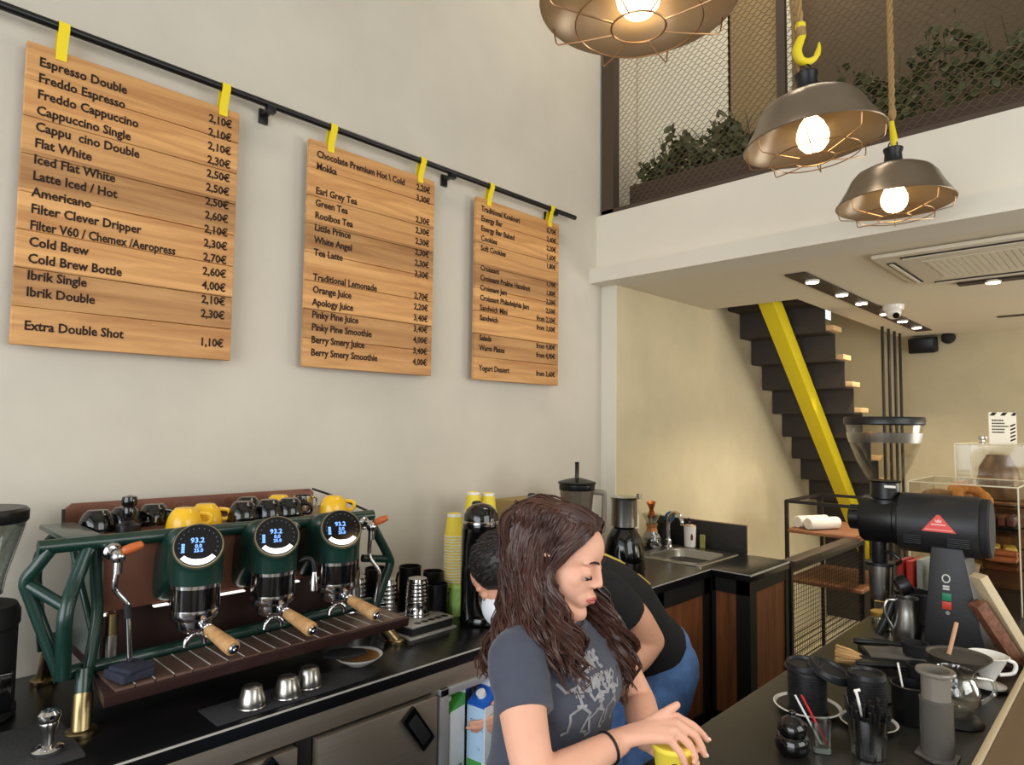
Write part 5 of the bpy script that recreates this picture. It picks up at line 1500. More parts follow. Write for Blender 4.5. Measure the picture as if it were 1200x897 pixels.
# steel pitcher with leaning black handle
pt = thing('steel_pitcher', 'dark steel milk pitcher in front of the shop grinder', 'pitcher', at_bar(1.642, 2.53))
G().lathe([(0.04, 0), (0.042, 0.004), (0.043, 0.05), (0.036, 0.10), (0.034, 0.12), (0.036, 0.145), (0.034, 0.145), (0.032, 0.12), (0.04, 0.05), (0.038, 0.008), (0.001, 0.006)], n=32).build('body', M_satin, pt, ang=60)
G().tube(smooth_path([(-0.028, -0.02, 0.135), (-0.05, -0.035, 0.13), (-0.055, -0.038, 0.09), (-0.035, -0.025, 0.04)], 5), 0.005, 8).build('handle', M_satin, pt)
lp = thing('leaning_portafilter', 'black handled portafilter leaning upright against the steel pitcher', 'portafilter', at_bar(1.562, 2.50))
G().tube([(0.0, 0.0, 0.012), (0.02, 0.015, 0.06), (0.036, 0.03, 0.12), (0.045, 0.036, 0.145)], [0.012, 0.016, 0.014, 0.009], 14).build('handle', M_black, lp)
G().lathe([(0.03, -0.012), (0.034, 0), (0.034, 0.022), (0.03, 0.024)], (0.062, 0.05, 0.175), (0.6, 0.4, 0.4), n=26).build('basket', M_black, lp)
bp_ = thing('black_knock_pot', 'round black pot with open top behind the steel pitcher', 'pot', at_bar(1.60, 2.80))
G().lathe([(0.055, 0), (0.06, 0.005), (0.06, 0.10), (0.063, 0.104), (0.063, 0.112), (0.056, 0.112), (0.054, 0.02), (0.001, 0.012)], n=32).build('body', M_blackmatte, bp_)
# acrylic box of stirrers on the pot's right, books behind
ab = thing('acrylic_bin', 'clear acrylic bin holding brown packets behind the black pot', 'bin', at_bar(1.70, 3.03))
g = G()
for a_, b_ in (((-.07, -.06, 0), (.07, -.057, .17)), ((-.07, .057, 0), (.07, .06, .17)), ((-.07, -.057, 0), (-.067, .057, .17)), ((.067, -.057, 0), (.07, .057, .17)), ((-.067, -.057, 0), (.067, .057, .003))):
    g.bb(a_, b_)
g.build('bin', M_acrylic, ab)
for k in range(5):
    tag(G().box((1.655 + k * 0.022, 3.02, CT + 0.105), (0.014, 0.09, 0.19), rot=Matrix.Rotation(radians(-6 + k * 4), 4, 'Y')).build('coffee_packet', mat('packet_brown', ((112, 78, 50), (74, 52, 38), (140, 104, 66), (88, 60, 40), (122, 92, 62))[k], 0.6), bevel=0.002),
        'brown packet standing in the acrylic bin, number %s from the left' % ('one', 'two', 'three', 'four', 'five')[k], 'packet', 'packets in the acrylic bin')
for k, (c_, nm) in enumerate((((150, 40, 30), 'dark red'), ((176, 46, 34), 'bright red'), ((150, 158, 152), 'pale grey'))):
    tag(G().box((1.515 + k * 0.034, 3.06 + k * 0.006, CT + 0.092), (0.02, 0.13, 0.182 + 0.02 * (k == 2)), -0.12).build('book', mat('book_' + nm.replace(' ', '_'), c_, 0.6), bevel=0.002),
        nm + ' book standing on the bar left of the acrylic bin', 'book', 'books standing on the bar')
# plunger brewer
ap = thing('plunger_brewer', 'smoky grey plastic plunger coffee brewer standing at the front of the bar', 'coffee maker', at_bar(1.893, 1.705))
ap.scale = (0.88, 0.88, 0.93)
g = G()
hexa = [V((0.052 * cos(pi / 6 + pi / 3 * i), 0.052 * sin(pi / 6 + pi / 3 * i), 0)) for i in range(6)]
g.loft([hexa, [p + Z * 0.008 for p in hexa]])
M_ap = mat('smoky_plastic', (92, 88, 82), 0.25)
g.build('flange', M_ap, ap, bevel=0.004)
G().lathe([(0.034, 0.006), (0.0365, 0.012), (0.0365, 0.125), (0.0375, 0.127), (0.0375, 0.132), (0.034, 0.133)], n=40).build('chamber', M_ap, ap)
G().lathe([(0.032, 0.13), (0.032, 0.185), (0.043, 0.190), (0.044, 0.194), (0.042, 0.198), (0.030, 0.197), (0.028, 0.14), (0.001, 0.14)], n=40).build('plunger', mat('smoky_plastic_light', (120, 114, 104), 0.25), ap)
# black cup with white spoon on the small tray
bc2 = thing('black_tumbler', 'wide black cup with a white spoon left of the plunger brewer', 'cup', at_bar(1.806, 1.858))
G().lathe([(0.036, 0), (0.039, 0.004), (0.040, 0.085), (0.042, 0.088), (0.038, 0.09), (0.036, 0.01), (0.001, 0.008)], n=32).build('body', M_black, bc2)
tag(G().tube([(1.802, 1.858, CT + 0.012), (1.783, 1.852, CT + 0.135)], [0.0045, 0.0055], 8, flat=0.4).build('white_spoon', M_white_gloss), 'white spoon handle rising out of the wide black cup', 'spoon')
dsc = tag(G().lathe([(0.055, 0), (0.06, 0.003), (0.06, 0.007), (0.001, 0.008)], (1.715, 1.975, CT + 0.0005), n=36).build('black_saucer', M_black), 'flat black saucer behind the second lid stack', 'saucer')
# glass server and its black stand
cd_ = thing('glass_server', 'round clear glass coffee server on a black round stand', 'server', at_bar(1.885, 1.94))
G().lathe([(0.056, 0), (0.058, 0.003), (0.05, 0.012), (0.034, 0.018), (0.001, 0.018)], n=40).build('stand', M_black, cd_)
G().lathe([(0.028, 0.02), (0.042, 0.032), (0.052, 0.058), (0.051, 0.08), (0.042, 0.102), (0.036, 0.112), (0.040, 0.124), (0.038, 0.124), (0.034, 0.112), (0.040, 0.101), (0.0495, 0.08), (0.0505, 0.058), (0.041, 0.034), (0.026, 0.022), (0.001, 0.022)], n=44).build('glass', glass('server_glass', (244, 244, 240), 0.14), cd_, ang=60)
G().tube(smooth_path([(0.038, 0.03, 0.105), (0.066, 0.05, 0.10), (0.07, 0.053, 0.07), (0.045, 0.036, 0.045)], 5), 0.005, 8).build('handle', M_glass, cd_)
# drippers
dr = thing('smoky_dripper', 'wide smoky grey dripper bowl with glass below, before the grinder', 'dripper', at_bar(1.858, 2.135))
dr.scale = (0.92, 0.92, 0.72)
G().lathe([(0.03, 0), (0.045, 0.005), (0.045, 0.04), (0.03, 0.07), (0.027, 0.07), (0.042, 0.038), (0.042, 0.008), (0.001, 0.006)], n=36).build('server', M_glass, dr, ang=60)
G().lathe([(0.034, 0.07), (0.038, 0.075), (0.03, 0.08), (0.05, 0.105), (0.076, 0.138), (0.082, 0.146), (0.078, 0.146), (0.072, 0.138), (0.04, 0.098), (0.012, 0.082)], n=44).build('bowl', mat('dripper_smoke', (84, 78, 70), 0.3), dr)
G().lathe([(0.072, 0.139), (0.045, 0.132), (0.001, 0.13), (0.001, 0.128), (0.045, 0.128), (0.071, 0.136)], n=44).build('filter', mat('filter_dark', (70, 66, 58), 0.9), dr)
tag(G().tube([(1.835, 2.135, CT + 0.10), (1.845, 2.19, CT + 0.175)], 0.0055, 8).build('wooden_stick', mat('stick_wood', (196, 150, 116), 0.6)), 'pale wooden stirring stick standing in the smoky dripper', 'stick')
wd = thing('white_dripper', 'white ceramic cone dripper with a foot right of the smoky dripper', 'dripper', at_bar(1.905, 2.24))
wd.scale = (0.78, 0.78, 0.72)
G().lathe([(0.05, 0), (0.058, 0.003), (0.058, 0.008), (0.001, 0.009)], n=36).build('coaster', M_black, wd)
G().lathe([(0.045, 0.010), (0.054, 0.013), (0.054, 0.018), (0.03, 0.022), (0.020, 0.03), (0.024, 0.045), (0.060, 0.122), (0.066, 0.128), (0.062, 0.130), (0.055, 0.122), (0.018, 0.045), (0.001, 0.04)], n=44).build('cone', M_white_gloss, wd)
G().tube(smooth_path([(0.045, 0.03, 0.115), (0.072, 0.048, 0.10), (0.066, 0.044, 0.065), (0.03, 0.02, 0.055)], 5), 0.007, 8).build('handle', M_white_gloss, wd)

# leaning boards right of the grinder
pk = thing('pale_board', 'pale wooden board leaning diagonally right of the shop grinder', 'board', (1.93, 2.5, CT))
a, b = V((1.855, 2.45, 1.165)), V((1.962, 2.545, CT + 0.012))
ax = (b - a).normalized()
n_ = V((0.72, -0.69, 0))
e_ = ax.cross(n_).normalized()
g = G()
g.loft([[c_ + n_ * p * 0.5 + e_ * q * 0.5 for p, q in ((-.05, -.026), (.05, -.026), (.05, .026), (-.05, .026))] for c_ in (a, b)])
g.build('board', mat('pale_board', (206, 188, 152), 0.7, noise=0.06, nscale=20), pk, bevel=0.002, world=True)
sb = thing('speckled_board', 'brown speckled slab leaning below the pale board', 'board', (1.90, 2.45, CT))
a, b = V((1.852, 2.436, 1.085)), V((1.936, 2.504, CT + 0.012))
ax = (b - a).normalized(); e_ = ax.cross(n_).normalized()
g = G()
g.loft([[c_ + n_ * p * 0.5 + e_ * q * 0.5 for p, q in ((-.04, -.034), (.04, -.034), (.04, .034), (-.04, .034))] for c_ in (a, b)])
ms_ = mat('speckle', (120, 78, 56), 0.6, noise=0.5, nscale=60)
g.build('slab', ms_, sb, bevel=0.002, world=True)

# ------------------------------------------------------------------ pastry display
def clear_case(lab, x0, x1, y0, y1, z0, z1, shelf=None, rim=0.003):
    t = thing('acrylic_case', lab, 'display case', ((x0 + x1) / 2, (y0 + y1) / 2, z0))
    w_ = 0.004
    for a_, b_, nm in (((x0, y0, z0), (x1, y0 + w_, z1), 'front_pane'), ((x0, y1 - w_, z0), (x1, y1, z1), 'back_pane'), ((x0, y0 + w_, z0), (x0 + w_, y1 - w_, z1), 'side_pane'), ((x1 - w_, y0 + w_, z0), (x1, y1 - w_, z1), 'side_pane'), ((x0, y0, z1), (x1, y1, z1 + w_), 'top_pane')):
        G().bb(a_, b_).build(nm, M_acrylic, t, world=True)
    g = G()
    for xx in (x0, x1):
        for yy in (y0, y1):
            g.tube([(xx, yy, z0), (xx, yy, z1 + .002)], rim, 6)
    for a_, b_ in (((x0, y0), (x1, y0)), ((x1, y0), (x1, y1)), ((x1, y1), (x0, y1)), ((x0, y1), (x0, y0))):
        g.tube([(*a_, z1 + .002), (*b_, z1 + .002)], rim, 6)
    g.build('polished_edge', mat('acrylic_edge', (226, 218, 190), 0.2) if 'acrylic_edge' not in bpy.data.materials else bpy.data.materials['acrylic_edge'], t, world=True)
    for z_ in (shelf or ()):
        G().bb((x0 + w_, y0 + w_, z_), (x1 - w_, y1 - w_, z_ + w_)).build('shelf', M_acrylic, t, world=True)
    return t


clear_case('clear acrylic pastry case on the bar behind the shop grinder', 1.505, 1.875, 3.17, 3.62, CT + 0.001, 1.384, (1.06, 1.195, 1.257))
M_bread = mat('sesame_bread', (196, 132, 66), 0.8, noise=0.25, nscale=90, bump=0.6, bscale=160)


def ring_bread(lab, loc, tilt, rz, R=0.056, r=0.020):
    t = tag(G().tube([(R * cos(2 * pi * i / 32), R * sin(2 * pi * i / 32), 0) for i in range(32)], [r * (1 + 0.12 * sin(i * 2.1)) for i in range(32)], 12, closed=True).build('bread_ring', M_bread), lab, 'bread', 'sesame bread rings in the case')
    t.location = loc
    t.rotation_euler = (tilt, 0, rz)
    return t


ring_bread('sesame bread ring lying tilted in the acrylic case in front of the other ring', (1.705, 3.32, 1.322), radians(42), radians(44))
ring_bread('sesame bread ring leaning behind the front one in the acrylic case', (1.665, 3.46, 1.322), radians(42), radians(44))
lf = tag(G().ball((0, 0, 0), (0.075, 0.05, 0.045), 20).build('brown_loaf', mat('loaf_brown', (128, 98, 66), 0.8, noise=0.2, nscale=50, bump=0.5, bscale=60)), 'dark brown loaf on the upper shelf of the acrylic case, left of the rings', 'bread')
lf.location = (1.58, 3.34, 1.306)
g = G()
tw = thing('bread_tray', 'dark tray with reddish brown bars on the middle shelf of the acrylic case', 'tray', (1.78, 3.42, 1.20))
G().loft([[V((x_, y_, 0)) for x_, y_ in ((-.07, -.09), (.07, -.09), (.07, .09), (-.07, .09))], [V((x_, y_, .012)) for x_, y_ in ((-.078, -.098), (.078, -.098), (.078, .098), (-.078, .098))]]).build('tray', M_black, tw)
for k in range(4):
    tag(G().box((1.735 + k * 0.03, 3.42, 1.232), (0.024, 0.14, 0.036)).build('chocolate_bar', mat('bar_red', ((96, 40, 34), (84, 34, 30), (110, 48, 38), (90, 40, 36))[k], 0.5), bevel=0.004), 'dark red snack bar on the middle shelf tray, number %s from the left' % ('one', 'two', 'three', 'four')[k], 'snack', 'snack bars on the tray')
for k in range(5):
    b_ = tag(G().lathe([(0.001, -.055), (0.01, -.05), (0.013, -.02), (0.013, .02), (0.01, .05), (0.001, .055)], (0, 0, 0), X, n=14).build('bread_stick', mat('stick_brown', (170, 96, 56), 0.7, noise=0.2, nscale=40)) if k == 0 else bs_.copy(), 'orange brown bread stick on the lower shelf, number %s of the pile' % ('one', 'two', 'three', 'four', 'five')[k], 'bread', 'bread sticks on the lower shelf')
    if k:
        COL.objects.link(b_)
    bs_ = b_
    b_.location = (1.79, 3.36 + (k % 3) * 0.028 + 0.012 * (k // 3), 1.078 + 0.024 * (k // 3))
for k in range(3):
    tag(G().box((1.70 + 0.055 * k, 3.44, 1.0955), (0.045, 0.09, 0.06), 0.1 * k).build('yellow_packet', mat('packet_yellow', (224, 186, 76), 0.4), bevel=0.012), 'shiny yellow packet on the lower shelf, ' + ('left', 'middle', 'right')[k] + ' of three', 'packet', 'yellow packets in the case')
# second case on a wooden crate, with a domed cover inside and a card on top
cr = thing('wooden_crate', 'low wooden crate behind the pastry case carrying the second clear case', 'crate', (1.74, 3.92, CT))
g = G()
for k in range(4):
    g.bb((1.55, 3.68, CT + 0.002 + k * 0.092), (1.95, 3.69, CT + 0.084 + k * 0.092)).bb((1.55, 4.15, CT + 0.002 + k * 0.092), (1.95, 4.16, CT + 0.084 + k * 0.092)).bb((1.55, 3.69, CT + 0.002 + k * 0.092), (1.56, 4.15, CT + 0.084 + k * 0.092)).bb((1.94, 3.69, CT + 0.002 + k * 0.092), (1.95, 4.15, CT + 0.084 + k * 0.092))
g.build('slats', M_shelf, cr, world=True)
G().bb((1.55, 3.68, 1.268), (1.95, 4.16, 1.278)).build('top', M_shelf, cr, world=True)
clear_case('second clear acrylic case standing higher, behind the pastry case', 1.575, 1.90, 3.72, 4.10, 1.2785, 1.535, None, 0.004)
dm = thing('cake_dome', 'grey brown metal dome cover inside the second clear case', 'dome', (1.72, 3.87, 1.279))
G().lathe([(0.10, 0), (0.105, 0.004), (0.095, 0.012), (0.088, 0.08), (0.075, 0.15), (0.05, 0.195), (0.045, 0.21), (0.001, 0.212)], n=40).build('cover', mat('dome_grey', (128, 108, 92), 0.35, 0.6), dm, ang=50)
kn = thing('case_knob', 'small chrome knob on top of the second clear case', 'knob', (1.665, 3.86, 1.5395))
G().lathe([(0.02, 0), (0.02, 0.004), (0.008, 0.008), (0.008, 0.018), (0.018, 0.024), (0.018, 0.034), (0.001, 0.038)], n=24).build('knob', M_chrome, kn)
cdn = thing('counter_card', 'white card with black diagonal stripes standing on the second clear case', 'sign', (1.745, 3.85, 1.5395), radians(44))
G().bb((-0.065, -0.002, 0), (0.065, 0.002, 0.150)).build('card', mat('card_white', (232, 226, 208), 0.7), cdn)
g = G()
for x0 in (-0.062, -0.012, 0.038):
    g.prism([(x0, 0.134), (x0 + 0.022, 0.134), (x0 + 0.036 if x0 < 0.03 else x0 + .026, 0.149), (x0 + 0.014, 0.149)], (0, -0.002, 0), X, Z, (0, -1, 0), 0.0008)
for k in range(5):
    z0 = 0.012 + k * 0.017
    g.prism([(0.034, z0), (0.058, z0 + 0.010), (0.058, z0 + 0.018), (0.034, z0 + 0.008)], (0, -0.002, 0), X, Z, (0, -1, 0), 0.0008)
g.build('stripes', M_ink, cdn)
g = G()
r_ = random.Random(2)
for k in range(5):
    x_ = -0.052
    while x_ < 0.005 + 0.02 * (k == 2):
        w_ = r_.uniform(0.004, 0.009)
        g.prism([(x_, 0), (x_ + w_, 0), (x_ + w_, 0.007), (x_, 0.007)], (0, -0.002, 0.108 - k * 0.014), X, Z, (0, -1, 0), 0.0008)
        x_ += w_ + 0.0025
g.build('lettering', M_ink, cdn)

# ------------------------------------------------------------------ people
M_skin = mat('skin', (226, 172, 146), 0.5, spec=0.35, noise=0.04, nscale=30, sss=0.15)
M_skin_m = mat('skin_tan', (216, 160, 130), 0.5, spec=0.35, noise=0.04, nscale=30, sss=0.15)
M_lip = mat('lips', (192, 98, 94), 0.4)
M_brow = mat('brow', (44, 30, 26), 0.8)
M_hair = mat('hair_brown', (74, 48, 40), 0.38, noise=0.45, nscale=22, stretch=(1, 1, 0.3))
M_hair_dark = mat('hair_black', (34, 28, 27), 0.45, noise=0.35, nscale=40)
M_shirt = mat('slate_cotton', (68, 72, 86), 0.9, noise=0.08, nscale=25, bump=0.35, bscale=22, sheen=0.2)
M_print = mat('faded_print', (150, 150, 154), 0.9, noise=0.25, nscale=60)
M_tee_black = mat('black_cotton', (24, 24, 25), 0.9, bump=0.4, bscale=18)
M_jeans = mat('denim', (84, 116, 164), 0.9, noise=0.35, nscale=14, bump=0.4, bscale=40)
M_eye = mat('eye_white', (225, 220, 214), 0.25)
M_iris = mat('iris', (44, 28, 20), 0.2)


def chain(g, pts, rad, n=14, sm=4):
    P = smooth_path(pts, sm) if sm else [V(p) for p in pts]
    m = len(P)
    R = []
    for i in range(m):
        f = i / (m - 1) * (len(rad) - 1)
        k = min(int(f), len(rad) - 2)
        R.append(rad[k] + (rad[k + 1] - rad[k]) * (f - k))
    g.tube(P, R, n)
    g.ball(P[0], R[0] * .985, n)
    g.ball(P[-1], R[-1] * .985, n)


def remesh(g, name, m, parent, voxel, it=4, fac=0.5):
    o = g.build(name + '_raw', m)
    md = o.modifiers.new('r', 'REMESH'); md.mode = 'VOXEL'; md.voxel_size = voxel; md.adaptivity = 0
    if it:
        s = o.modifiers.new('s', 'SMOOTH'); s.iterations = it; s.factor = fac
    dg = bpy.context.evaluated_depsgraph_get()
    dg.update()
    me = bpy.data.meshes.new_from_object(o.evaluated_get(dg))
    raw = o.data
    bpy.data.objects.remove(o)
    bpy.data.meshes.remove(raw)
    me.name = name
    for p in me.polygons:
        p.use_smooth = True
    if parent is not None:
        me.transform(wm(parent).inverted())
    if not me.materials:
        me.materials.append(m)
    ob = bpy.data.objects.new(name, me)
    COL.objects.link(ob)
    if parent is not None:
        ob.parent = parent
    return ob


class Head:
    """x forward, y left, z up, origin between the ears"""

    def __init__(s, c, fwd, up, k=1.0):
        s.k = k
        f = V(fwd).normalized()
        u = (V(up) - f * V(up).dot(f)).normalized()
        l = u.cross(f)
        s.c, s.R = V(c), Matrix((f, l, u)).transposed()

    def p(s, x, y, z):
        return s.c + s.R @ V((x, y, z)) * s.k

    def ell(s, g, c, r, n=24):
        g.ball(s.p(*c), tuple(v * s.k for v in r), n, rot=s.R)

    def base(s, g, k=1.0, eyes_closed=True):
        s.ell(g, (-0.012, 0, 0.040), (0.093, 0.073, 0.080))
        s.ell(g, (0.033, 0, 0.045), (0.060, 0.060, 0.058))
        s.ell(g, (0.030, 0, -0.020), (0.0585, 0.0575, 0.078), 36)
        for y in (-1, 1):
            chain(g, [s.p(-0.005, y * .056, -0.03), s.p(0.022, y * .05, -0.065), s.p(0.066, y * .016, -0.092)], [.020, .019, .017], 12)
            s.ell(g, (0.046, y * 0.036, -0.012), (0.028, 0.0205, 0.026), 20)
            s.ell(g, (0.0735, y * 0.029, 0.032), (0.0125, 0.026, 0.011), 14)
            s.ell(g, (0.0935, y * 0.0100, -0.0205), (0.0082, 0.0062, 0.006), 12)
            g.ball(s.p(-0.008, y * 0.0735, 0.0), (0.017, 0.007, 0.030), 16, rot=s.R @ Matrix.Rotation(radians(-14), 3, 'Y'))
            s.ell(g, (0.0740, y * 0.031, 0.0075), (0.0148, 0.0170, 0.0130), 16)
        s.ell(g, (0.0695, 0, -0.092), (0.0195, 0.023, 0.018), 20)
        chain(g, [s.p(0.082, 0, 0.032), s.p(0.0895, 0, 0.013), s.p(0.0975, 0, -0.006), s.p(0.1005, 0, -0.0165)], [.0090, .0076, .0076, .0082], 12)
        s.ell(g, (0.0690, 0, -0.052), (0.0225, 0.036, 0.028), 24)
        s.ell(g, (0.0915, 0, -0.0455), (0.0075, 0.018, 0.0055), 14)
        s.ell(g, (0.0890, 0, -0.0580), (0.0085, 0.016, 0.006), 14)

    def details(s, par, closed=0.7):
        g = G()
        g.tube([s.p(0.087, -0.021, -0.0525), s.p(0.0955, -0.011, -0.0485), s.p(0.0985, 0, -0.0485), s.p(0.0955, 0.011, -0.0485), s.p(0.087, 0.021, -0.0525)], [.0012, .003, .0032, .003, .0012], 8)
        g.tube([s.p(0.087, -0.020, -0.0535), s.p(0.0935, -0.011, -0.0562), s.p(0.0962, 0, -0.0572), s.p(0.0935, 0.011, -0.0562), s.p(0.087, 0.020, -0.0535)], [.0012, .0034, .004, .0034, .0012], 8)
        part_ = g.build('lips', M_lip, par, world=True)
        for y in (-1, 1):
            g = G()
            g.tube(smooth_path([s.p(0.0925, y * .010, 0.0275), s.p(0.0925, y * .022, 0.0325), s.p(0.0880, y * .036, 0.0345), s.p(0.0765, y * .0495, 0.0285)], 4), [.0018, .0024, .0028, .003, .003, .003, .003, .0028, .0026, .0022, .0018, .0013, .0008], 8, flat=0.8)
            g.build('eyebrow', M_brow, par, world=True)
            g = G()
            g.ball(s.p(0.0735, y * 0.031, 0.0035), 0.0118, 16)
            e = g.build('eye', M_eye, par, world=True)
            G().ball(s.p(0.0805, y * 0.031, -0.0045), 0.0046, 12).build('iris', M_iris, e, world=True)
            g = G()
            g.tube(smooth_path([s.p(0.0815, y * .0165, 0.0010), s.p(0.0880, y * .025, -0.0025), s.p(0.0882, y * .034, -0.0028), s.p(0.0800, y * .0475, 0.0005)], 4), [.0008, .0012, .0015, .0017, .0018, .0018, .0018, .0018, .0018, .0018, .0016, .0012, .0008], 6)
            g.build('eyelashes', M_brow, par, world=True)


def hand(g, w, d, n, t, curl, spread=1.0, k=1.0, thumb=None):
    """w wrist, d towards the knuckles, n out of the palm, t towards the thumb"""
    w, d, n, t = V(w), V(d).normalized(), V(n).normalized(), V(t).normalized()
    offs = ((.027, .088, (.036, .024, .020), .0082), (.009, .092, (.040, .027, .021), .0084), (-.010, .087, (.037, .025, .020), .0080), (-.027, .077, (.029, .019, .018), .0070))
    for q, (o, L, ph, r) in enumerate(offs):
        m = w + (d * L + t * o * spread) * k
        chain(g, [w + t * o * .45 * k, w + d * L * .5 * k + t * o * .8 * k, m], [.014 * k, .0125 * k, .0098 * k], 10, 3)
        c = curl[q] if isinstance(curl, (list, tuple)) else curl
        P = [m]
        a = 0
        dd = (d + t * o * 1.2 * spread).normalized()
        for i_, l in enumerate(ph):
            a += c * (0.75, 1.0, 0.7)[i_]
            P.append(P[-1] + (dd * cos(a) + n * sin(a)) * l * k)
        for i_ in range(3):
            chain(g, [P[i_], P[i_ + 1]], [r * k * (1.0, .95, .88)[i_], r * k * (.95, .88, .74)[i_]], 10, 0)
    th = thumb or ((.022, .022, .004), (.055, .050, .016), (.082, .060, .026))
    P = [w + (d * a + t * b + n * c_) * k for a, b, c_ in th]
    chain(g, P, [.0135 * k, .0105 * k, .0085 * k], 10, 3)


def project_strokes(g, bvh, strokes, org, ey, ez, din, wdt, lift=0.0012):
    """ribbon strokes drawn in a plane (ey, ez) and laid onto the cloth along din"""
    ey, ez, din = V(ey).normalized(), V(ez).normalized(), V(din).normalized()
    for st_ in strokes:
        P2 = []
        for a, b in zip(st_[:-1], st_[1:]):
            n_ = max(1, int(sqrt((a[0] - b[0]) ** 2 + (a[1] - b[1]) ** 2) / 0.006))
            P2 += [(a[0] + (b[0] - a[0]) * i / n_, a[1] + (b[1] - a[1]) * i / n_) for i in range(n_)]
        P2.append(st_[-1])
        rings = []
        for i, (u_, v_) in enumerate(P2):
            a, b = P2[max(i - 1, 0)], P2[min(i + 1, len(P2) - 1)]
            tx, ty = b[0] - a[0], b[1] - a[1]
            L = sqrt(tx * tx + ty * ty) or 1
            nx, ny = -ty / L * wdt / 2, tx / L * wdt / 2
            q = []
            for s in (-1, 1):
                o = V(org) + ey * (u_ + s * nx) + ez * (v_ + s * ny)
                hit = bvh.ray_cast(o - din * 0.5, din)
                if hit[0] is None:
                    q = None
                    break
                q.append(hit[0] - din * lift)
            if q:
                rings.append(q)
            else:
                if len(rings) > 1:
                    for A, B in zip(rings[:-1], rings[1:]):
                        g.quad([A[0], A[1], B[1], B[0]])
                rings = []
        for A, B in zip(rings[:-1], rings[1:]):
            g.quad([A[0], A[1], B[1], B[0]])


def ell_ring(c, a, b, n=36, p=1.0):
    c, a, b = V(c), V(a), V(b)
    out = []
    for j in range(n):
        t = 2 * pi * j / n
        ca, sb = cos(t), sin(t)
        out.append(c + a * math.copysign(abs(ca) ** p, ca) + b * math.copysign(abs(sb) ** p, sb))
    return out


# ---- woman at the bar
wo = thing('person', 'woman with long wavy brown hair in a slate printed T-shirt, hands on a yellow cup', 'person', (1.29, 1.12, FL))
hd = Head((1.333, 1.097, 1.317), (0.925, 0.29, -0.235), (0.23, 0.09, 0.96), 0.955)
g = G()
hd.base(g)
chain(g, [(1.300, 1.105, 1.12), (1.308, 1.107, 1.18), hd.p(-0.025, 0, -0.045)], [.062, .052, .052], 18)
torso = [((1.278, 1.12, 0.74), .105, .150), ((1.285, 1.12, 0.82), .110, .155), ((1.296, 1.12, 0.92), .088, .128), ((1.308, 1.12, 1.00), .095, .135), ((1.318, 1.12, 1.06), .100, .145), ((1.312, 1.12, 1.12), .088, .150), ((1.308, 1.117, 1.16), .062, .13), ((1.306, 1.112, 1.185), .045, .075)]
g.loft([ell_ring(c, X * a, Y * b) for c, a, b in torso])
RS, RE, RW = V((1.332, .972, 1.142)), V((1.455, .893, .975)), V((1.495, 1.085, 1.002))
LS, LE, LW = V((1.305, 1.262, 1.142)), V((1.385, 1.325, .975)), V((1.488, 1.19, .972))
chain(g, [RS, RS.lerp(RE, .5) + V((0, -.006, 0)), RE], [.054, .044, .037], 18)
chain(g, [RE, RE.lerp(RW, .35) + V((.004, -.004, 0)), RE.lerp(RW, .8), RW], [.037, .038, .028, .0245], 18)
chain(g, [LS, LS.lerp(LE, .5), LE], [.054, .044, .037], 18)
chain(g, [LE, LE.lerp(LW, .35), LE.lerp(LW, .8), LW], [.037, .038, .028, .0245], 18)
for s in (-1, 1):
    chain(g, [(1.278, 1.12 + s * .078, 0.76), (1.30, 1.12 + s * .082, 0.40), (1.275, 1.12 + s * .08, 0.08), (1.265, 1.12 + s * .08, FL + 0.05)], [.085, .062, .05, .038], 16)
    chain(g, [(1.25, 1.12 + s * .08, FL + 0.035), (1.40, 1.12 + s * .09, FL + 0.03)], [.035, .03], 12)
# right hand over the lid of the cup
W = RW
mcp = [V((1.566, 1.178, 1.041)), V((1.574, 1.163, 1.037)), V((1.578, 1.147, 1.030)), V((1.576, 1.130, 1.021))]
pip = [V((1.588, 1.200, 1.026)), V((1.600, 1.185, 1.017)), V((1.601, 1.162, 1.008)), V((1.596, 1.139, 0.998))]
tip = [V((1.610, 1.216, 1.001)), V((1.615, 1.196, 0.981)), V((1.609, 1.172, 0.974)), V((1.603, 1.148, 0.970))]
for q in range(4):
    o = (q - 1.5) * 0.009
    chain(g, [W + V((-.012, -.004, 0)) + V((-.4, .42, 0)) * -o, W.lerp(mcp[q], .5) + V((0, 0, .006)), mcp[q]], [.016, .0145, .0108], 12, 4)
    r_ = (.0088, .009, .0086, .0076)[q]
    mid = pip[q].lerp(tip[q], .5) + (pip[q] - mcp[q]).normalized() * .003
    chain(g, [mcp[q], pip[q]], [r_ * 1.08, r_ * .98], 12, 0)
    chain(g, [pip[q], mid, tip[q]], [r_ * .98, r_ * .9, r_ * .72], 12, 3)
chain(g, [W + V((.012, .022, .004)), V((1.528, 1.135, 1.03)), V((1.552, 1.160, 1.052)), V((1.570, 1.172, 1.068))], [.016, .013, .0098, .0078], 12, 4)
# left hand low around the far side of the cup
hand(g, LW, (0.93, 0.06, -0.08), (0.1, -1, -0.05), (0, 0, 1), [.55, .6, .6, .6], 1.0, 0.9, thumb=((.02, .02, .012), (.05, .034, .03), (.075, .03, .045)))
wb_ = remesh(g, 'body', M_skin, wo, 0.003, 7, 0.5)
hd.details(wo)
# fingernails
M_nail = mat('nail', (236, 196, 182), 0.25)
for q in range(4):
    dd = (tip[q] - pip[q]).normalized()
    up_ = (mcp[q] - tip[q]); up_ = V((.35, .0, .6)); up_ = (up_ - dd * up_.dot(dd)).normalized()
    G().ball(tip[q] + dd * .001 + up_ * .0052, (.0042, .0042, .0022), 10, rot=Matrix((dd.cross(up_), dd, up_)).transposed()).build('fingernail', M_nail, wo, world=True)
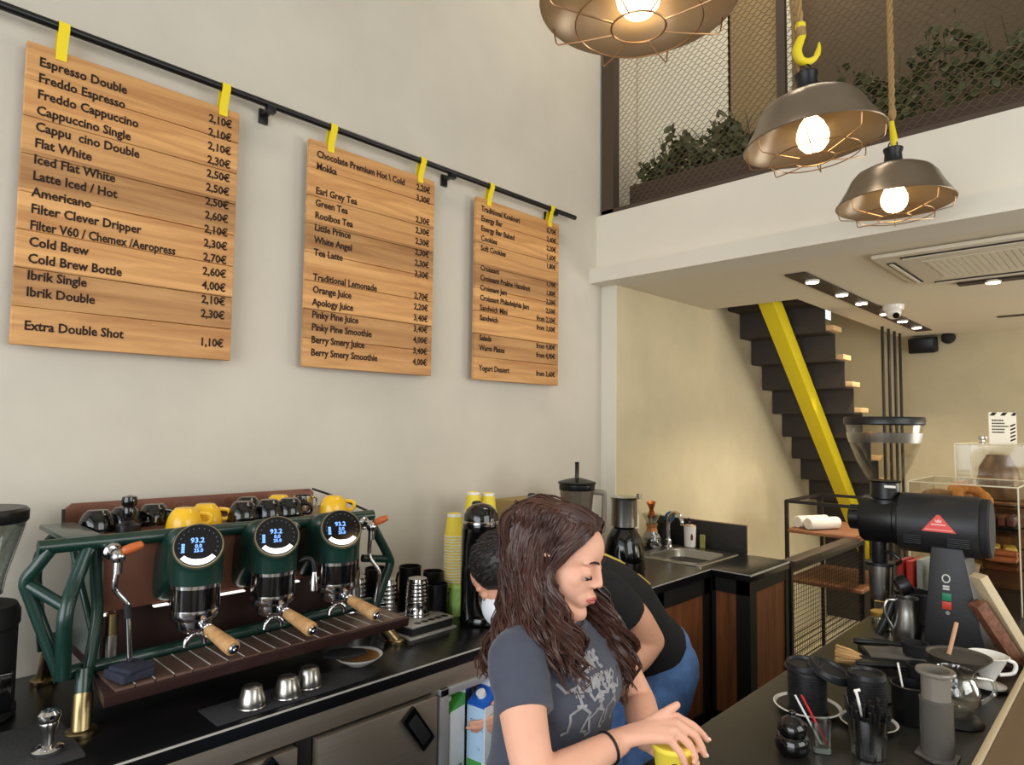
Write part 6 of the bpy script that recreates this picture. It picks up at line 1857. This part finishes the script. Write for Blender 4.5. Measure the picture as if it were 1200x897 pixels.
# jeans below the counter edge and shirt
g = G()
g.loft([ell_ring(c, X * a, Y * b) for c, a, b in (((1.278, 1.12, 0.70), .115, .165), ((1.285, 1.12, 0.82), .118, .163), ((1.294, 1.12, 0.90), .100, .142))])
for s in (-1, 1):
    chain(g, [(1.278, 1.12 + s * .078, 0.74), (1.30, 1.12 + s * .082, 0.40), (1.275, 1.12 + s * .08, 0.08), (1.265, 1.12 + s * .08, FL + 0.075)], [.096, .074, .062, .056], 18)
remesh(g, 'jeans', M_jeans, wo, 0.008, 3)
for s in (-1, 1):
    g = G()
    chain(g, [(1.245, 1.12 + s * .08, FL + 0.042), (1.33, 1.12 + s * .085, FL + 0.04), (1.415, 1.12 + s * .09, FL + 0.035)], [.04, .041, .034], 14)
    g.bb((1.20, 1.12 + s * .083 - .04, FL + 0.001), (1.452, 1.12 + s * .083 + .04, FL + 0.02))
    remesh(g, 'shoe', M_blackmatte, wo, 0.006, 3)
g = G()
shirt = [((1.284, 1.12, 0.835), .124, .172), ((1.294, 1.12, 0.92), .108, .152), ((1.306, 1.12, 1.00), .112, .152), ((1.318, 1.12, 1.055), .120, .160), ((1.316, 1.12, 1.10), .108, .166), ((1.310, 1.118, 1.145), .080, .158), ((1.306, 1.114, 1.172), .062, .11), ((1.303, 1.110, 1.188), .058, .066)]
g.loft([ell_ring(c, X * a, Y * b) for c, a, b in shirt])
for s in (-1, 1):
    g.ball((1.375, 1.12 + s * .068, 1.048), (.046, .056, .053), 20)
for S_, E_ in ((RS, RE), (LS, LE)):
    a = S_ + V((-.012, 0, .002)) * 1
    b = S_.lerp(E_, .45)
    g.tube(smooth_path([S_ + (S_ - E_) * .12 + V((0, (1.12 - S_.y) * .25, .0)), S_ + V((0, 0, -.002)), S_.lerp(E_, .25), b], 4), [.050] + [.056] * 3 + [.059] * 4 + [.0555] * 5, 24)
    g.ball(S_, .061, 18)
sh_ = remesh(g, 'tshirt', M_shirt, wo, 0.0055, 4, 0.5)
# neckband
g = G()
g.tube([p + V((.002, 0, .002)) for p in ell_ring((1.308, 1.109, 1.188), (.064, 0, -.014), (0, .066, 0), 30)], 0.007, 8, closed=True)
g.build('neckband', M_shirt, wo, world=True)
# print
inv = wm(wo)
bm_ = bmesh.new(); bm_.from_mesh(sh_.data); bm_.transform(inv); bvh = BVHTree.FromBMesh(bm_)
g = G()
o = (1.5, 1.10, 1.05)
r_ = random.Random(3)
letters = []
x = -0.060
for row, (zz, hh, x0, n_) in enumerate(((0.062, 0.026, -0.03, 5), (0.030, 0.022, -0.022, 5))):
    x = x0
    for k in range(n_):
        w_ = 0.015
        letters.append([(x, zz), (x, zz + hh)])
        if (k + row) % 3 == 0:
            letters += [[(x, zz + hh), (x + w_ * .6, zz + hh), (x + w_ * .6, zz + hh * .5), (x, zz + hh * .5)]]
        elif (k + row) % 3 == 1:
            letters += [[(x, zz), (x + w_ * .6, zz)], [(x, zz + hh * .5), (x + w_ * .5, zz + hh * .5)], [(x, zz + hh), (x + w_ * .6, zz + hh)]]
        else:
            letters += [[(x, zz + hh), (x + w_ * .3, zz + hh * .4), (x + w_ * .6, zz + hh), (x + w_ * .6, zz)]]
        x += w_
project_strokes(g, bvh, letters, o, Y, Z, (-1, 0, 0), 0.0062)
figs = []


def figure(cx_, cz_, s, flip):
    f = -1 if flip else 1
    P = lambda a, b: (cx_ + f * a * s, cz_ + b * s)
    out = [[P(0, .5), P(.1, .55), P(.16, .48), P(.1, .4), P(0, .42), P(0, .5)], [P(.06, .4), P(.02, .2), P(.05, 0)], [P(.03, .3), P(-.2, .25), P(-.32, .4)], [P(.03, .3), P(.22, .2), P(.3, .34)],
           [P(.05, 0), P(-.16, -.1), P(-.1, -.42), P(-.2, -.46)], [P(.05, 0), P(.26, -.16), P(.16, -.46), P(.28, -.5)], [P(-.06, .24), P(.12, .22)], [P(-.05, .17), P(.11, .15)], [P(-.05, 0.02), P(.14, .0)]]
    return out


figs += figure(-0.048, 0.005, 0.12, False) + figure(0.012, -0.01, 0.105, True) + figure(0.052, -0.005, 0.10, False)
project_strokes(g, bvh, figs, o, Y, Z, (-1, 0, 0), 0.0058)
low = []
for k in range(4):
    x0, z0 = 0.0 + k * 0.015, -0.105 + k * .003
    low += [[(x0, z0), (x0, z0 + .018)], [(x0 - .004, z0 + .018), (x0 + .007, z0 + .018)]] if k % 2 == 0 else [[(x0, z0), (x0, z0 + .018), (x0 + .008, z0 + .012), (x0, z0 + .008), (x0 + .009, z0)]]
project_strokes(g, bvh, low, o, Y, Z, (-1, 0, 0), 0.0035)
g.build('shirt_print', M_print, wo, world=True, smooth=False)
bm_.free()
# hair bands on the wrists
for w_, d_, rad in ((RE.lerp(RW, .86), RW - RE, .0285), (LE.lerp(LW, .92), LW - LE, .027)):
    ex_, ey_, _ = frame(d_)
    G().tube([w_ + (ex_ * cos(2 * pi * i / 28) + ey_ * sin(2 * pi * i / 28)) * rad for i in range(28)], 0.0028, 8, closed=True).build('hair_tie', M_black, wo, world=True)

# hair: a cap close to the skull and many wavy locks
g = G()
hd.ell(g, (-0.026, 0, 0.046), (0.090, 0.080, 0.080), 28)
hd.ell(g, (-0.040, 0, 0.010), (0.066, 0.074, 0.075), 28)
hd.ell(g, (-0.060, 0, -0.045), (0.042, 0.062, 0.08), 28)
hr = random.Random(21)


def lock(P, r0, r1, amp, wl, g, ns=11, rad=0.0105):
    """one wavy lock: thin strands that follow a shared path and gather at the tip"""
    path = smooth_path(P, 5)
    n = len(path)
    ph, ph2 = hr.uniform(0, 6.28), hr.uniform(0, 6.28)
    a1 = V((hr.uniform(-1, 1), hr.uniform(-1, 1), hr.uniform(-.2, .2))).normalized()
    a2 = a1.cross(Z)
    L, out = 0, []
    for i, p in enumerate(path):
        if i:
            L += (p - path[i - 1]).length
        k = amp * max(0, i / (n - 1) - .2) ** 0.8
        out.append(p + (a1 * sin(L / wl * 6.28 + ph) + a2 * cos(L / wl * 6.28 + ph)) * k)
    for q in range(ns):
        off = V((hr.gauss(0, 1), hr.gauss(0, 1), hr.gauss(0, 1))) * rad * .55
        off2 = V((hr.gauss(0, 1), hr.gauss(0, 1), hr.gauss(0, 1))) * rad * .5
        cut = hr.randint(0, 3)
        pts, R = [], []
        for i in range(n - cut):
            f = i / (n - 1)
            s_ = min(1, f / .18) * (1 - .65 * max(0, (f - .5) / .5))
            pts.append(out[i] + (off * (1 - f) + off2 * f) * s_)
            R.append(r0 + (r1 - r0) * f ** 2)
        g.tube(pts, R, 4)


def mixv(a, b, t):
    return V(a) * (1 - t) + V(b) * t


# right (camera) side and back
for i in range(190):
    t = hr.random()
    jr = lambda s: V((hr.uniform(-s, s), hr.uniform(-s, s), hr.uniform(-s, s)))
    xr = -0.095 + 0.155 * t
    root = hd.p(xr, 0.012 + hr.uniform(-.014, .008), 0.119 - 1.6 * (xr + .02) ** 2 * (4 if xr < -.02 else 2.4))
    # temple / side point on the cap
    th = hr.uniform(-.1, .1)
    side1 = hd.p(-0.105 + 0.165 * t * (1 - .08 * th), -0.058 - 0.018 * sin(pi * t) + hr.uniform(-.006, .006), 0.098 - 0.02 * abs(t - .5) + th * .05)
    dep = hr.uniform(0, 1)
    A = mixv((1.272, 1.055, 1.335), (1.372, 1.024, 1.318), t) + V((-.03, .03, 0)) * dep * .5 + jr(.005)
    B = mixv((1.285, 1.005, 1.245), (1.390, 1.030, 1.243), t) + V((-.05, .06, 0)) * dep * .7 + jr(.008)
    C_ = mixv((1.272, 0.970, 1.180), (1.432, 1.030, 1.175), t) + V((-.035, .05, 0)) * dep * .7 + jr(.010)
    e = hr.uniform(-.035, .045)
    D_ = mixv((1.252, 0.950, 1.115), (1.442, 1.045, 1.10), t) + V((-.02, .03, 0)) * dep + jr(.013) + V((0, 0, e + .02 * sin(9 * t)))
    lock([root, side1, A, B, C_, D_], hr.uniform(.0017, .0024), .0007, hr.uniform(.012, .024), hr.uniform(.08, .12), g)
# far side, falling in front of the chest
for i in range(90):
    t = hr.random()
    xr = -0.095 + 0.15 * t
    root = hd.p(xr, 0.012 + hr.uniform(-.01, .012), 0.119 - 1.6 * (xr + .02) ** 2 * (4 if xr < -.02 else 2.4))
    side1 = hd.p(-0.1 + 0.155 * t, 0.062 + 0.016 * sin(pi * t), 0.09 + hr.uniform(-.006, .006))
    dep = hr.random()
    jr = lambda s: V((hr.uniform(-s, s), hr.uniform(-s, s), hr.uniform(-s, s)))
    A = mixv((1.275, 1.16, 1.325), (1.345, 1.182, 1.285), t) + jr(.005)
    B = mixv((1.285, 1.175, 1.225), (1.372, 1.222, 1.20), t) + jr(.008)
    C_ = mixv((1.325, 1.17, 1.14), (1.420, 1.232, 1.125), t) + V((0, .03, 0)) * dep + jr(.010)
    D_ = mixv((1.36, 1.165, 1.065), (1.425, 1.220, 1.045), t) + V((0, .03, 0)) * dep + jr(.012) + V((0, 0, hr.uniform(-.03, .035)))
    lock([root, side1, A, B, C_, D_], hr.uniform(.0017, .0024), .0007, hr.uniform(.012, .024), hr.uniform(.08, .12), g)
# over the back of the head
for i in range(90):
    t = hr.random()
    yy = -0.07 + 0.14 * t
    jr = lambda s: V((hr.uniform(-s, s), hr.uniform(-s, s), hr.uniform(-s, s)))
    root = hd.p(hr.uniform(-.04, .06), 0.012 + hr.uniform(-.02, .02), 0.120)
    s1 = hd.p(-0.088, yy * .8, 0.106)
    s2 = hd.p(-0.116, yy * 1.05, 0.045)
    B = mixv((1.276, 1.012, 1.235), (1.245, 1.16, 1.235), t) + jr(.008)
    C_ = mixv((1.262, 0.98, 1.165), (1.222, 1.16, 1.16), t) + jr(.010)
    D_ = mixv((1.243, 0.955, 1.10), (1.200, 1.16, 1.09), t) + jr(.012) + V((0, 0, hr.uniform(-.03, .05)))
    lock([root, s1, s2, B, C_, D_], hr.uniform(.0017, .0024), .0007, hr.uniform(.012, .024), hr.uniform(.08, .12), g)
# side of the head behind the ear
for i in range(110):
    t = hr.random()
    jr = lambda s: V((hr.uniform(-s, s), hr.uniform(-s, s), hr.uniform(-s, s)))
    root = hd.p(-0.09 + .10 * t, 0.005 + hr.uniform(-.02, .006), 0.111 - .02 * (1 - t))
    s1 = hd.p(-0.106 + 0.11 * t, -0.046 - .034 * t, 0.085 + hr.uniform(-.02, .01))
    s2 = hd.p(-0.108 + 0.105 * t, -0.056 - .030 * t, 0.015 + hr.uniform(-.02, .02))
    s3 = hd.p(-0.092 + 0.09 * t, -0.062 - .026 * t, -0.055 + hr.uniform(-.02, .02)) + jr(.006)
    C_ = mixv((1.270, 0.978, 1.175), (1.365, 1.000, 1.19), t) + jr(.012)
    D_ = mixv((1.250, 0.950, 1.11), (1.375, 1.000, 1.11), t) + jr(.016) + V((0, 0, hr.uniform(-.03, .04)))
    lock([root, s1, s2, s3, C_, D_], hr.uniform(.0017, .0024), .0007, hr.uniform(.010, .022), hr.uniform(.08, .12), g)
# swept back from the forehead
for i in range(46):
    t = i / 45
    yy = -0.058 + 0.116 * t
    root = hd.p(0.069 - 7.5 * yy * yy + hr.uniform(-.003, .003), yy, 0.094 - 5 * yy * yy)
    m1 = hd.p(0.050, yy * 1.05, 0.116 - 5 * yy * yy)
    m2 = hd.p(0.0, yy * 1.22, 0.125 - 5.0 * yy * yy)
    m3 = hd.p(-0.07, yy * 1.2, 0.102 - 4 * yy * yy)
    m4 = hd.p(-0.110, yy * 1.1, 0.05)
    lock([root, m1, m2, m3, m4], hr.uniform(.0017, .0024), .0014, .003, .11, g, 9, .006)
for i in range(26):      # temple hair tucked towards the ear
    t = i / 25
    a = hd.p(0.050 - 0.018 * t, -0.0575 - .006 * t, 0.070 - 0.052 * t)
    b = hd.p(0.02, -0.074, 0.062 - 0.045 * t)
    c = hd.p(-0.03, -0.083, 0.035 - 0.035 * t)
    d = mixv((1.285, 0.995, 1.26), (1.36, 1.005, 1.25), hr.random())
    lock([a, b, c, d, d + V((hr.uniform(-.02, .01), hr.uniform(-.02, .01), -.07))], hr.uniform(.0016, .0022), .0010, .008, .09, g, 8, .006)
h_ = g.build('hair', M_hair, wo, world=True, smooth=True, ang=80)
# the tip of the ear between the locks
G().tube(smooth_path([hd.p(-.012, -.0855, .018), hd.p(-.004, -.088, .030), hd.p(.008, -.087, .031)], 4), [.004, .0055, .006, .006, .006, .006, .0055, .005, .0035], 8).build('ear_tip', M_skin, wo, world=True)

# cup under her hands
cp = thing('paper_cup', 'yellow paper cup with a black logo drawing under the hands of the woman', 'cup', (1.566, 1.164, CT + 0.0005))
G().lathe([(0.028, 0), (0.029, 0.002), (0.038, 0.088), (0.040, 0.090), (0.040, 0.094), (0.036, 0.094), (0.027, 0.006), (0.001, 0.005)], n=36).build('cup', M_paper_yellow, cp, ang=50)
G().lathe([(0.041, 0.091), (0.0415, 0.095), (0.040, 0.099), (0.036, 0.100), (0.001, 0.100)], n=36).build('lid', M_paper_yellow, cp)
g = G()
cdir = V((0.69, -0.72, 0)); crt = V((0.72, 0.69, 0))


def on_cup(a, z):
    r = 0.0286 + 0.0094 * (z / 0.09) + .0006
    return (cdir * cos(a) + crt * sin(a)) * r + Z * z


for c0, rad in ((-0.15, .009), (0.32, .009)):
    g.tube([on_cup(c0 + rad / .036 * cos(2 * pi * i / 18), 0.066 + rad * sin(2 * pi * i / 18)) for i in range(18)], 0.0011, 5, closed=True)
g.tube([on_cup(-.3 + .8 * i / 12, 0.048 - 0.01 * sin(pi * i / 12)) for i in range(13)], 0.0011, 5)
g.tube([on_cup(.32 + .006 / .036 * cos(2 * pi * i / 12), 0.066 + .006 * sin(2 * pi * i / 12)) for i in range(12)], 0.002, 5, closed=True)
g.build('logo', M_ink, cp)

# ---- man bending over to the open fridge
ma = thing('person', 'dark haired man in black T-shirt, jeans and white mask bending to the open fridge', 'person', (0.97, 2.1, FL))
lat = V((0.95, -0.32, 0)).normalized()
HIP, CH, SHc = V((0.945, 2.06, 0.815)), V((0.900, 1.90, 0.99)), V((0.858, 1.778, 1.100))
hm = Head((0.764, 1.525, 1.118), (-0.66, -0.36, -0.66), (-0.45, -0.32, 0.82), 1.08)
g = G()
hm.base(g)
ax1 = (SHc - HIP).normalized()
back = lat.cross(ax1).normalized()
if back.z < 0:
    back = -back
g.loft([ell_ring(HIP - ax1 * .06, lat * .155, back * .105), ell_ring(HIP + ax1 * .06, lat * .15, back * .105), ell_ring(CH, lat * .155, back * .11), ell_ring(SHc - ax1 * .04, lat * .17, back * .10), ell_ring(SHc + ax1 * .03, lat * .13, back * .075)])
chain(g, [SHc + ax1 * .0, SHc + ax1 * .05 + V((-.03, -.06, .03)), hm.p(-.03, 0, -.05)], [.068, .058, .056], 18)
LSm, LEm, LWm = V((1.008, 1.722, 1.075)), V((1.078, 1.862, 0.922)), V((0.985, 1.69, 0.775))
RSm, REm, RWm = V((0.722, 1.822, 1.085)), V((0.775, 1.745, 0.83)), V((0.765, 1.575, 0.70))
chain(g, [LSm, LSm.lerp(LEm, .5) + V((.01, .004, .01)), LEm], [.060, .052, .043], 18)
chain(g, [LEm, LEm.lerp(LWm, .3) + V((.006, 0, -.004)), LEm.lerp(LWm, .8), LWm], [.043, .045, .033, .029], 18)
chain(g, [RSm, RSm.lerp(REm, .5), REm], [.060, .050, .042], 18)
chain(g, [REm, REm.lerp(RWm, .3), REm.lerp(RWm, .8), RWm], [.042, .043, .032, .028], 18)
hand(g, LWm, (-.25, -.45, -.85), (-.9, .2, 0), (.2, -.9, .3), .35)
hand(g, RWm, (-.22, -.9, -.30), (-.75, -.1, -.1), (0, -.2, 1), [.5, .55, .6, .6], 0.9, 0.95)
for s in (-1, 1):
    q = HIP + lat * .085 * s
    chain(g, [q + V((0, 0, -.03)), q + V((-.05, -.05, -.40)), q + V((0, 0.02, -.74)), q + V((0, .03, -.82))], [.10, .068, .055, .04], 16)
    chain(g, [(q.x, q.y + .03, FL + .04), (q.x - .06, q.y - .13, FL + .035)], [.04, .034], 12)
remesh(g, 'body', M_skin_m, ma, 0.0048, 4)
hm.details(ma)
g = G()
g.loft([ell_ring(HIP + V((.0, .02, -.10)), lat * .168, V((0, 0, 0)) + V((.32, .95, 0)) * .125), ell_ring(HIP + V((0, .01, 0)), lat * .172, V((.25, .75, .62)).normalized() * .132), ell_ring(HIP + ax1 * .07, lat * .165, back * .122)])
for s in (-1, 1):
    q = HIP + lat * .085 * s
    chain(g, [q + V((0, .01, -.03)), q + V((-.045, -.045, -.40)), q + V((0, 0.02, -.72)), q + V((0, .03, -.80))], [.112, .082, .068, .064], 18)
remesh(g, 'jeans', M_jeans, ma, 0.008, 4)
for s in (-1, 1):
    q = HIP + lat * .085 * s
    g = G()
    chain(g, [(q.x + .01, q.y + .05, FL + .045), (q.x - .02, q.y - .03, FL + .045), (q.x - .065, q.y - .15, FL + .037)], [.043, .045, .036], 14)
    remesh(g, 'shoe', M_blackmatte, ma, 0.007, 3)
g = G()
g.loft([ell_ring(HIP + ax1 * .015 + back * .004, lat * .178, back * .130), ell_ring(HIP + ax1 * .09, lat * .175, back * .128), ell_ring(CH + back * .01, lat * .178, back * .130), ell_ring(SHc - ax1 * .07 + back * .01, lat * .19, back * .122), ell_ring(SHc + ax1 * .0, lat * .168, back * .105), ell_ring(SHc + ax1 * .055, lat * .10, back * .078)])
for S_, E_ in ((LSm, LEm), (RSm, REm)):
    g.tube(smooth_path([S_.lerp(SHc, .35), S_, S_.lerp(E_, .25), S_.lerp(E_, .47)], 4), [.07] * 4 + [.071] * 4 + [.068] * 5, 24)
    g.ball(S_, .071, 18)
tm_ = remesh(g, 'tshirt', M_tee_black, ma, 0.007, 4)
bm_ = bmesh.new(); bm_.from_mesh(tm_.data); bm_.transform(wm(ma)); bvm = BVHTree.FromBMesh(bm_)
for pts in ([(0.885, 1.815, 1.30), (0.93, 1.86, 1.28), (0.965, 1.925, 1.22)], [(0.915, 1.79, 1.30), (0.955, 1.84, 1.27), (0.99, 1.91, 1.21)], [(1.02, 1.93, 1.15), (1.045, 1.965, 1.10)]):
    g = G()
    P = []
    for p in smooth_path(pts, 6):
        h = bvm.find_nearest(p)
        P.append(h[0] + h[1] * .0015)
    g.tube(P, 0.0026, 6)
    g.build('piping', mat('piping_gold', (214, 184, 96), 0.6) if 'piping_gold' not in bpy.data.materials else bpy.data.materials['piping_gold'], ma, world=True)
bm_.free()
g = G()
hm.ell(g, (-0.018, 0, 0.052), (0.100, 0.086, 0.088), 28)
hm.ell(g, (-0.055, 0, 0.012), (0.060, 0.079, 0.075), 28)
for i in range(1100):
    th, ph = hr.uniform(0, 2 * pi), math.acos(hr.uniform(-.25, 1))
    n_ = V((sin(ph) * cos(th), sin(ph) * sin(th), cos(ph)))
    if n_.x > .62 and n_.z < .45:
        continue
    p0 = V((-0.018 + .097 * n_.x, .083 * n_.y, .052 + .086 * n_.z))
    fl_ = V((0.35, 0, 0)) - n_ * V((0.35, 0, 0)).dot(n_) + V((hr.uniform(-.16, .16), hr.uniform(-.16, .16), hr.uniform(-.16, .16)))
    p1 = p0 + n_ * .0022 + fl_ * .022
    p2 = p0 + n_ * .0005 + fl_ * .045
    g.tube([hm.p(*p0), hm.p(*p1), hm.p(*p2)], [.0035, .003, .001], 5)
g.build('hair', M_hair_dark, ma, world=True, ang=80)
g = G()
hm.ell(g, (0.066, 0, -0.050), (0.062, 0.068, 0.062), 26)
mk = g.build('face_mask', mat('mask_white', (232, 236, 240), 0.8), ma, world=True)
for y in (-1, 1):
    G().tube(smooth_path([hm.p(.07, y * .058, -.03), hm.p(.02, y * .074, -.012), hm.p(-.015, y * .08, .0)], 4), .0016, 6).build('ear_loop', bpy.data.materials['mask_white'], mk, world=True)
